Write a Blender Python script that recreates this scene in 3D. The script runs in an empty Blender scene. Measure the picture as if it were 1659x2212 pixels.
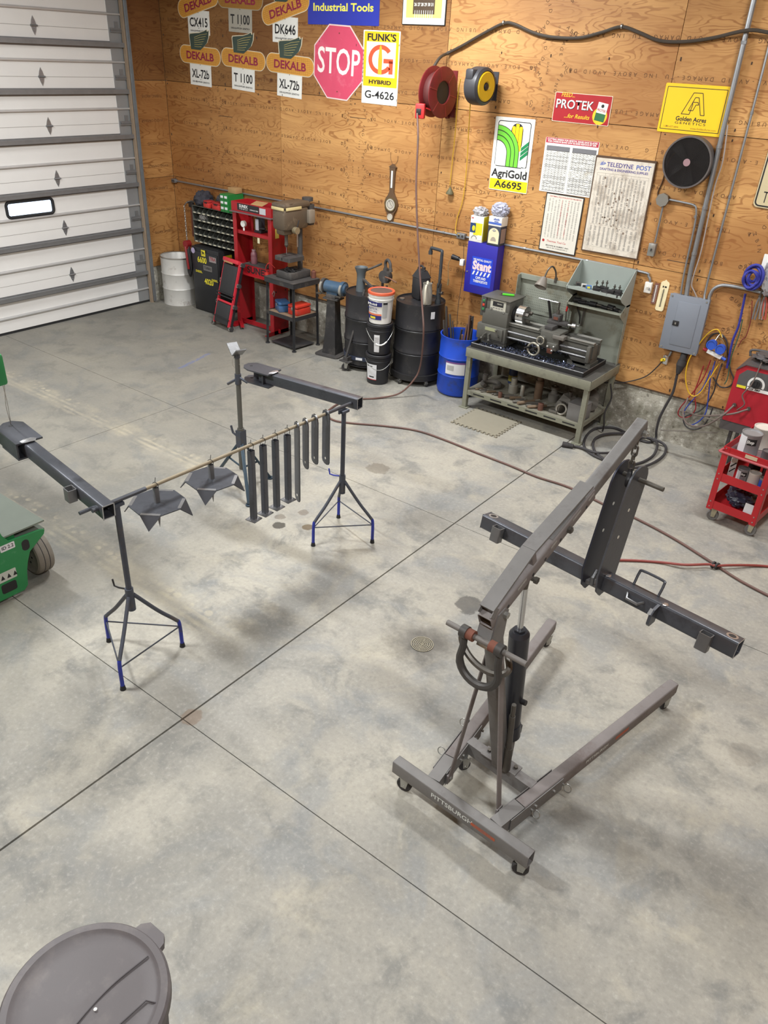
import bpy, bmesh, math, random
from mathutils import Vector as V, Matrix as Mx, Euler

# ---------------------------------------------------------------- camera
R_RIGHT = V((0.79308815, 0.60723325, 0.04773843))
R_DOWN = V((0.34346438, -0.38110651, -0.85836475))
R_FWD = V((-0.50303419, 0.69715537, -0.51081405))
CAM = V((9.85, -7.927, 3.46))
FPX = 1677.9255
sc = bpy.context.scene
cd = bpy.data.cameras.new('camera')
cd.sensor_fit = 'VERTICAL'; cd.sensor_height = 36.0; cd.lens = FPX / 2212 * 36
cd.clip_start = 0.05; cd.clip_end = 100
cam = bpy.data.objects.new('camera', cd)
cam.matrix_world = Mx(((R_RIGHT.x, -R_DOWN.x, -R_FWD.x, CAM.x), (R_RIGHT.y, -R_DOWN.y, -R_FWD.y, CAM.y), (R_RIGHT.z, -R_DOWN.z, -R_FWD.z, CAM.z), (0, 0, 0, 1)))
sc.collection.objects.link(cam); sc.camera = cam

# ---------------------------------------------------------------- world, exposure
wd = bpy.data.worlds.new('world'); sc.world = wd; wd.use_nodes = True
_bg = wd.node_tree.nodes['Background']
_bg.inputs[0].default_value = (0.75, 0.85, 1.0, 1); _bg.inputs[1].default_value = 3.5
sc.view_settings.view_transform = 'Standard'; sc.view_settings.look = 'None'
sc.view_settings.exposure = 0.0; sc.view_settings.gamma = 1.0; sc.view_settings.use_curve_mapping = False

# ---------------------------------------------------------------- ceiling lamps (position, watts), the last one added to brighten the door; the fixtures are built below
LAMPS = [((4.8, -1.95), 225), ((4.9, -7.3), 290), ((9.3, -1.95), 150), ((10.3, -7.6), 165), ((1.9, -5.4), 165)]
LAMP_Z = 4.72

# ---------------------------------------------------------------- helpers
PI = math.pi
random.seed(7)
col = sc.collection
def D(a): return math.radians(a)
def ray(x, y):
    return R_RIGHT * ((x - 829.5) / FPX) + R_DOWN * ((y - 1106) / FPX) + R_FWD
def onz(x, y, z=0.0):
    d = ray(x, y); return CAM + d * ((z - CAM.z) / d.z)
def ony(x, y, Y=0.0):
    d = ray(x, y); return CAM + d * ((Y - CAM.y) / d.y)
def onx(x, y, X=0.0):
    d = ray(x, y); return CAM + d * ((X - CAM.x) / d.x)
def lin(c):
    return tuple((v / 255 / 12.92) if v / 255 <= .04045 else ((v / 255 + .055) / 1.055) ** 2.4 for v in c)

MATS = {}
def mat(name, c=(128, 128, 128), rough=.5, metal=0.0, var=.12, scale=6.0, bump=0.0, bscale=40, dirt=None, dirt_amt=.0, dscale=3.0, alpha=1.0, trans=0.0, emit=None, coat=0.0, spec=.5, stretch=(1, 1, 1)):
    """procedural material: base colour with two octaves of mottling, optional dirt patches and fine relief"""
    if name in MATS: return MATS[name]
    m = bpy.data.materials.new(name); m.use_nodes = True
    nt = m.node_tree; N = nt.nodes; L = nt.links
    b = N['Principled BSDF']; b.inputs['Roughness'].default_value = rough; b.inputs['Metallic'].default_value = metal
    b.inputs['Specular IOR Level'].default_value = spec
    l = lin(c)
    tc = N.new('ShaderNodeTexCoord'); mp = N.new('ShaderNodeMapping'); mp.inputs['Scale'].default_value = stretch
    L.new(tc.outputs['Object'], mp.inputs[0])
    n1 = N.new('ShaderNodeTexNoise'); n1.inputs['Scale'].default_value = scale; n1.inputs['Detail'].default_value = 5; n1.inputs['Roughness'].default_value = .6
    L.new(mp.outputs[0], n1.inputs['Vector'])
    mx = N.new('ShaderNodeMix'); mx.data_type = 'RGBA'
    mx.inputs[6].default_value = tuple(max(0, v * (1 - var * 1.6)) for v in l) + (1,)
    mx.inputs[7].default_value = tuple(min(1, v * (1 + var * 1.6)) for v in l) + (1,)
    L.new(n1.outputs[0], mx.inputs[0]); out = mx.outputs[2]
    if dirt:
        n2 = N.new('ShaderNodeTexNoise'); n2.inputs['Scale'].default_value = dscale; n2.inputs['Detail'].default_value = 6; n2.inputs['Roughness'].default_value = .7
        L.new(mp.outputs[0], n2.inputs['Vector'])
        rp = N.new('ShaderNodeValToRGB'); rp.color_ramp.elements[0].position = .62 - dirt_amt * .35; rp.color_ramp.elements[1].position = .72
        L.new(n2.outputs[0], rp.inputs[0])
        m2 = N.new('ShaderNodeMix'); m2.data_type = 'RGBA'; m2.inputs[7].default_value = lin(dirt) + (1,)
        L.new(rp.outputs[0], m2.inputs[0]); L.new(out, m2.inputs[6]); out = m2.outputs[2]
    L.new(out, b.inputs['Base Color'])
    if bump:
        n3 = N.new('ShaderNodeTexNoise'); n3.inputs['Scale'].default_value = bscale; n3.inputs['Detail'].default_value = 4
        L.new(mp.outputs[0], n3.inputs['Vector'])
        bp = N.new('ShaderNodeBump'); bp.inputs['Strength'].default_value = bump; bp.inputs['Distance'].default_value = .01
        L.new(n3.outputs[0], bp.inputs['Height']); L.new(bp.outputs[0], b.inputs['Normal'])
    if alpha < 1: b.inputs['Alpha'].default_value = alpha
    if trans: b.inputs['Transmission Weight'].default_value = trans
    if coat: b.inputs['Coat Weight'].default_value = coat
    if emit: b.inputs['Emission Color'].default_value = lin(emit[0]) + (1,); b.inputs['Emission Strength'].default_value = emit[1]
    MATS[name] = m
    return m

def frame(z, x=None):
    """rotation matrix whose Z axis is z"""
    z = V(z).normalized()
    h = V((0, 0, 1)) if abs(z.z) < .95 else V((1, 0, 0))
    if x is not None: h = V(x)
    y = z.cross(h)
    if y.length < 1e-6: h = V((1, 0, 0)); y = z.cross(h)
    y.normalize(); xx = y.cross(z)
    return Mx((xx, y, z)).transposed().to_4x4()

class B:
    def __init__(s, M=None):
        s.bm = bmesh.new(); s.M = M or Mx(); s.mi = 0
    def _fin(s, vs, fs, M=None):
        T = s.M @ M if M is not None else s.M
        for v in vs: v.co = T @ v.co
        if s.mi:
            for f in fs: f.material_index = s.mi
    def mesh(s, verts, faces, M=None):
        vs = [s.bm.verts.new(v) for v in verts]; fs = []
        for f in faces:
            try: fs.append(s.bm.faces.new([vs[i] for i in f]))
            except ValueError: pass
        s._fin(vs, fs, M); return s
    def box(s, c, d, rot=None, bev=0.0):
        x, y, z = d[0] / 2, d[1] / 2, d[2] / 2
        M = Mx.Translation(V(c))
        if rot is not None: M = M @ (rot.to_4x4() if hasattr(rot, 'to_4x4') else Euler(rot).to_matrix().to_4x4())
        if bev:
            bev = min(bev, .45 * min(d))
            r = bmesh.ops.create_cube(s.bm, size=1); vs = r['verts']
            for v in vs: v.co = V((v.co.x * d[0], v.co.y * d[1], v.co.z * d[2]))
            es = list({e for v in vs for e in v.link_edges})
            r2 = bmesh.ops.bevel(s.bm, geom=es, offset=bev, segments=2, affect='EDGES', profile=.5)
            vs = list({v for f in r2['faces'] for v in f.verts} | {v for v in vs if v.is_valid})
            fs = list({f for v in vs for f in v.link_faces})
            s._fin(vs, fs, M); return s
        return s.mesh([(-x, -y, -z), (x, -y, -z), (x, y, -z), (-x, y, -z), (-x, -y, z), (x, -y, z), (x, y, z), (-x, y, z)],
                      [(0, 3, 2, 1), (4, 5, 6, 7), (0, 1, 5, 4), (1, 2, 6, 5), (2, 3, 7, 6), (3, 0, 4, 7)], M)
    def bar(s, p0, p1, w, h, up=(0, 0, 1), bev=0.0):
        """rectangular bar from p0 to p1, w across, h along up"""
        p0, p1 = V(p0), V(p1); a = (p1 - p0); L = a.length; a.normalize(); u = V(up)
        side = a.cross(u)
        if side.length < 1e-5: side = a.cross(V((1, 0, 0)))
        side.normalize(); u = side.cross(a)
        M3 = Mx((a, side, u)).transposed()
        return s.box((p0 + p1) / 2, (L, w, h), M3, bev)
    def htube(s, p0, p1, w, h, t=.005, up=(0, 0, 1)):
        """open rectangular tube"""
        p0, p1 = V(p0), V(p1); a = (p1 - p0).normalized(); u = V(up); side = a.cross(u).normalized(); u = side.cross(a)
        r = .14 * min(w, h); vs = []
        po = rrect(w, h, r, 3); pi = rrect(w - 2 * t, h - 2 * t, max(r - t, .0008), 3); n = len(po)
        for p in (p0, p1):
            for q in (po, pi): vs += [p + side * x + u * y for x, y in q]
        f = []
        for i in range(n):
            j = (i + 1) % n
            f += [(i, j, 2 * n + j, 2 * n + i), (n + j, n + i, 3 * n + i, 3 * n + j), (j, i, n + i, n + j), (2 * n + i, 2 * n + j, 3 * n + j, 3 * n + i)]
        return s.mesh(vs, f)
    def cyl(s, p0, p1, r, r2=None, n=16, cap=True):
        p0, p1 = V(p0), V(p1); r2 = r if r2 is None else r2
        M = Mx.Translation(p0) @ frame(p1 - p0); L = (p1 - p0).length
        vs = [(math.cos(2 * PI * i / n) * q, math.sin(2 * PI * i / n) * q, z) for q, z in ((r, 0), (r2, L)) for i in range(n)]
        fs = [(i, (i + 1) % n, n + (i + 1) % n, n + i) for i in range(n)]
        if cap: fs += [tuple(range(n - 1, -1, -1)), tuple(range(n, 2 * n))]
        return s.mesh(vs, fs, M)
    def tube(s, pts, r, n=8, closed=False, cap=True, rs=None):
        pts = [V(p) for p in pts]; k = len(pts); vs = []; fr = None
        for i, p in enumerate(pts):
            if closed: t = pts[(i + 1) % k] - pts[i - 1]
            else: t = pts[min(i + 1, k - 1)] - pts[max(i - 1, 0)]
            t.normalize()
            if fr is None:
                h = V((0, 0, 1)) if abs(t.z) < .9 else V((1, 0, 0)); fr = t.cross(h).normalized()
            else:
                fr = (fr - t * fr.dot(t))
                fr = fr.normalized() if fr.length > 1e-6 else t.orthogonal().normalized()
            o = t.cross(fr); q = rs[i] if rs else r
            vs += [p + fr * (math.cos(2 * PI * j / n) * q) + o * (math.sin(2 * PI * j / n) * q) for j in range(n)]
        fs = []
        for i in range(k if closed else k - 1):
            a, b = i * n, ((i + 1) % k) * n
            for j in range(n): fs.append((a + j, a + (j + 1) % n, b + (j + 1) % n, b + j))
        if cap and not closed: fs += [tuple(range(n - 1, -1, -1)), tuple(range((k - 1) * n, k * n))]
        return s.mesh(vs, fs)
    def lathe(s, prof, n=24, M=None, c=(0, 0, 0), cap=True):
        vs = []; k = len(prof)
        for r, z in prof:
            vs += [(math.cos(2 * PI * j / n) * max(r, 1e-5), math.sin(2 * PI * j / n) * max(r, 1e-5), z) for j in range(n)]
        fs = [(i * n + j, i * n + (j + 1) % n, (i + 1) * n + (j + 1) % n, (i + 1) * n + j) for i in range(k - 1) for j in range(n)]
        if cap and prof[0][0] > 1e-4: fs.append(tuple(range(n - 1, -1, -1)))
        if cap and prof[-1][0] > 1e-4: fs.append(tuple(range((k - 1) * n, k * n)))
        T = Mx.Translation(V(c))
        return s.mesh(vs, fs, T @ M if M is not None else T)
    def prism(s, pts, d, M=None):
        """polygon in local XY extruded by d along Z"""
        n = len(pts); vs = [(p[0], p[1], 0) for p in pts] + [(p[0], p[1], d) for p in pts]
        a = sum(pts[i][0] * pts[(i + 1) % n][1] - pts[(i + 1) % n][0] * pts[i][1] for i in range(n))
        fs = [tuple(range(n - 1, -1, -1)), tuple(range(n, 2 * n))] + [(i, (i + 1) % n, n + (i + 1) % n, n + i) for i in range(n)]
        if a < 0: fs = [tuple(reversed(f)) for f in fs]
        return s.mesh(vs, fs, M)
    def ring(s, ro, ri, d, M=None, n=24, a0=0, a1=2 * PI):
        full = abs(a1 - a0 - 2 * PI) < 1e-6; k = n if full else n + 1
        vs = []
        for i in range(k):
            a = a0 + (a1 - a0) * i / n; c, q = math.cos(a), math.sin(a)
            vs += [(c * ri, q * ri, 0), (c * ro, q * ro, 0), (c * ro, q * ro, d), (c * ri, q * ri, d)]
        fs = []
        for i in range(n):
            a, b = 4 * i, 4 * ((i + 1) % k)
            for j in range(4): fs.append((a + j, a + (j + 1) % 4, b + (j + 1) % 4, b + j)[::-1])
        if not full: fs += [(0, 1, 2, 3), tuple(4 * n + j for j in (3, 2, 1, 0))]
        return s.mesh(vs, fs, M)
    def sph(s, c, r, n=12, m=8, sc_=(1, 1, 1)):
        prof = [(math.sin(PI * i / m) * r, -math.cos(PI * i / m) * r) for i in range(m + 1)]
        return s.lathe(prof, n, Mx.Diagonal((*sc_, 1)), c)
    def blob(s, c, d, amp=.15, n=32, m=20, seed=0, freq=3.0, flat=None):
        """lumpy ellipsoid, e.g. a crumpled bag"""
        from mathutils import noise
        vs = []; c = V(c)
        for i in range(m + 1):
            for j in range(n):
                u = V((math.sin(PI * i / m) * math.cos(2 * PI * j / n), math.sin(PI * i / m) * math.sin(2 * PI * j / n), -math.cos(PI * i / m)))
                q = 1 + amp * noise.noise(u * freq + V((seed, 0, 0))) * 2
                q += amp * .6 * noise.noise(u * freq * 2.7 + V((0, seed, 0)))
                p = V((u.x * d[0] / 2 * q, u.y * d[1] / 2 * q, u.z * d[2] / 2 * q))
                if flat is not None: p.z = max(p.z, flat)
                vs.append(c + p)
        fs = [(i * n + j, i * n + (j + 1) % n, (i + 1) * n + (j + 1) % n, (i + 1) * n + j) for i in range(m) for j in range(n)]
        return s.mesh(vs, fs)
    def build(s, name, m=None, par=None, smooth=35, loc=None, rot=None):
        me = bpy.data.meshes.new(name)
        bmesh.ops.remove_doubles(s.bm, verts=s.bm.verts, dist=1e-6)
        bmesh.ops.recalc_face_normals(s.bm, faces=s.bm.faces)
        s.bm.to_mesh(me); s.bm.free()
        for q in (m if isinstance(m, (list, tuple)) else [m]):
            if q is not None: me.materials.append(q)
        if smooth:
            me.polygons.foreach_set('use_smooth', [True] * len(me.polygons)); me.set_sharp_from_angle(angle=D(smooth))
        o = bpy.data.objects.new(name, me); col.objects.link(o)
        if par is not None: o.parent = par
        if loc is not None: o.location = loc
        if rot is not None: o.rotation_euler = rot
        return o

def tag(o, label, cat, group=None):
    o['label'] = label; o['category'] = cat
    if group: o['group'] = group
    return o
def thing(name, label, cat, loc=(0, 0, 0), rz=0.0, group=None, rot=None):
    o = bpy.data.objects.new(name, None); col.objects.link(o); o.empty_display_size = .05
    o.location = loc; o.rotation_euler = rot if rot is not None else (0, 0, rz)
    return tag(o, label, cat, group)
def struct(o): o['kind'] = 'structure'; return o
def dup(root, loc=None, rot=None, label=None, group=None, par=None):
    r = root.copy(); col.objects.link(r)
    if par is not None: r.parent = par
    if loc is not None: r.location = loc
    if rot is not None: r.rotation_euler = rot
    if label: r['label'] = label
    if group: r['group'] = group
    for ch in list(root.children): dup(ch, par=r)
    return r

_tx = {}
def text_mesh(s, size=1.0, bold=0.0, sx=1.0, align='CENTER', spacing=1.0):
    k = (s, size, bold, sx, align, spacing)
    if k not in _tx:
        cu = bpy.data.curves.new('t', 'FONT'); cu.body = s; cu.size = size; cu.align_x = align; cu.align_y = 'CENTER'; cu.offset = bold * size
        cu.space_character = spacing; cu.resolution_u = 3
        o = bpy.data.objects.new('t', cu); col.objects.link(o)
        me = bpy.data.meshes.new_from_object(o.evaluated_get(bpy.context.evaluated_depsgraph_get()))
        bpy.data.objects.remove(o); bpy.data.curves.remove(cu)
        me.name = 'lettering'
        if sx != 1:
            for v in me.vertices: v.co.x *= sx
        _tx[k] = me
    return _tx[k]
def text(s, m, par, loc, size, rot=(0, 0, 0), bold=0.02, sx=1.0, align='CENTER', name='lettering', spacing=1.0, shear=0.0, fit=None):
    """flat print; fit = width in metres"""
    me = text_mesh(s, size, bold, sx, align, spacing).copy(); me.materials.clear(); me.materials.append(m)
    if fit:
        xs = [v.co.x for v in me.vertices]; k = fit / (max(xs) - min(xs))
        for v in me.vertices: v.co.x *= k
    if shear:
        for v in me.vertices: v.co.x += v.co.y * shear
    o = bpy.data.objects.new(name, me); col.objects.link(o); o.parent = par; o.location = loc; o.rotation_euler = rot
    return o
def wallthing(name, label, cat, x, z, roll=0.0, y=0.0, group=None):
    """Empty on the back wall: local x right, local y up, local z out of the wall"""
    return thing(name, label, cat, (x, y, z), group=group, rot=(PI / 2, -roll, 0))
def quad(tl, tr, br, bl, Y=-.01):
    """photo corners of a flat rectangle on the back wall -> centre x, z, width, height, roll"""
    a, b, c, d = (ony(*p, Y) for p in (tl, tr, br, bl))
    ce = (a + b + c + d) / 4; w = ((b - a).length + (c - d).length) / 2; h = ((a - d).length + (b - c).length) / 2
    roll = (math.atan2(b.z - a.z, b.x - a.x) + math.atan2(c.z - d.z, c.x - d.x)) / 2
    return ce.x, ce.z, w, h, roll
def rrect(w, h, r=.01, n=4, c=(0, 0)):
    out = []
    for cx, cy, a in ((w / 2 - r, h / 2 - r, 0), (-w / 2 + r, h / 2 - r, 90), (-w / 2 + r, -h / 2 + r, 180), (w / 2 - r, -h / 2 + r, 270)):
        out += [(c[0] + cx + r * math.cos(D(a + 90 * i / n)), c[1] + cy + r * math.sin(D(a + 90 * i / n))) for i in range(n + 1)]
    return out
def Tz(x, y, z=0): return Mx.Translation((x, y, z))
def bez(pts, n=8, closed=False):
    """Catmull-Rom through points"""
    P = [V(p) for p in pts]; k = len(P); out = []
    for i in range(k if closed else k - 1):
        p0 = P[i - 1] if (i > 0 or closed) else P[0] * 2 - P[1]
        p1 = P[i]; p2 = P[(i + 1) % k]; p3 = P[(i + 2) % k] if (i + 2 < k or closed) else P[-1] * 2 - P[-2]
        for j in range(n):
            t = j / n
            out.append(.5 * ((2 * p1) + (p2 - p0) * t + (2 * p0 - 5 * p1 + 4 * p2 - p3) * t * t + (3 * p1 - p0 - 3 * p2 + p3) * t ** 3))
    if not closed: out.append(P[-1])
    return out
def rot_x(a): return Mx.Rotation(a, 4, 'X')
def rot_y(a): return Mx.Rotation(a, 4, 'Y')
def rot_z(a): return Mx.Rotation(a, 4, 'Z')

# ================================================================ structural materials
class G:
    """small node-graph helper"""
    def __init__(s, name):
        s.m = bpy.data.materials.new(name); s.m.use_nodes = True; s.nt = s.m.node_tree; s.b = s.nt.nodes['Principled BSDF']; MATS[name] = s.m
    def put(s, sock, v):
        if v is None: return
        if hasattr(v, 'is_output') or hasattr(v, 'links'): s.nt.links.new(v, sock)
        else: sock.default_value = v
    def n(s, t, *ins, **kw):
        d = s.nt.nodes.new('ShaderNode' + t)
        for k, v in kw.items(): setattr(d, k, v)
        for i, v in enumerate(ins): s.put(d.inputs[i], v)
        return d
    def math(s, op, a, b=None, c=None, clamp=False):
        d = s.n('Math', a, b, c, operation=op); d.use_clamp = clamp; return d.outputs[0]
    def noise(s, vec, scale, detail=5, rough=.55, dist=0.0):
        d = s.n('TexNoise'); s.put(d.inputs['Vector'], vec); d.inputs['Scale'].default_value = scale; d.inputs['Detail'].default_value = detail
        d.inputs['Roughness'].default_value = rough; d.inputs['Distortion'].default_value = dist; return d.outputs[0]
    def ss(s, v, a, b):
        d = s.n('MapRange', v, interpolation_type='SMOOTHSTEP'); d.inputs[1].default_value = a; d.inputs[2].default_value = b; return d.outputs[0]
    def mix(s, f, a, b, blend='MIX'):
        d = s.n('Mix', data_type='RGBA', blend_type=blend); s.put(d.inputs[0], f)
        for i, v in ((6, a), (7, b)):
            s.put(d.inputs[i], (lin(v) + (1,)) if isinstance(v, tuple) and len(v) == 3 else v)
        return d.outputs[2]
    def bump(s, h, st=.3, dist=.01):
        d = s.n('Bump'); d.inputs['Strength'].default_value = st; d.inputs['Distance'].default_value = dist; s.put(d.inputs['Height'], h); s.put(s.b.inputs['Normal'], d.outputs[0])

def make_concrete_floor():
    g = G('concrete_floor')
    tc = g.n('TexCoord').outputs['Object']
    a = g.noise(tc, .9, 7, .62); bn = g.noise(tc, 3.2, 8, .65, .4); c = g.noise(tc, 38, 5, .7); e = g.noise(tc, 1.7, 6, .6, .8)
    base = g.mix(g.ss(a, .35, .68), (142, 139, 131), (165, 160, 147))
    base = g.mix(g.math('MULTIPLY', g.ss(bn, .48, .68), .75), base, (112, 112, 108))
    base = g.mix(g.math('MULTIPLY', g.ss(e, .5, .64), .5), base, (124, 127, 128))
    base = g.mix(g.math('MULTIPLY', g.ss(g.noise(tc, .55, 6, .65, .6), .52, .66), .5), base, (104, 103, 98))
    base = g.mix(g.math('MULTIPLY', g.ss(g.noise(tc, 2.3, 5, .6, .5), .56, .74), .5), base, (180, 172, 152))
    base = g.mix(g.math('MULTIPLY', g.ss(c, .5, .75), .28), base, (196, 192, 182))
    base = g.mix(g.math('MULTIPLY', g.ss(c, .5, .28), .3), base, (104, 101, 96))
    # fine scuffs
    sp = g.n('SeparateXYZ', tc); X, Y = sp.outputs[0], sp.outputs[1]
    # floor colour darkens towards the door side, with a noisy edge
    door_dark = g.ss(g.math('ADD', g.math('ADD', X, g.math('MULTIPLY', Y, .35)), g.math('MULTIPLY', g.noise(tc, .8, 5), 2.4)), 5.9, 3.7)
    base = g.mix(g.math('MULTIPLY', door_dark, .55), base, (100, 97, 89))
    # two dusty tyre tracks leading in from the door
    for yc, x1 in ((-3.68, 5.6), (-5.2, 7.05)):
        dy = g.math('ABSOLUTE', g.math('SUBTRACT', Y, yc)); side = g.math('SUBTRACT', Y, yc)
        band = g.math('MULTIPLY', g.ss(g.math('ADD', dy, g.math('MULTIPLY', g.noise(tc, 5, 4), .1)), .21, .13), g.ss(X, x1, x1 - .9))
        v = g.n('TexVoronoi', feature='F1'); v.inputs['Scale'].default_value = 11.0; v.inputs['Randomness'].default_value = .55; g.put(v.inputs['Vector'], tc)
        lug = g.ss(v.outputs['Distance'], .46, .30)
        rib = g.math('MULTIPLY', g.ss(g.math('SINE', g.math('MULTIPLY', g.math('ADD', side, g.math('MULTIPLY', g.noise(tc, 6, 3), .03)), 95.0)), -.9, .8), .8)
        pat = g.math('MAXIMUM', g.math('MULTIPLY', lug, g.ss(side, .02, .05)), g.math('MULTIPLY', rib, g.ss(side, .04, .01)))
        amt = g.math('MULTIPLY', g.math('MULTIPLY', band, pat), g.math('MULTIPLY', g.ss(g.noise(tc, 3.2, 6, .7), .40, .62), .5))
        base = g.mix(g.math('MULTIPLY', band, g.math('MULTIPLY', g.ss(g.noise(tc, 2.2, 5, .65), .4, .66), .3)), base, (172, 162, 138))
        base = g.mix(amt, base, (182, 172, 148))
    # stains with their own outline: (x, y, radius, colour, amount, stretch)
    for i, (x, y, r, cc, am) in enumerate(((7.711, -3.842, .115, (72, 70, 67), .75), (5.921, -3.97, .06, (62, 58, 50), .9), (6.118, -3.83, .05, (92, 76, 50), .85), (5.83, -3.86, .05, (80, 66, 52), .5), (5.93, -3.68, .05, (90, 74, 56), .5),
                                       (5.9, -2.6, .12, (96, 86, 72), .5), (7.707, -4.429, .33, (70, 66, 60), .8), (9.72, -4.0, .1, (120, 112, 100), .3), (7.04, -5.86, .07, (110, 84, 60), .5))):
        d = g.n('VectorMath', tc, (x, y, 0), operation='DISTANCE').outputs['Value']
        dn = g.math('ADD', d, g.math('MULTIPLY', g.math('SUBTRACT', g.noise(tc, 9 if r < .2 else 5, 5, .7), .5), r * 1.3))
        hard = .8 if r < .13 else .1
        base = g.mix(g.math('MULTIPLY', g.ss(dn, r, r * hard), am), base, cc)
    # strip of old blue paint
    u = g.math('ABSOLUTE', g.math('ADD', g.math('MULTIPLY', g.math('SUBTRACT', X, 2.42), .97), g.math('MULTIPLY', g.math('ADD', Y, 1.86), .24)))
    w = g.math('ABSOLUTE', g.math('ADD', Y, 1.86))
    pm = g.math('MULTIPLY', g.math('MULTIPLY', g.ss(u, .035, .02), g.ss(w, .34, .28)), g.ss(g.noise(tc, 22, 4), .38, .55))
    base = g.mix(g.math('MULTIPLY', pm, .6), base, (96, 108, 150))
    g.put(g.b.inputs['Base Color'], base)
    g.put(g.b.inputs['Roughness'], g.math('ADD', .48, g.math('MULTIPLY', bn, .3)))
    g.bump(g.math('ADD', bn, g.math('MULTIPLY', c, .35)), .12, .006)
    return g.m
M_FLOOR = make_concrete_floor()

def make_plywood():
    g = G('plywood')
    po = g.n('NewGeometry').outputs['Position']; oi = g.n('ObjectInfo')
    off = g.n('CombineXYZ', g.math('MULTIPLY', oi.outputs['Random'], 37.0), g.math('MULTIPLY', oi.outputs['Random'], 11.0), g.math('MULTIPLY', oi.outputs['Random'], 23.0)).outputs[0]
    v = g.n('VectorMath', po, off, operation='ADD').outputs[0]
    vs = g.n('VectorMath', v, (.85, .85, 3.4), operation='MULTIPLY').outputs[0]
    # rotary cut grain: contour lines of a stretched noise field
    h = g.noise(vs, 1.25, 3.0, .45, .35)
    bands = g.math('SINE', g.math('MULTIPLY', h, 118.0))
    fine = g.noise(g.n('VectorMath', v, (3, 3, 95), operation='MULTIPLY').outputs[0], 1.0, 4, .6)
    big = g.noise(vs, .55, 4, .6)
    base = g.mix(g.ss(big, .32, .7), (160, 114, 66), (201, 156, 98))
    amt = g.math('MULTIPLY', g.ss(bands, .45, .98), g.math('ADD', .25, g.math('MULTIPLY', g.ss(g.noise(vs, 1.7, 4), .38, .66), .55)))
    base = g.mix(g.math('MULTIPLY', amt, .8), base, (128, 76, 34))
    base = g.mix(g.math('MULTIPLY', g.ss(fine, .45, .75), .25), base, (146, 94, 50))
    # knots
    vo = g.n('TexVoronoi'); vo.inputs['Scale'].default_value = 2.3; g.put(vo.inputs['Vector'], g.n('VectorMath', v, (1, 1, 1.25), operation='MULTIPLY').outputs[0])
    sel = g.math('GREATER_THAN', g.n('SeparateColor', vo.outputs['Color']).outputs[0], .62)
    kd = g.math('ADD', vo.outputs['Distance'], g.math('MULTIPLY', g.math('SUBTRACT', fine, .5), .05))
    base = g.mix(g.math('MULTIPLY', g.math('MULTIPLY', g.ss(kd, .085, .04), sel), .75), base, (112, 62, 34))
    base = g.mix(g.math('MULTIPLY', g.math('MULTIPLY', g.ss(kd, .045, .02), sel), .6), base, (72, 40, 24))
    # smoky film
    base = g.mix(g.math('MULTIPLY', g.ss(g.noise(po, .8, 5, .6), .45, .75), .3), base, (120, 78, 46))
    base = g.mix(1.0, base, oi.outputs['Color'], 'MULTIPLY')
    g.put(g.b.inputs['Base Color'], base); g.b.inputs['Roughness'].default_value = .55; g.b.inputs['Specular IOR Level'].default_value = .35
    g.bump(g.math('ADD', g.math('MULTIPLY', bands, .3), fine), .12, .004)
    return g.m
M_PLY = make_plywood()

def make_stem():
    g = G('stem_wall_concrete')
    tc = g.n('TexCoord').outputs['Object']
    a = g.noise(tc, 2.2, 7, .65); b_ = g.noise(tc, 13, 8, .75); c = g.noise(tc, 55, 5, .7)
    base = g.mix(g.ss(a, .38, .66), (142, 138, 127), (182, 178, 164))
    base = g.mix(g.math('MULTIPLY', g.ss(b_, .52, .62), .8), base, (214, 211, 200))
    base = g.mix(g.math('MULTIPLY', g.ss(b_, .46, .36), .75), base, (96, 92, 80))
    base = g.mix(g.math('MULTIPLY', g.ss(g.noise(tc, 1.6, 5), .52, .7), .5), base, (98, 96, 72))
    base = g.mix(g.math('MULTIPLY', g.ss(c, .62, .72), .6), base, (58, 54, 48))
    g.put(g.b.inputs['Base Color'], base); g.b.inputs['Roughness'].default_value = .85
    g.bump(g.math('ADD', b_, c), .5, .012)
    return g.m
M_STEM = make_stem()
M_WHITE_STEEL = mat('white_liner_steel', (214, 214, 210), .5, 0, .04)
M_JOINT = mat('joint_dirt', (92, 84, 76), .9, 0, .2, 20)
M_INK = mat('stamp_ink', (92, 60, 34), .8, 0, .3, 30)

# ================================================================ floor
b = B(); b.box((6.9, -5.9, -.06), (15.2, 12.2, .08)); floor = struct(b.build('floor', M_JOINT))
xs = [-.55, 3.36, 7.01, 10.66, 14.4]; ys = [.12, -2.95, -5.91, -8.87, -11.9]
for i in range(4):
    for j in range(4):
        gl = .006 if i == 2 else .0025; gr = .006 if i == 1 else .0025
        x0, x1, y0, y1 = xs[i] + gl, xs[i + 1] - gr, ys[j + 1] + .0028, ys[j] - .0028
        B().box(((x0 + x1) / 2, (y0 + y1) / 2, -.01), (x1 - x0, y1 - y0, .02)).build('floor_slab', M_FLOOR, floor, smooth=0)

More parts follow.
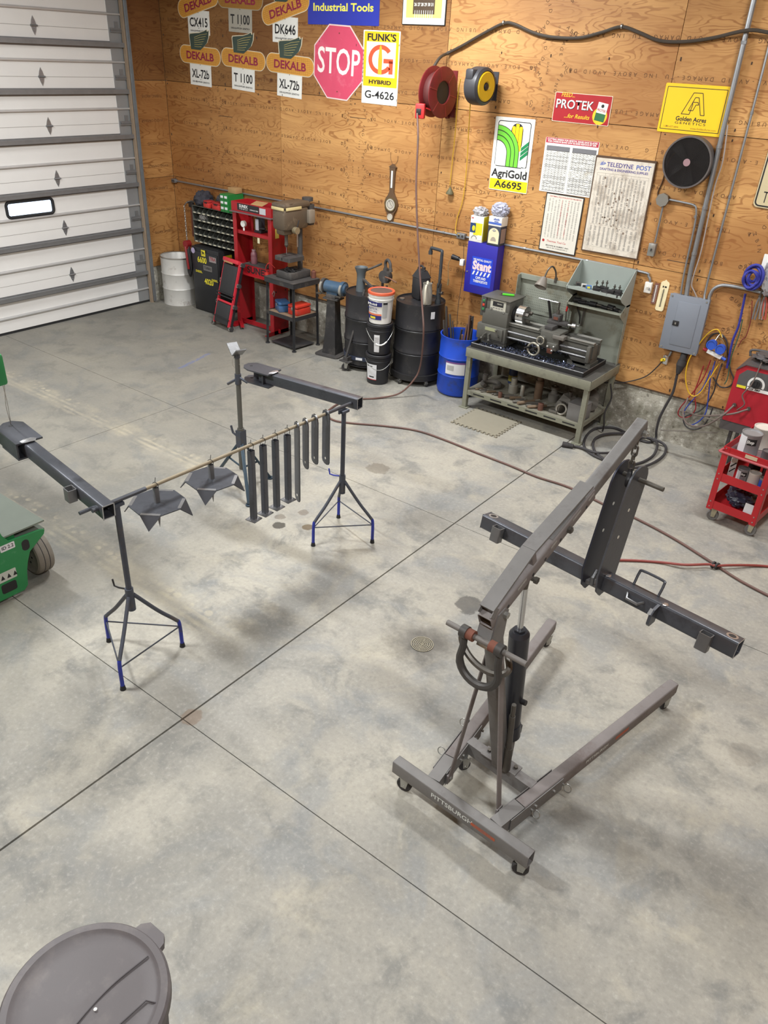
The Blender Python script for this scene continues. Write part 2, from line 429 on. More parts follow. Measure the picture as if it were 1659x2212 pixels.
# ================================================================ back wall: concrete stem wall, plywood sheets, stamped print
b = B(); b.box((6.9, .1, 2.45), (15.2, .2, 5.0)); wall_back = struct(b.build('wall_back', M_STEM, smooth=0))
def panel(par, x0, x1, z0, z1, tint, axis='x', face=-.015):
    g = .006
    if axis == 'x': o = B().box(((x0 + x1) / 2, face / 2 - .0005, (z0 + z1) / 2), (x1 - x0 - g, abs(face) - .001, z1 - z0 - g)).build('plywood_sheet', M_PLY, par, smooth=0)
    else: o = B().box((face, (x0 + x1) / 2, (z0 + z1) / 2), (.014, x1 - x0 - g, z1 - z0 - g)).build('plywood_sheet', M_PLY, par, smooth=0)
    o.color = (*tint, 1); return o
seams_x = [.018, 2.2, 4.63, 7.06, 9.49, 11.92, 14.3]
rows_z = [(.512, 1.732), (1.732, 2.952), (2.952, 4.172), (4.172, 4.9)]
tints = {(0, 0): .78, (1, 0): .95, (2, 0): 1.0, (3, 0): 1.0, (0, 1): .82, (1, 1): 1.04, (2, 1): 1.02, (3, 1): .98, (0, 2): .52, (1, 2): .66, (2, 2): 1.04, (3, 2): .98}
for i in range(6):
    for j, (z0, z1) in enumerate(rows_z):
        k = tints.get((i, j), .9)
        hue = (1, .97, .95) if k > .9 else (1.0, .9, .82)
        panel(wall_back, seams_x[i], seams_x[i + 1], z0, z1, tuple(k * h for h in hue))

B().box((7.2, -.008, .514), (14.2, .018, .012)).build('sill_edge', mat('sill_dark', (74, 52, 34), .8), wall_back)
for zz in (1.732, 2.952, 4.172): B().box((7.2, -.003, zz), (14.3, .004, .012)).build('seam_gap', mat('seam_dark', (40, 28, 20), .9), wall_back)
# stamped lettering on the sheets: rows a foot apart joined by half-circle turns, printed upside down
def stamp_mesh():
    glyph = {}
    for ch in set('AVOIDDAMAGE-TUBINGABOVE'):
        me = text_mesh(ch, .048, .0); glyph[ch] = ([tuple(v.co) for v in me.vertices], [tuple(p.vertices) for p in me.polygons])
    msg = 'AVOID DAMAGE-TUBING ABOVE-'
    Y = -.0156
    def put(bb, ch, x, z, ang):
        vs, fs = glyph[ch]; c, s_ = math.cos(ang), math.sin(ang)
        bb.mesh([(x + c * vx - s_ * vy, Y, z + s_ * vx + c * vy) for vx, vy, _ in vs], fs)
    mods = [(-1.21, .77), (1.22, 3.19), (3.68, 5.61), (6.08, 8.04), (8.52, 10.4)]
    rows = [.69, .99, 1.29, 1.59, 1.885, 2.175, 2.465, 2.765, 3.065, 3.375, 3.675, 3.98]
    rnd = random.Random(3)
    for mi, (xa, xb) in enumerate(mods):
        bb = B()
        for k, z in enumerate(rows):
            x = xb - rnd.random() * .12; q = rnd.randrange(len(msg))
            while x > max(xa, .08):                      # reads right to left because it is upside down
                ch = msg[q % len(msg)]; q += 1; x -= .050
                if ch != ' ' and rnd.random() > .05: put(bb, ch, x, z, PI + rnd.uniform(-.02, .02))
            if k and rnd.random() < .9:                  # turns between rows
                zc = (z + rows[k - 1]) / 2; r = abs(z - rows[k - 1]) / 2
                for side, xe in ((1, xb), (-1, xa)):
                    if xe < .2: continue
                    q = rnd.choice((0, 6, 13, 20)); nst = 10
                    for t in range(nst):
                        a = PI / 2 - PI * (t + .5) / nst
                        ch = msg[(q + t) % len(msg)]
                        if ch == ' ' or rnd.random() < .12: continue
                        put(bb, ch, xe + side * math.cos(a) * r, zc + math.sin(a) * r, (a - PI / 2) * side if side > 0 else PI - (a - PI / 2))
            for xe in (xb + .2, xa - .2):
                if xe < .2 or rnd.random() < .5: continue
                q = rnd.choice((0, 6, 13))
                for t in range(4):
                    ch = msg[(q + t) % len(msg)]
                    if ch != ' ': 
                        vs, fs = glyph[ch]
                        bb.mesh([(xe + vy * .6, Y, z + .05 - t * .03 - vx * .6) for vx, vy, _ in vs], fs)
        bb.build('stamped_lettering', M_INK, wall_back, smooth=0)
stamp_mesh()

# nails, saw marks in the sheets
b = B(); rnd = random.Random(5)
for i in range(6):
    for z in (.55, 1.1, 1.69, 1.77, 2.3, 2.91, 2.99, 3.5):
        for dx in (.04, .65, 1.2, 1.8): b.cyl((seams_x[i] + dx, -.0145, z + rnd.uniform(-.03, .03)), (seams_x[i] + dx, -.0162, z), .006, n=6)
for x, z in ((3.45, 2.76), (3.45, 1.53), (3.45, 3.95), (5.87, 3.62), (7.5, 2.72), (7.5, 1.83), (7.4, 2.36), (1.2, 2.6)): b.box((x, -.0155, z), (.24, .001, .006))
b.build('nail_heads', mat('nail_dark', (58, 42, 32), .7), wall_back)

# ================================================================ left wall with the return sheet beside the door
b = B(); b.box((-.1, -.3, 2.45), (.2, .6, 5.0)); b.box((-.12, -8.9, 2.45), (.2, 6.2, 5.0)); b.box((-.12, -3.2, 4.75), (.2, 5.4, .5))
wall_left = struct(b.build('wall_left', M_STEM, smooth=0))
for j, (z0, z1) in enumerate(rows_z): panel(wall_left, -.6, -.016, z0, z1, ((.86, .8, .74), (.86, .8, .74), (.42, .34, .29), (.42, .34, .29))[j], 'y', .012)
for k, z in enumerate((.69, .99, 1.29, 1.59, 1.885, 2.175, 2.465, 2.765)): text(('AVOID DAMAGE', 'TUBING ABOVE')[k % 2], M_INK, wall_left, (.0196, -.3 + .03 * (k % 3), z), .048, (PI / 2, PI, PI / 2), 0, name='stamped_lettering')
b = B(); b.box((.02, -.62, 2.3), (.05, .035, 4.6)); b.build('jamb_board', mat('grey_wood', (150, 132, 112), .7, 0, .15, 8), wall_left)

# ================================================================ other walls and ceiling (outside the picture)
wall_right = struct(B().box((14.4, -5.9, 2.45), (.2, 12.2, 5.0)).build('wall_right', M_PLY, smooth=0)); wall_right.color = (1, .97, .95, 1)
wall_front = struct(B().box((6.9, -11.9, 2.45), (15.2, .2, 5.0)).build('wall_front', M_PLY, smooth=0)); wall_front.color = (1, .97, .95, 1)
ceiling = struct(B().box((6.9, -5.9, 4.98), (15.2, 12.2, .1)).build('ceiling', mat('ceiling_steel', (176, 176, 172), .5, 0, .04), smooth=0))

# ================================================================ sectional garage door
M_DOOR = mat('door_white', (222, 221, 218), .55, 0, .03, 3, .05, 160)
M_GALV = mat('galvanised_steel', (150, 153, 156), .42, .75, .12, 14)
M_STRUT = mat('strut_grey', (132, 133, 134), .5, .55, .1, 10)
M_RUBBER = mat('rubber_black', (32, 32, 33), .75, 0, .15)
door = struct(thing('door_1', 'white sectional overhead door', 'door')); del door['label']; del door['category']
zs = [.035, .61, 1.22, 1.83, 2.44, 2.98, 3.51, 4.04, 4.5]
Y0, Y1 = -.62, -5.7
hinge_y = [-1.85, -3.1, -4.35]
for k in range(len(zs) - 1):
    z0, z1 = zs[k], zs[k + 1]; zc = (z0 + z1) / 2; h = z1 - z0
    b = B(); yl, yr = Y1, -.815
    if k == 2:
        wy0, wy1, wz0, wz1 = -2.60, -1.975, 1.43, 1.60
        for (a, c, d, e) in ((yl, wy0, z0, z1), (wy1, yr, z0, z1), (wy0, wy1, z0, wz0), (wy0, wy1, wz1, z1)):
            b.box((-.05, (a + c) / 2, (d + e) / 2), (.04, c - a, e - d))
    else: b.box((-.05, (yl + yr) / 2, zc), (.04, yr - yl, h))
    sec = b.build('door_section', M_DOOR, door, smooth=0)
    B().box((-.047, (-.815 + Y0) / 2, zc), (.05, Y0 + .815, h)).build('end_stile', mat('stile_grey', (150, 152, 153), .5, .4, .08), sec)
    zr = zs[k] + .175; zt = zs[k + 1] - .165
    b = B(); b.bar((-.014, Y1, zr), (-.014, -.575, zr), .024, .022, bev=.006); b.box((-.027, (Y1 - .575) / 2, zr), (.006, abs(Y1 + .575), .036))
    b.build('stiffener_rib', mat('rib_zinc', (196, 196, 195), .38, .35, .06), sec)
    b = B(); b.box((.0, (Y1 - .58) / 2, zt), (.056, abs(Y1 + .58), .045)); b.box((-.026, (Y1 - .58) / 2, zt), (.006, abs(Y1 + .58), .085)); b.box((.02, (Y1 - .58) / 2, zt + .02), (.02, abs(Y1 + .58), .02))
    b.build('strut', M_STRUT, sec)
    if k:
        B().box((-.0297, (Y1 - .82) / 2, zs[k]), (.001, abs(Y1 + .82), .005)).build('section_joint', mat('joint_grey', (150, 148, 142), .7), door)
        for hy in hinge_y:
            b = B(); Mh = Mx.Translation((-.03, hy, zs[k])) @ rot_y(PI / 2) @ rot_z(PI / 2)
            b.prism([(-.038, 0), (-.022, .055), (0, .1), (.022, .055), (.038, 0), (.022, -.055), (0, -.1), (-.022, -.055)], .005, Mh)
            b.cyl((-.02, hy - .045, zs[k]), (-.02, hy + .045, zs[k]), .011, n=8)
            for dz in (-.06, -.03, .03, .06): b.cyl((-.026, hy, zs[k] + dz), (-.019, hy, zs[k] + dz), .006, n=6)
            b.build('hinge', M_GALV, door)
        b = B(); b.box((-.015, -.72, zs[k]), (.03, .16, .05)); b.cyl((.0, -.8, zs[k]), (.0, -.56, zs[k]), .008, n=8); b.box((-.018, -.70, zs[k] + .05), (.012, .05, .09)); b.build('end_hinge', M_STRUT, door)
b = B(); b.tube([(-.03, (wy0 + wy1) / 2 + y, (wz0 + wz1) / 2 + z) for y, z in rrect(wy1 - wy0 + .012, wz1 - wz0 + .012, .045, 5)], .02, 8, closed=True)
win = struct(b.build('window_1', M_RUBBER)); win.parent = door
B().box((-.055, (wy0 + wy1) / 2, (wz0 + wz1) / 2), (.006, wy1 - wy0, wz1 - wz0)).build('pane', mat('window_glass', (235, 242, 250), .08, 0, 0, trans=1.0), win)
B().box((-.05, (Y0 + Y1) / 2, .017), (.03, abs(Y1 - Y0), .034)).build('bottom_seal', M_RUBBER, door)
b = B(); b.box((.02, -.585, 2.3), (.09, .006, 4.55)); b.box((.06, -.6, 2.3), (.006, .035, 4.55)); b.box((-.015, -.6, 2.3), (.006, .035, 4.55)); b.box((.085, -.6, 2.3), (.05, .004, 4.55))
b.build('door_track', M_GALV, door)

# ================================================================ ceiling lamps
M_LAMP = mat('lamp_diffuser', (255, 250, 240), .4, emit=((255, 246, 232), 9.0))
for i, ((lx, ly), W) in enumerate(LAMPS):
    t = thing('ceiling_light', 'long shop light hung under the white ceiling', 'light', (lx, ly, LAMP_Z), 0, 'shop lights on the ceiling')  # the last one is an added lamp to brighten the door
    b = B(); b.box((0, 0, .06), (1.25, .34, .06), bev=.01); b.box((0, 0, .025), (1.2, .30, .012)); b.build('housing', M_WHITE_STEEL, t)
    for s in (-1, 1): B().cyl((s * .5, 0, .09), (s * .5, 0, 4.93 - LAMP_Z), .004, n=6).build('hanger', M_GALV, t)
    for s in (-1, 1): B().box((0, s * .075, .012), (1.15, .1, .014), bev=.004).build('diffuser', M_LAMP, t)
    ld = bpy.data.lights.new('shop_light', 'AREA'); ld.shape = 'RECTANGLE'; ld.size = 1.15; ld.size_y = .26; ld.energy = W; ld.color = (.965, .985, 1.0)
    lo = bpy.data.objects.new('shop_light', ld); col.objects.link(lo); lo.parent = t; lo.location = (0, 0, -.005)

# ================================================================ shared metals
M_HOIST = mat('worn_grey_enamel', (116, 114, 112), .55, .25, .14, 7, .06, 60, (92, 86, 84), .25, 4)
M_HOIST_D = mat('worn_grey_enamel_dusty', (120, 114, 112), .7, .1, .12, 9, .06, 60, (102, 90, 86), .3, 5)
M_STEEL_D = mat('mill_steel_dark', (80, 82, 88), .36, .45, .16, 5, .05, 40, (62, 63, 68), .3, 6)
M_STEEL_B = mat('mill_steel_bare', (112, 112, 113), .36, .5, .18, 6, .05, 50, (150, 150, 150), .12, 9)
M_CHROME = mat('bright_steel', (205, 205, 205), .22, .95, .06)
M_ZINC = mat('zinc', (176, 176, 172), .35, .85, .1)
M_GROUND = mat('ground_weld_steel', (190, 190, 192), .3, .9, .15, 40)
M_BLACK = mat('black_paint', (34, 34, 36), .5, .1, .15)
M_BLACK_R = mat('black_rubber_worn', (52, 50, 50), .8, 0, .15)
M_RUST = mat('rusty_iron', (116, 72, 58), .75, .3, .25, 14)
M_TOOL = mat('oiled_tool_steel', (96, 92, 86), .45, .6, .2, 10)
M_WHITE = mat('white_paint', (226, 226, 222), .5, 0, .03)
M_LETTER_W = mat('letter_white', (214, 218, 214), .6, 0, .08, 30)
M_ORANGE = mat('letter_orange', (170, 84, 54), .6, 0, .1)

def caster(par, x, y, z, r=.038, ang=0.0, w=.028, mw=None, mh=None):
    """swivel caster under a point (x, y, z = underside): wheel, fork"""
    t = B(Mx.Translation((x, y, 0)) @ rot_z(ang))
    t.cyl((0, 0, z - .012), (0, 0, z), .025, n=12)
    for s in (-1, 1):
        t.prism([(-.014, r - .012), (.016, r - .014), (.030, z - .012), (-.02, z - .012)], .003, Mx.Translation((.012, s * (w / 2 + .003), 0)) @ rot_x(PI / 2))
    t.cyl((.012, -w / 2 - .008, r), (.012, w / 2 + .008, r), .006, n=8)
    f = t.build('caster_fork', mh or M_ZINC, par)
    q = B(Mx.Translation((x, y, 0)) @ rot_z(ang)); Mw = Mx.Translation((.012, -w / 2, r)) @ rot_x(-PI / 2)
    q.lathe([(.009, 0), (r * .55, .002), (r * .6, .004), (r - .004, 0), (r, .005), (r, w - .005), (r - .004, w), (r * .6, w - .004), (r * .55, w - .002), (.009, w)], 20, Mw)
    return q.build('caster_wheel', mw or M_BLACK_R, f)

# ================================================================ engine hoist
h = thing('engine_hoist', 'grey folding engine hoist standing on casters on the open floor', 'engine hoist', (8.68, -5.503, 0), D(-3.6))
zb, zt = .104, .19
b = B(); b.htube((-.425, 0, (zb + zt) / 2), (.425, 0, (zb + zt) / 2), .062, zt - zb, .005); rb = b.build('rear_beam', M_HOIST, h)
text('PITTSBURGH', M_LETTER_W, rb, (-.03, -.0318, .150), .041, (PI / 2, 0, 0), .012, 1.12)
b = B(); b.prism(rrect(.145, .02, .003), .0004, Mx.Translation((.165, -.0316, .148)) @ rot_x(PI / 2)); b.build('decal', M_ORANGE, rb)
text('AUTOMOTIVE', M_HOIST, rb, (.165, -.0322, .148), .016, (PI / 2, 0, 0), .01)
for sx in (-1, 1):
    # stub welded to the rear beam, open channel sleeve, folding leg
    a0 = V((sx * .19, .03, .147)); d = (V((sx * .434, 1.66, .147)) - V((sx * .224, .21, .147))).normalized()
    s0 = V((sx * .222, .20, .147)) - d * .17; s0.z = .147
    b = B(); b.bar((sx * .196, .03, .147), V((sx * .222, .21, .147)), .07, .082); st = b.build('leg_stub', M_HOIST, h)
    side = V((d.y, -d.x, 0))
    l0 = V((sx * .224, .215, .147)); l1 = V((sx * .434, 1.662, .147))
    b = B(); b.htube(l0, l1 - d * .03, .068, .082, .004); b.bar(l1 - d * .03, l1, .066, .08, bev=.012); leg = b.build('leg', M_HOIST_D, h)
    b = B()
    for q in (-1, 1): b.bar(V((sx * .207, .1, .142)) + side * q * .0395, V((sx * .207, .1, .142)) + side * q * .0395 + d * .42, .004, .088)
    b.build('leg_sleeve', M_HOIST, h)
    text('PITTSBURGH', M_LETTER_W, leg, l0 + d * .62 + side * .0348 + V((0, 0, .006)), .03, (PI / 2, 0, math.atan2(d.y, d.x)), .012, 1.2) if sx > 0 else None
    if sx > 0: B(Mx.Translation(l0 + d * .86 + side * .0346 + V((0, 0, .006))) @ rot_z(math.atan2(d.y, d.x)) @ rot_x(PI / 2)).prism(rrect(.13, .022, .003), .0004).build('decal', M_ORANGE, leg)
    for k, dd in enumerate((.16, .42)):                       # lock pins with rings
        p = V((sx * .207, .1, .147)) + d * dd
        b = B(); b.cyl(p - side * .055 * 1, p + side * .055, .007, n=8)
        pin = b.build('lock_pin', M_ZINC, h)
        rc = p + side * sx * (.075 if sx > 0 else .075) + V((0, 0, -.006))
        b = B(Mx.Translation(rc) @ rot_z(math.atan2(side.y, side.x)) @ rot_x(D(70)) ); b.tube([(math.cos(a) * .022, math.sin(a) * .022, 0) for a in [2 * PI * i / 18 for i in range(18)]], .0028, 6, True); b.build('pin_ring', M_ZINC, pin)
    for p in (l0 + d * .08, l0 + d * .23): B().cyl(p - side * .05, p + side * .05, .008, n=6).build('bolt', M_ZINC, h)
    caster(h, l1.x - d.x * .08, l1.y - d.y * .08, zb + .002, .036, D(70))
    caster(h, sx * .21, .33, zb + .002, .036, D(100 if sx > 0 else 60))
    caster(h, sx * .37, -.0, zb + .002, .043, D(25 if sx > 0 else 12), .032, mh=M_ZINC)
    # flat side strut from the stub up to the mast
    b = B(); b.bar((sx * .155, .125, .16), (sx * .036, .115, 1.12), .006, .036, up=(0, 1, 0)); b.box((sx * .156, .125, .15), (.01, .05, .06)); b.build('side_strut', M_HOIST_D, h)
    B().cyl((sx * .175, .125, .147), (sx * .145, .125, .147), .012, n=6).build('bolt', M_ZINC, h)
# cross member and mast
b = B(); b.bar((-.215, .385, .15), (.215, .36, .15), .06, .078); b.build('cross_member', M_HOIST, h)
b = B(); b.box((0, .375, .193), (.22, .075, .008)); b.build('mast_plate', M_HOIST, h)
for x in (-.085, .085): B().cyl((x, .385, .195), (x, .385, .21), .012, n=6).build('bolt', M_TOOL, h)
m0, m1 = V((0, .36, .195)), V((0, .045, 1.36)); up = (m1 - m0).normalized()
b = B(); b.htube(m0, m1, .062, .075, .004, up=(0, 1, .2)); b.build('mast', M_HOIST, h)
b = B()
for sx in (-1, 1):
    b.prism([(-.045, 0), (.05, 0), (.06, .16), (.03, .185), (-.02, .17), (-.05, .05)], .006, Mx.Translation((sx * .037 + .003, .045, 1.235)) @ Mx(((0, 0, -1, 0), (1, 0, 0, 0), (0, 1, 0, 0), (0, 0, 0, 1))))
b.box((0, -.0, 1.31), (.07, .006, .09), (D(-15), 0, 0)); b.build('mast_bracket', M_HOIST, h)
b = B(); b.cyl((-.055, .075, 1.385), (.058, .075, 1.385), .009, n=8); b.cyl((.04, .075, 1.385), (.058, .075, 1.385), .016, n=6); b.build('pivot_bolt', M_ZINC, h)
b = B(); b.box((0, .015, 1.235), (.08, .008, .05), (D(-15), 0, 0)); b.cyl((-.02, .0, 1.235), (-.02, .02, 1.235), .01, n=6); b.cyl((.02, .0, 1.235), (.02, .02, 1.235), .01, n=6); b.build('hinge_plate', M_ZINC, h)
# boom: lower tube, inner extension, trussed top bar
ba = V((0, math.cos(D(22.2)), math.sin(D(22.2)))); bu = V((0, -math.sin(D(22.2)), math.cos(D(22.2))))
r0 = V((0, .0, 1.345)) + bu * .033
b = B(); b.htube(r0 - ba * .005, r0 + ba * .86, .07, .068, .004, up=bu); boom = b.build('boom', M_HOIST_D, h)
b = B(); b.htube(r0 + ba * .5 + bu * .004, r0 + ba * 1.385 + bu * .006, .06, .066, .004, up=bu); b.build('boom_extension', M_HOIST, h)
kn = V((0, .275, 1.612)); ge = V((0, .745, 1.757)); rr = V((0, -.018, 1.446))
b = B(); b.bar(rr, kn, .071, .012, up=(0, -.5, 1)); b.bar(kn, ge, .071, .012, up=(0, -.3, 1))
for sx in (-1, 1): b.bar(rr + V((sx * .033, 0, -.004)), rr + V((sx * .033, .03, -.03)), .004, .05)
b.build('truss_bar', M_HOIST, h)
b = B(); b.box((0, .285, 1.568), (.058, .03, .085), (D(22), 0, 0)); b.build('truss_post', M_HOIST_D, h)
b = B()
for t_ in (.12, .32, .42, .55, .78):
    p = r0 + ba * t_ - bu * .012
    B().cyl(p + V((.0345, 0, 0)), p + V((.0356, 0, 0)), .009, n=12).build('pin_hole', M_BLACK, boom)
p = r0 + ba * .62 - bu * .01
b = B(); b.cyl(p - V((.05, 0, 0)), p + V((.055, 0, 0)), .011, n=8); b.cyl(p + V((.036, 0, 0)), p + V((.05, 0, 0)), .019, n=6); b.build('boom_bolt', M_TOOL, h)
b = B()
for t_, s_ in ((.20, .07), (.47, .05), (.66, .07), (.8, .05)): B().bar(r0 + ba * t_ + bu * .012 + V((.0353, 0, 0)), r0 + ba * (t_ + s_) + bu * .014 + V((.0353, 0, 0)), .0006, .012).build('capacity_decal', mat('faded_decal', (150, 148, 142), .7, 0, .3, 60), boom)
p = r0 + ba * 1.34 - bu * .01; b = B(); b.cyl(p - V((.045, 0, 0)), p + V((.06, 0, 0)), .01, n=8); b.cyl(p + V((.032, 0, 0)), p + V((.05, 0, 0)), .018, n=6); b.build('tip_bolt', M_ZINC, h)
# hydraulic ram
q0, q1 = V((0, .405, .44)), V((0, .325, 1.105)); q2 = V((0, .293, 1.46)); dr = (q1 - q0).normalized()
b = B(); b.cyl(q0, q1, .05, n=24); b.cyl(q1, q1 + dr * .022, .05, .036, n=24); b.cyl(q1 + dr * .02, q1 + dr * .035, .029, n=6); b.cyl(q0 - dr * .07, q0 + dr * .02, .058, .054, n=20); b.box(q0 + V((0, .02, -.05)), (.08, .1, .06), bev=.008)
b.build('ram_cylinder', mat('ram_black', (44, 45, 50), .38, .2, .2, 6), h)
b = B(); b.cyl(q1, q2, .015, n=14); b.build('ram_rod', M_CHROME, h)
b = B(); b.cyl((0, q2.y - .012, q2.z - .06), (0, q2.y, q2.z + .01), .022, n=12); b.cyl((-.045, q2.y, q2.z), (.06, q2.y, q2.z), .012, n=8); b.cyl((.045, q2.y, q2.z), (.06, q2.y, q2.z), .018, n=6); b.build('ram_clevis', M_TOOL, h)
b = B(); b.box((0, .42, .28), (.05, .05, .18)); b.cyl((-.045, .42, .36), (.045, .42, .36), .012, n=8); b.build('ram_foot', M_HOIST, h)
b = B(); b.cyl((.05, .33, .36), (.052, .30, .62), .016, n=10); b.cyl((.0515, .305, .58), (.053, .295, .70), .012, n=10); b.cyl((.05, .345, .19), (.05, .332, .37), .022, n=12); b.build('pump_handle_socket', M_TOOL, h)
B().cyl((.045, .38, .66), (.075, .38, .665), .015, n=12).build('release_knob', M_BLACK, h)

# big anchor shackle hung on the mast: bow, eyes and a long pin, with a smaller link behind
cl = thing('bow_shackle', 'large steel shackle with long pin hanging on the hoist mast', 'shackle', (8.68, -5.503, 0), D(-3.6))
S0 = V((-.07, -.055, 1.302)); S1 = V((.113, -.055, 1.306))
pd = (S1 - S0).normalized()
b = B(); b.cyl(S0 - pd * .095, S1 + pd * .13, .013, n=14); b.build('shackle_pin', mat('shackle_grey', (112, 108, 104), .6, .3, .15), cl)
dn = V((.02, -.03, -1)).normalized(); dn = (dn - pd * dn.dot(pd)).normalized(); mid = (S0 + S1) / 2; hw = (S1 - S0).length / 2
pts = [S0, S0 + dn * .08] + [mid - pd * math.cos(a) * hw * 1.12 + dn * (.14 + math.sin(a) * hw * 1.1) for a in [PI * i / 12 for i in range(13)]] + [S1 + dn * .08, S1]
b = B(); b.tube(pts, .017, 10, rs=[.017] * 3 + [.019] * 12 + [.017] * 2); b.cyl(S0 - pd * .016, S0 + pd * .016, .03, n=16); b.cyl(S1 - pd * .016, S1 + pd * .016, .03, n=16); b.build('shackle_bow', mat('shackle_dark', (74, 72, 70), .55, .5, .15), cl)
for p_, q_ in ((S0 + pd * .016, S0 + pd * .05), (S1 - pd * .05, S1 - pd * .016)): B().cyl(p_, q_, .026, n=14).build('spacer_collar', M_RUST, cl)
b = B(); pp = bez([(-.085, .0, 1.26), (-.11, -.01, 1.22), (-.06, -.025, 1.165), (.02, -.03, 1.135), (.10, -.02, 1.14), (.14, .0, 1.175), (.11, .03, 1.22)], 6); b.tube(pp, .016, 8); b.build('hook_bar', M_TOOL, cl)

# lift chain and hook
ch = thing('lift_chain', 'short chain with grab hook hanging from the hoist boom tip', 'chain', (8.68, -5.503, 0), D(-3.6))
z = 1.80; k = 0
while z > 1.66:
    b = B(); ring_pts = []
    for i in range(16):
        a = 2 * PI * i / 16; x_ = math.cos(a) * .014; z_ = math.sin(a) * .014 + (.016 if math.sin(a) > 0 else -.016)
        ring_pts.append((x_ if k % 2 else 0, 1.255 + (0 if k % 2 else x_), z + z_))
    b.tube(ring_pts, .0055, 6, True); b.build('chain_link', M_TOOL, ch); z -= .043; k += 1
b = B(); pts = bez([(0, 1.255, 1.655), (.004, 1.25, 1.63), (.012, 1.225, 1.60), (.012, 1.24, 1.565), (.01, 1.275, 1.57), (.008, 1.285, 1.60)], 6)
b.tube(pts, .013, 8, rs=[.012 + .004 * math.sin(PI * i / (len(pts) - 1)) for i in range(len(pts))]); b.build('grab_hook', mat('hook_black', (48, 47, 48), .5, .4), ch)
b = B(); b.cyl((0, 1.255, 1.80), (0, 1.255, 1.845), .01, n=8); b.build('chain_eye', M_TOOL, ch)

# ================================================================ lifting frame hanging from the hoist
TH = D(-7.8)
fr = thing('drawbar_frame', 'dark steel square beam with two upright plates hanging from the hoist', 'steel frame', (8.762, -4.235, 1.605), rot=(D(-9.5), 0, TH))
bz = -.61; W_ = .092
b = B(); b.htube((-.80, 0, bz), (-.052, 0, bz), W_, W_, .006); b.htube((.052, 0, bz), (.80, 0, bz), W_, W_, .006); beam = b.build('cross_beam', M_STEEL_D, fr)
for s in (-1, 1):
    pts = [(-.125, .06 - .61), (-.085, -.055 - .60), (-.03, -.085 - .61), (.09, -.05 - .61), (.098, -.02), (.092, .02), (.072, .052), (.03, .073), (-.02, .073), (-.065, .052), (-.092, .015), (-.104, -.04)]
    b = B(Mx.Translation((s * .046 - .005, 0, 0)) @ Mx(((0, 0, 1, 0), (1, 0, 0, 0), (0, 1, 0, 0), (0, 0, 0, 1))))
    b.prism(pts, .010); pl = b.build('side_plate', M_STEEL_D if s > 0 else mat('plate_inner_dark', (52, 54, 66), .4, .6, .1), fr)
    for y_, z_ in ((-.006, -.175), (-.03, -.33)): B().cyl((s * .046 - .0058, y_, z_), (s * .046 + .0058, y_, z_), .010, n=12).build('plate_hole', mat('bright_hole', (222, 219, 208), .6), pl)
b = B(); b.cyl((-.075, 0, 0), (.19, -.0, 0), .0125, n=14); b.build('hang_pin', M_TOOL, fr)
b = B(); b.box((0, -.03, bz - .03), (.08, .06, .02)); b.tube([(.0, -.062, bz - .03), (0, -.075, bz + .02), (0, -.05, bz + .06)], .012, 6); b.build('weld_gusset', M_STEEL_B, fr)
for s in (-1, 1):
    b = B(); x0 = s * .655 - .0
    b.htube((x0, -W_ / 2 - .026, bz + .03), (x0, -W_ / 2 - .026, bz - .062), .064, .05, .005, up=(0, 1, 0)); b.build('pin_pocket', M_STEEL_B, fr)
    b = B(); b.cyl((s * .752, 0, bz + W_ / 2 - .001), (s * .752, 0, bz + W_ / 2 + .0012), .019, n=20); b.build('bolt_hole', M_BLACK, beam)
    b = B(); b.ring(.03, .019, .001, Mx.Translation((s * .752, 0, bz + W_ / 2 + .0002))); b.build('ground_ring', M_GROUND, beam)
    b = B(); e = s * .8006
    b.bar((e, -W_ / 2 + .003, bz + W_ / 2 - .003), (e, W_ / 2 - .003, bz + W_ / 2 - .003), .0012, .006); b.bar((e, -W_ / 2 + .003, bz - W_ / 2 + .003), (e, W_ / 2 - .003, bz - W_ / 2 + .003), .0012, .006)
    b.bar((e, -W_ / 2 + .003, bz - W_ / 2), (e, -W_ / 2 + .003, bz + W_ / 2), .0012, .006, up=(0, 1, 0)); b.bar((e, W_ / 2 - .003, bz - W_ / 2), (e, W_ / 2 - .003, bz + W_ / 2), .0012, .006, up=(0, 1, 0))
    b.build('cut_end', M_GROUND, beam)
b = B(); b.tube(bez([(.19, .03, bz + .045), (.19, .055, bz + .11), (.205, .06, bz + .125), (.32, .06, bz + .125), (.335, .055, bz + .11), (.335, .03, bz + .045)], 4), .0075, 8); b.build('grab_handle', M_STEEL_D, fr)
b = B(); b.tube([(.20, -W_ / 2, bz + .02), (.215, -W_ / 2 - .03, bz + .0), (.28, -W_ / 2 - .035, bz + .0), (.30, -W_ / 2, bz + .01)], .008, 6); b.build('hook_tab', M_STEEL_B, fr)
b = B(Mx.Translation((.37, -W_ / 2, bz - .01)) @ Mx(((0, 0, 1, 0), (-1, 0, 0, 0), (0, 1, 0, 0), (0, 0, 0, 1))))
b.prism([(0, -.05), (0, .05), (.055, .035), (.075, .01), (.075, -.045), (.06, -.06)], .016); b.build('tow_lug', M_STEEL_D, fr)
b = B(); b.bar((.37, -W_ / 2 - .055, bz + .027), (.37, -W_ / 2 - .078, bz - .0), .018, .004); b.build('ground_face', M_GROUND, fr)
b = B()
for x in (.06, .40, -.06): B().blob((x, -.02, bz + W_ / 2 + .001), (.03, .05, .004), .3, 10, 6, x).build('weld_bead', M_GROUND, fr)

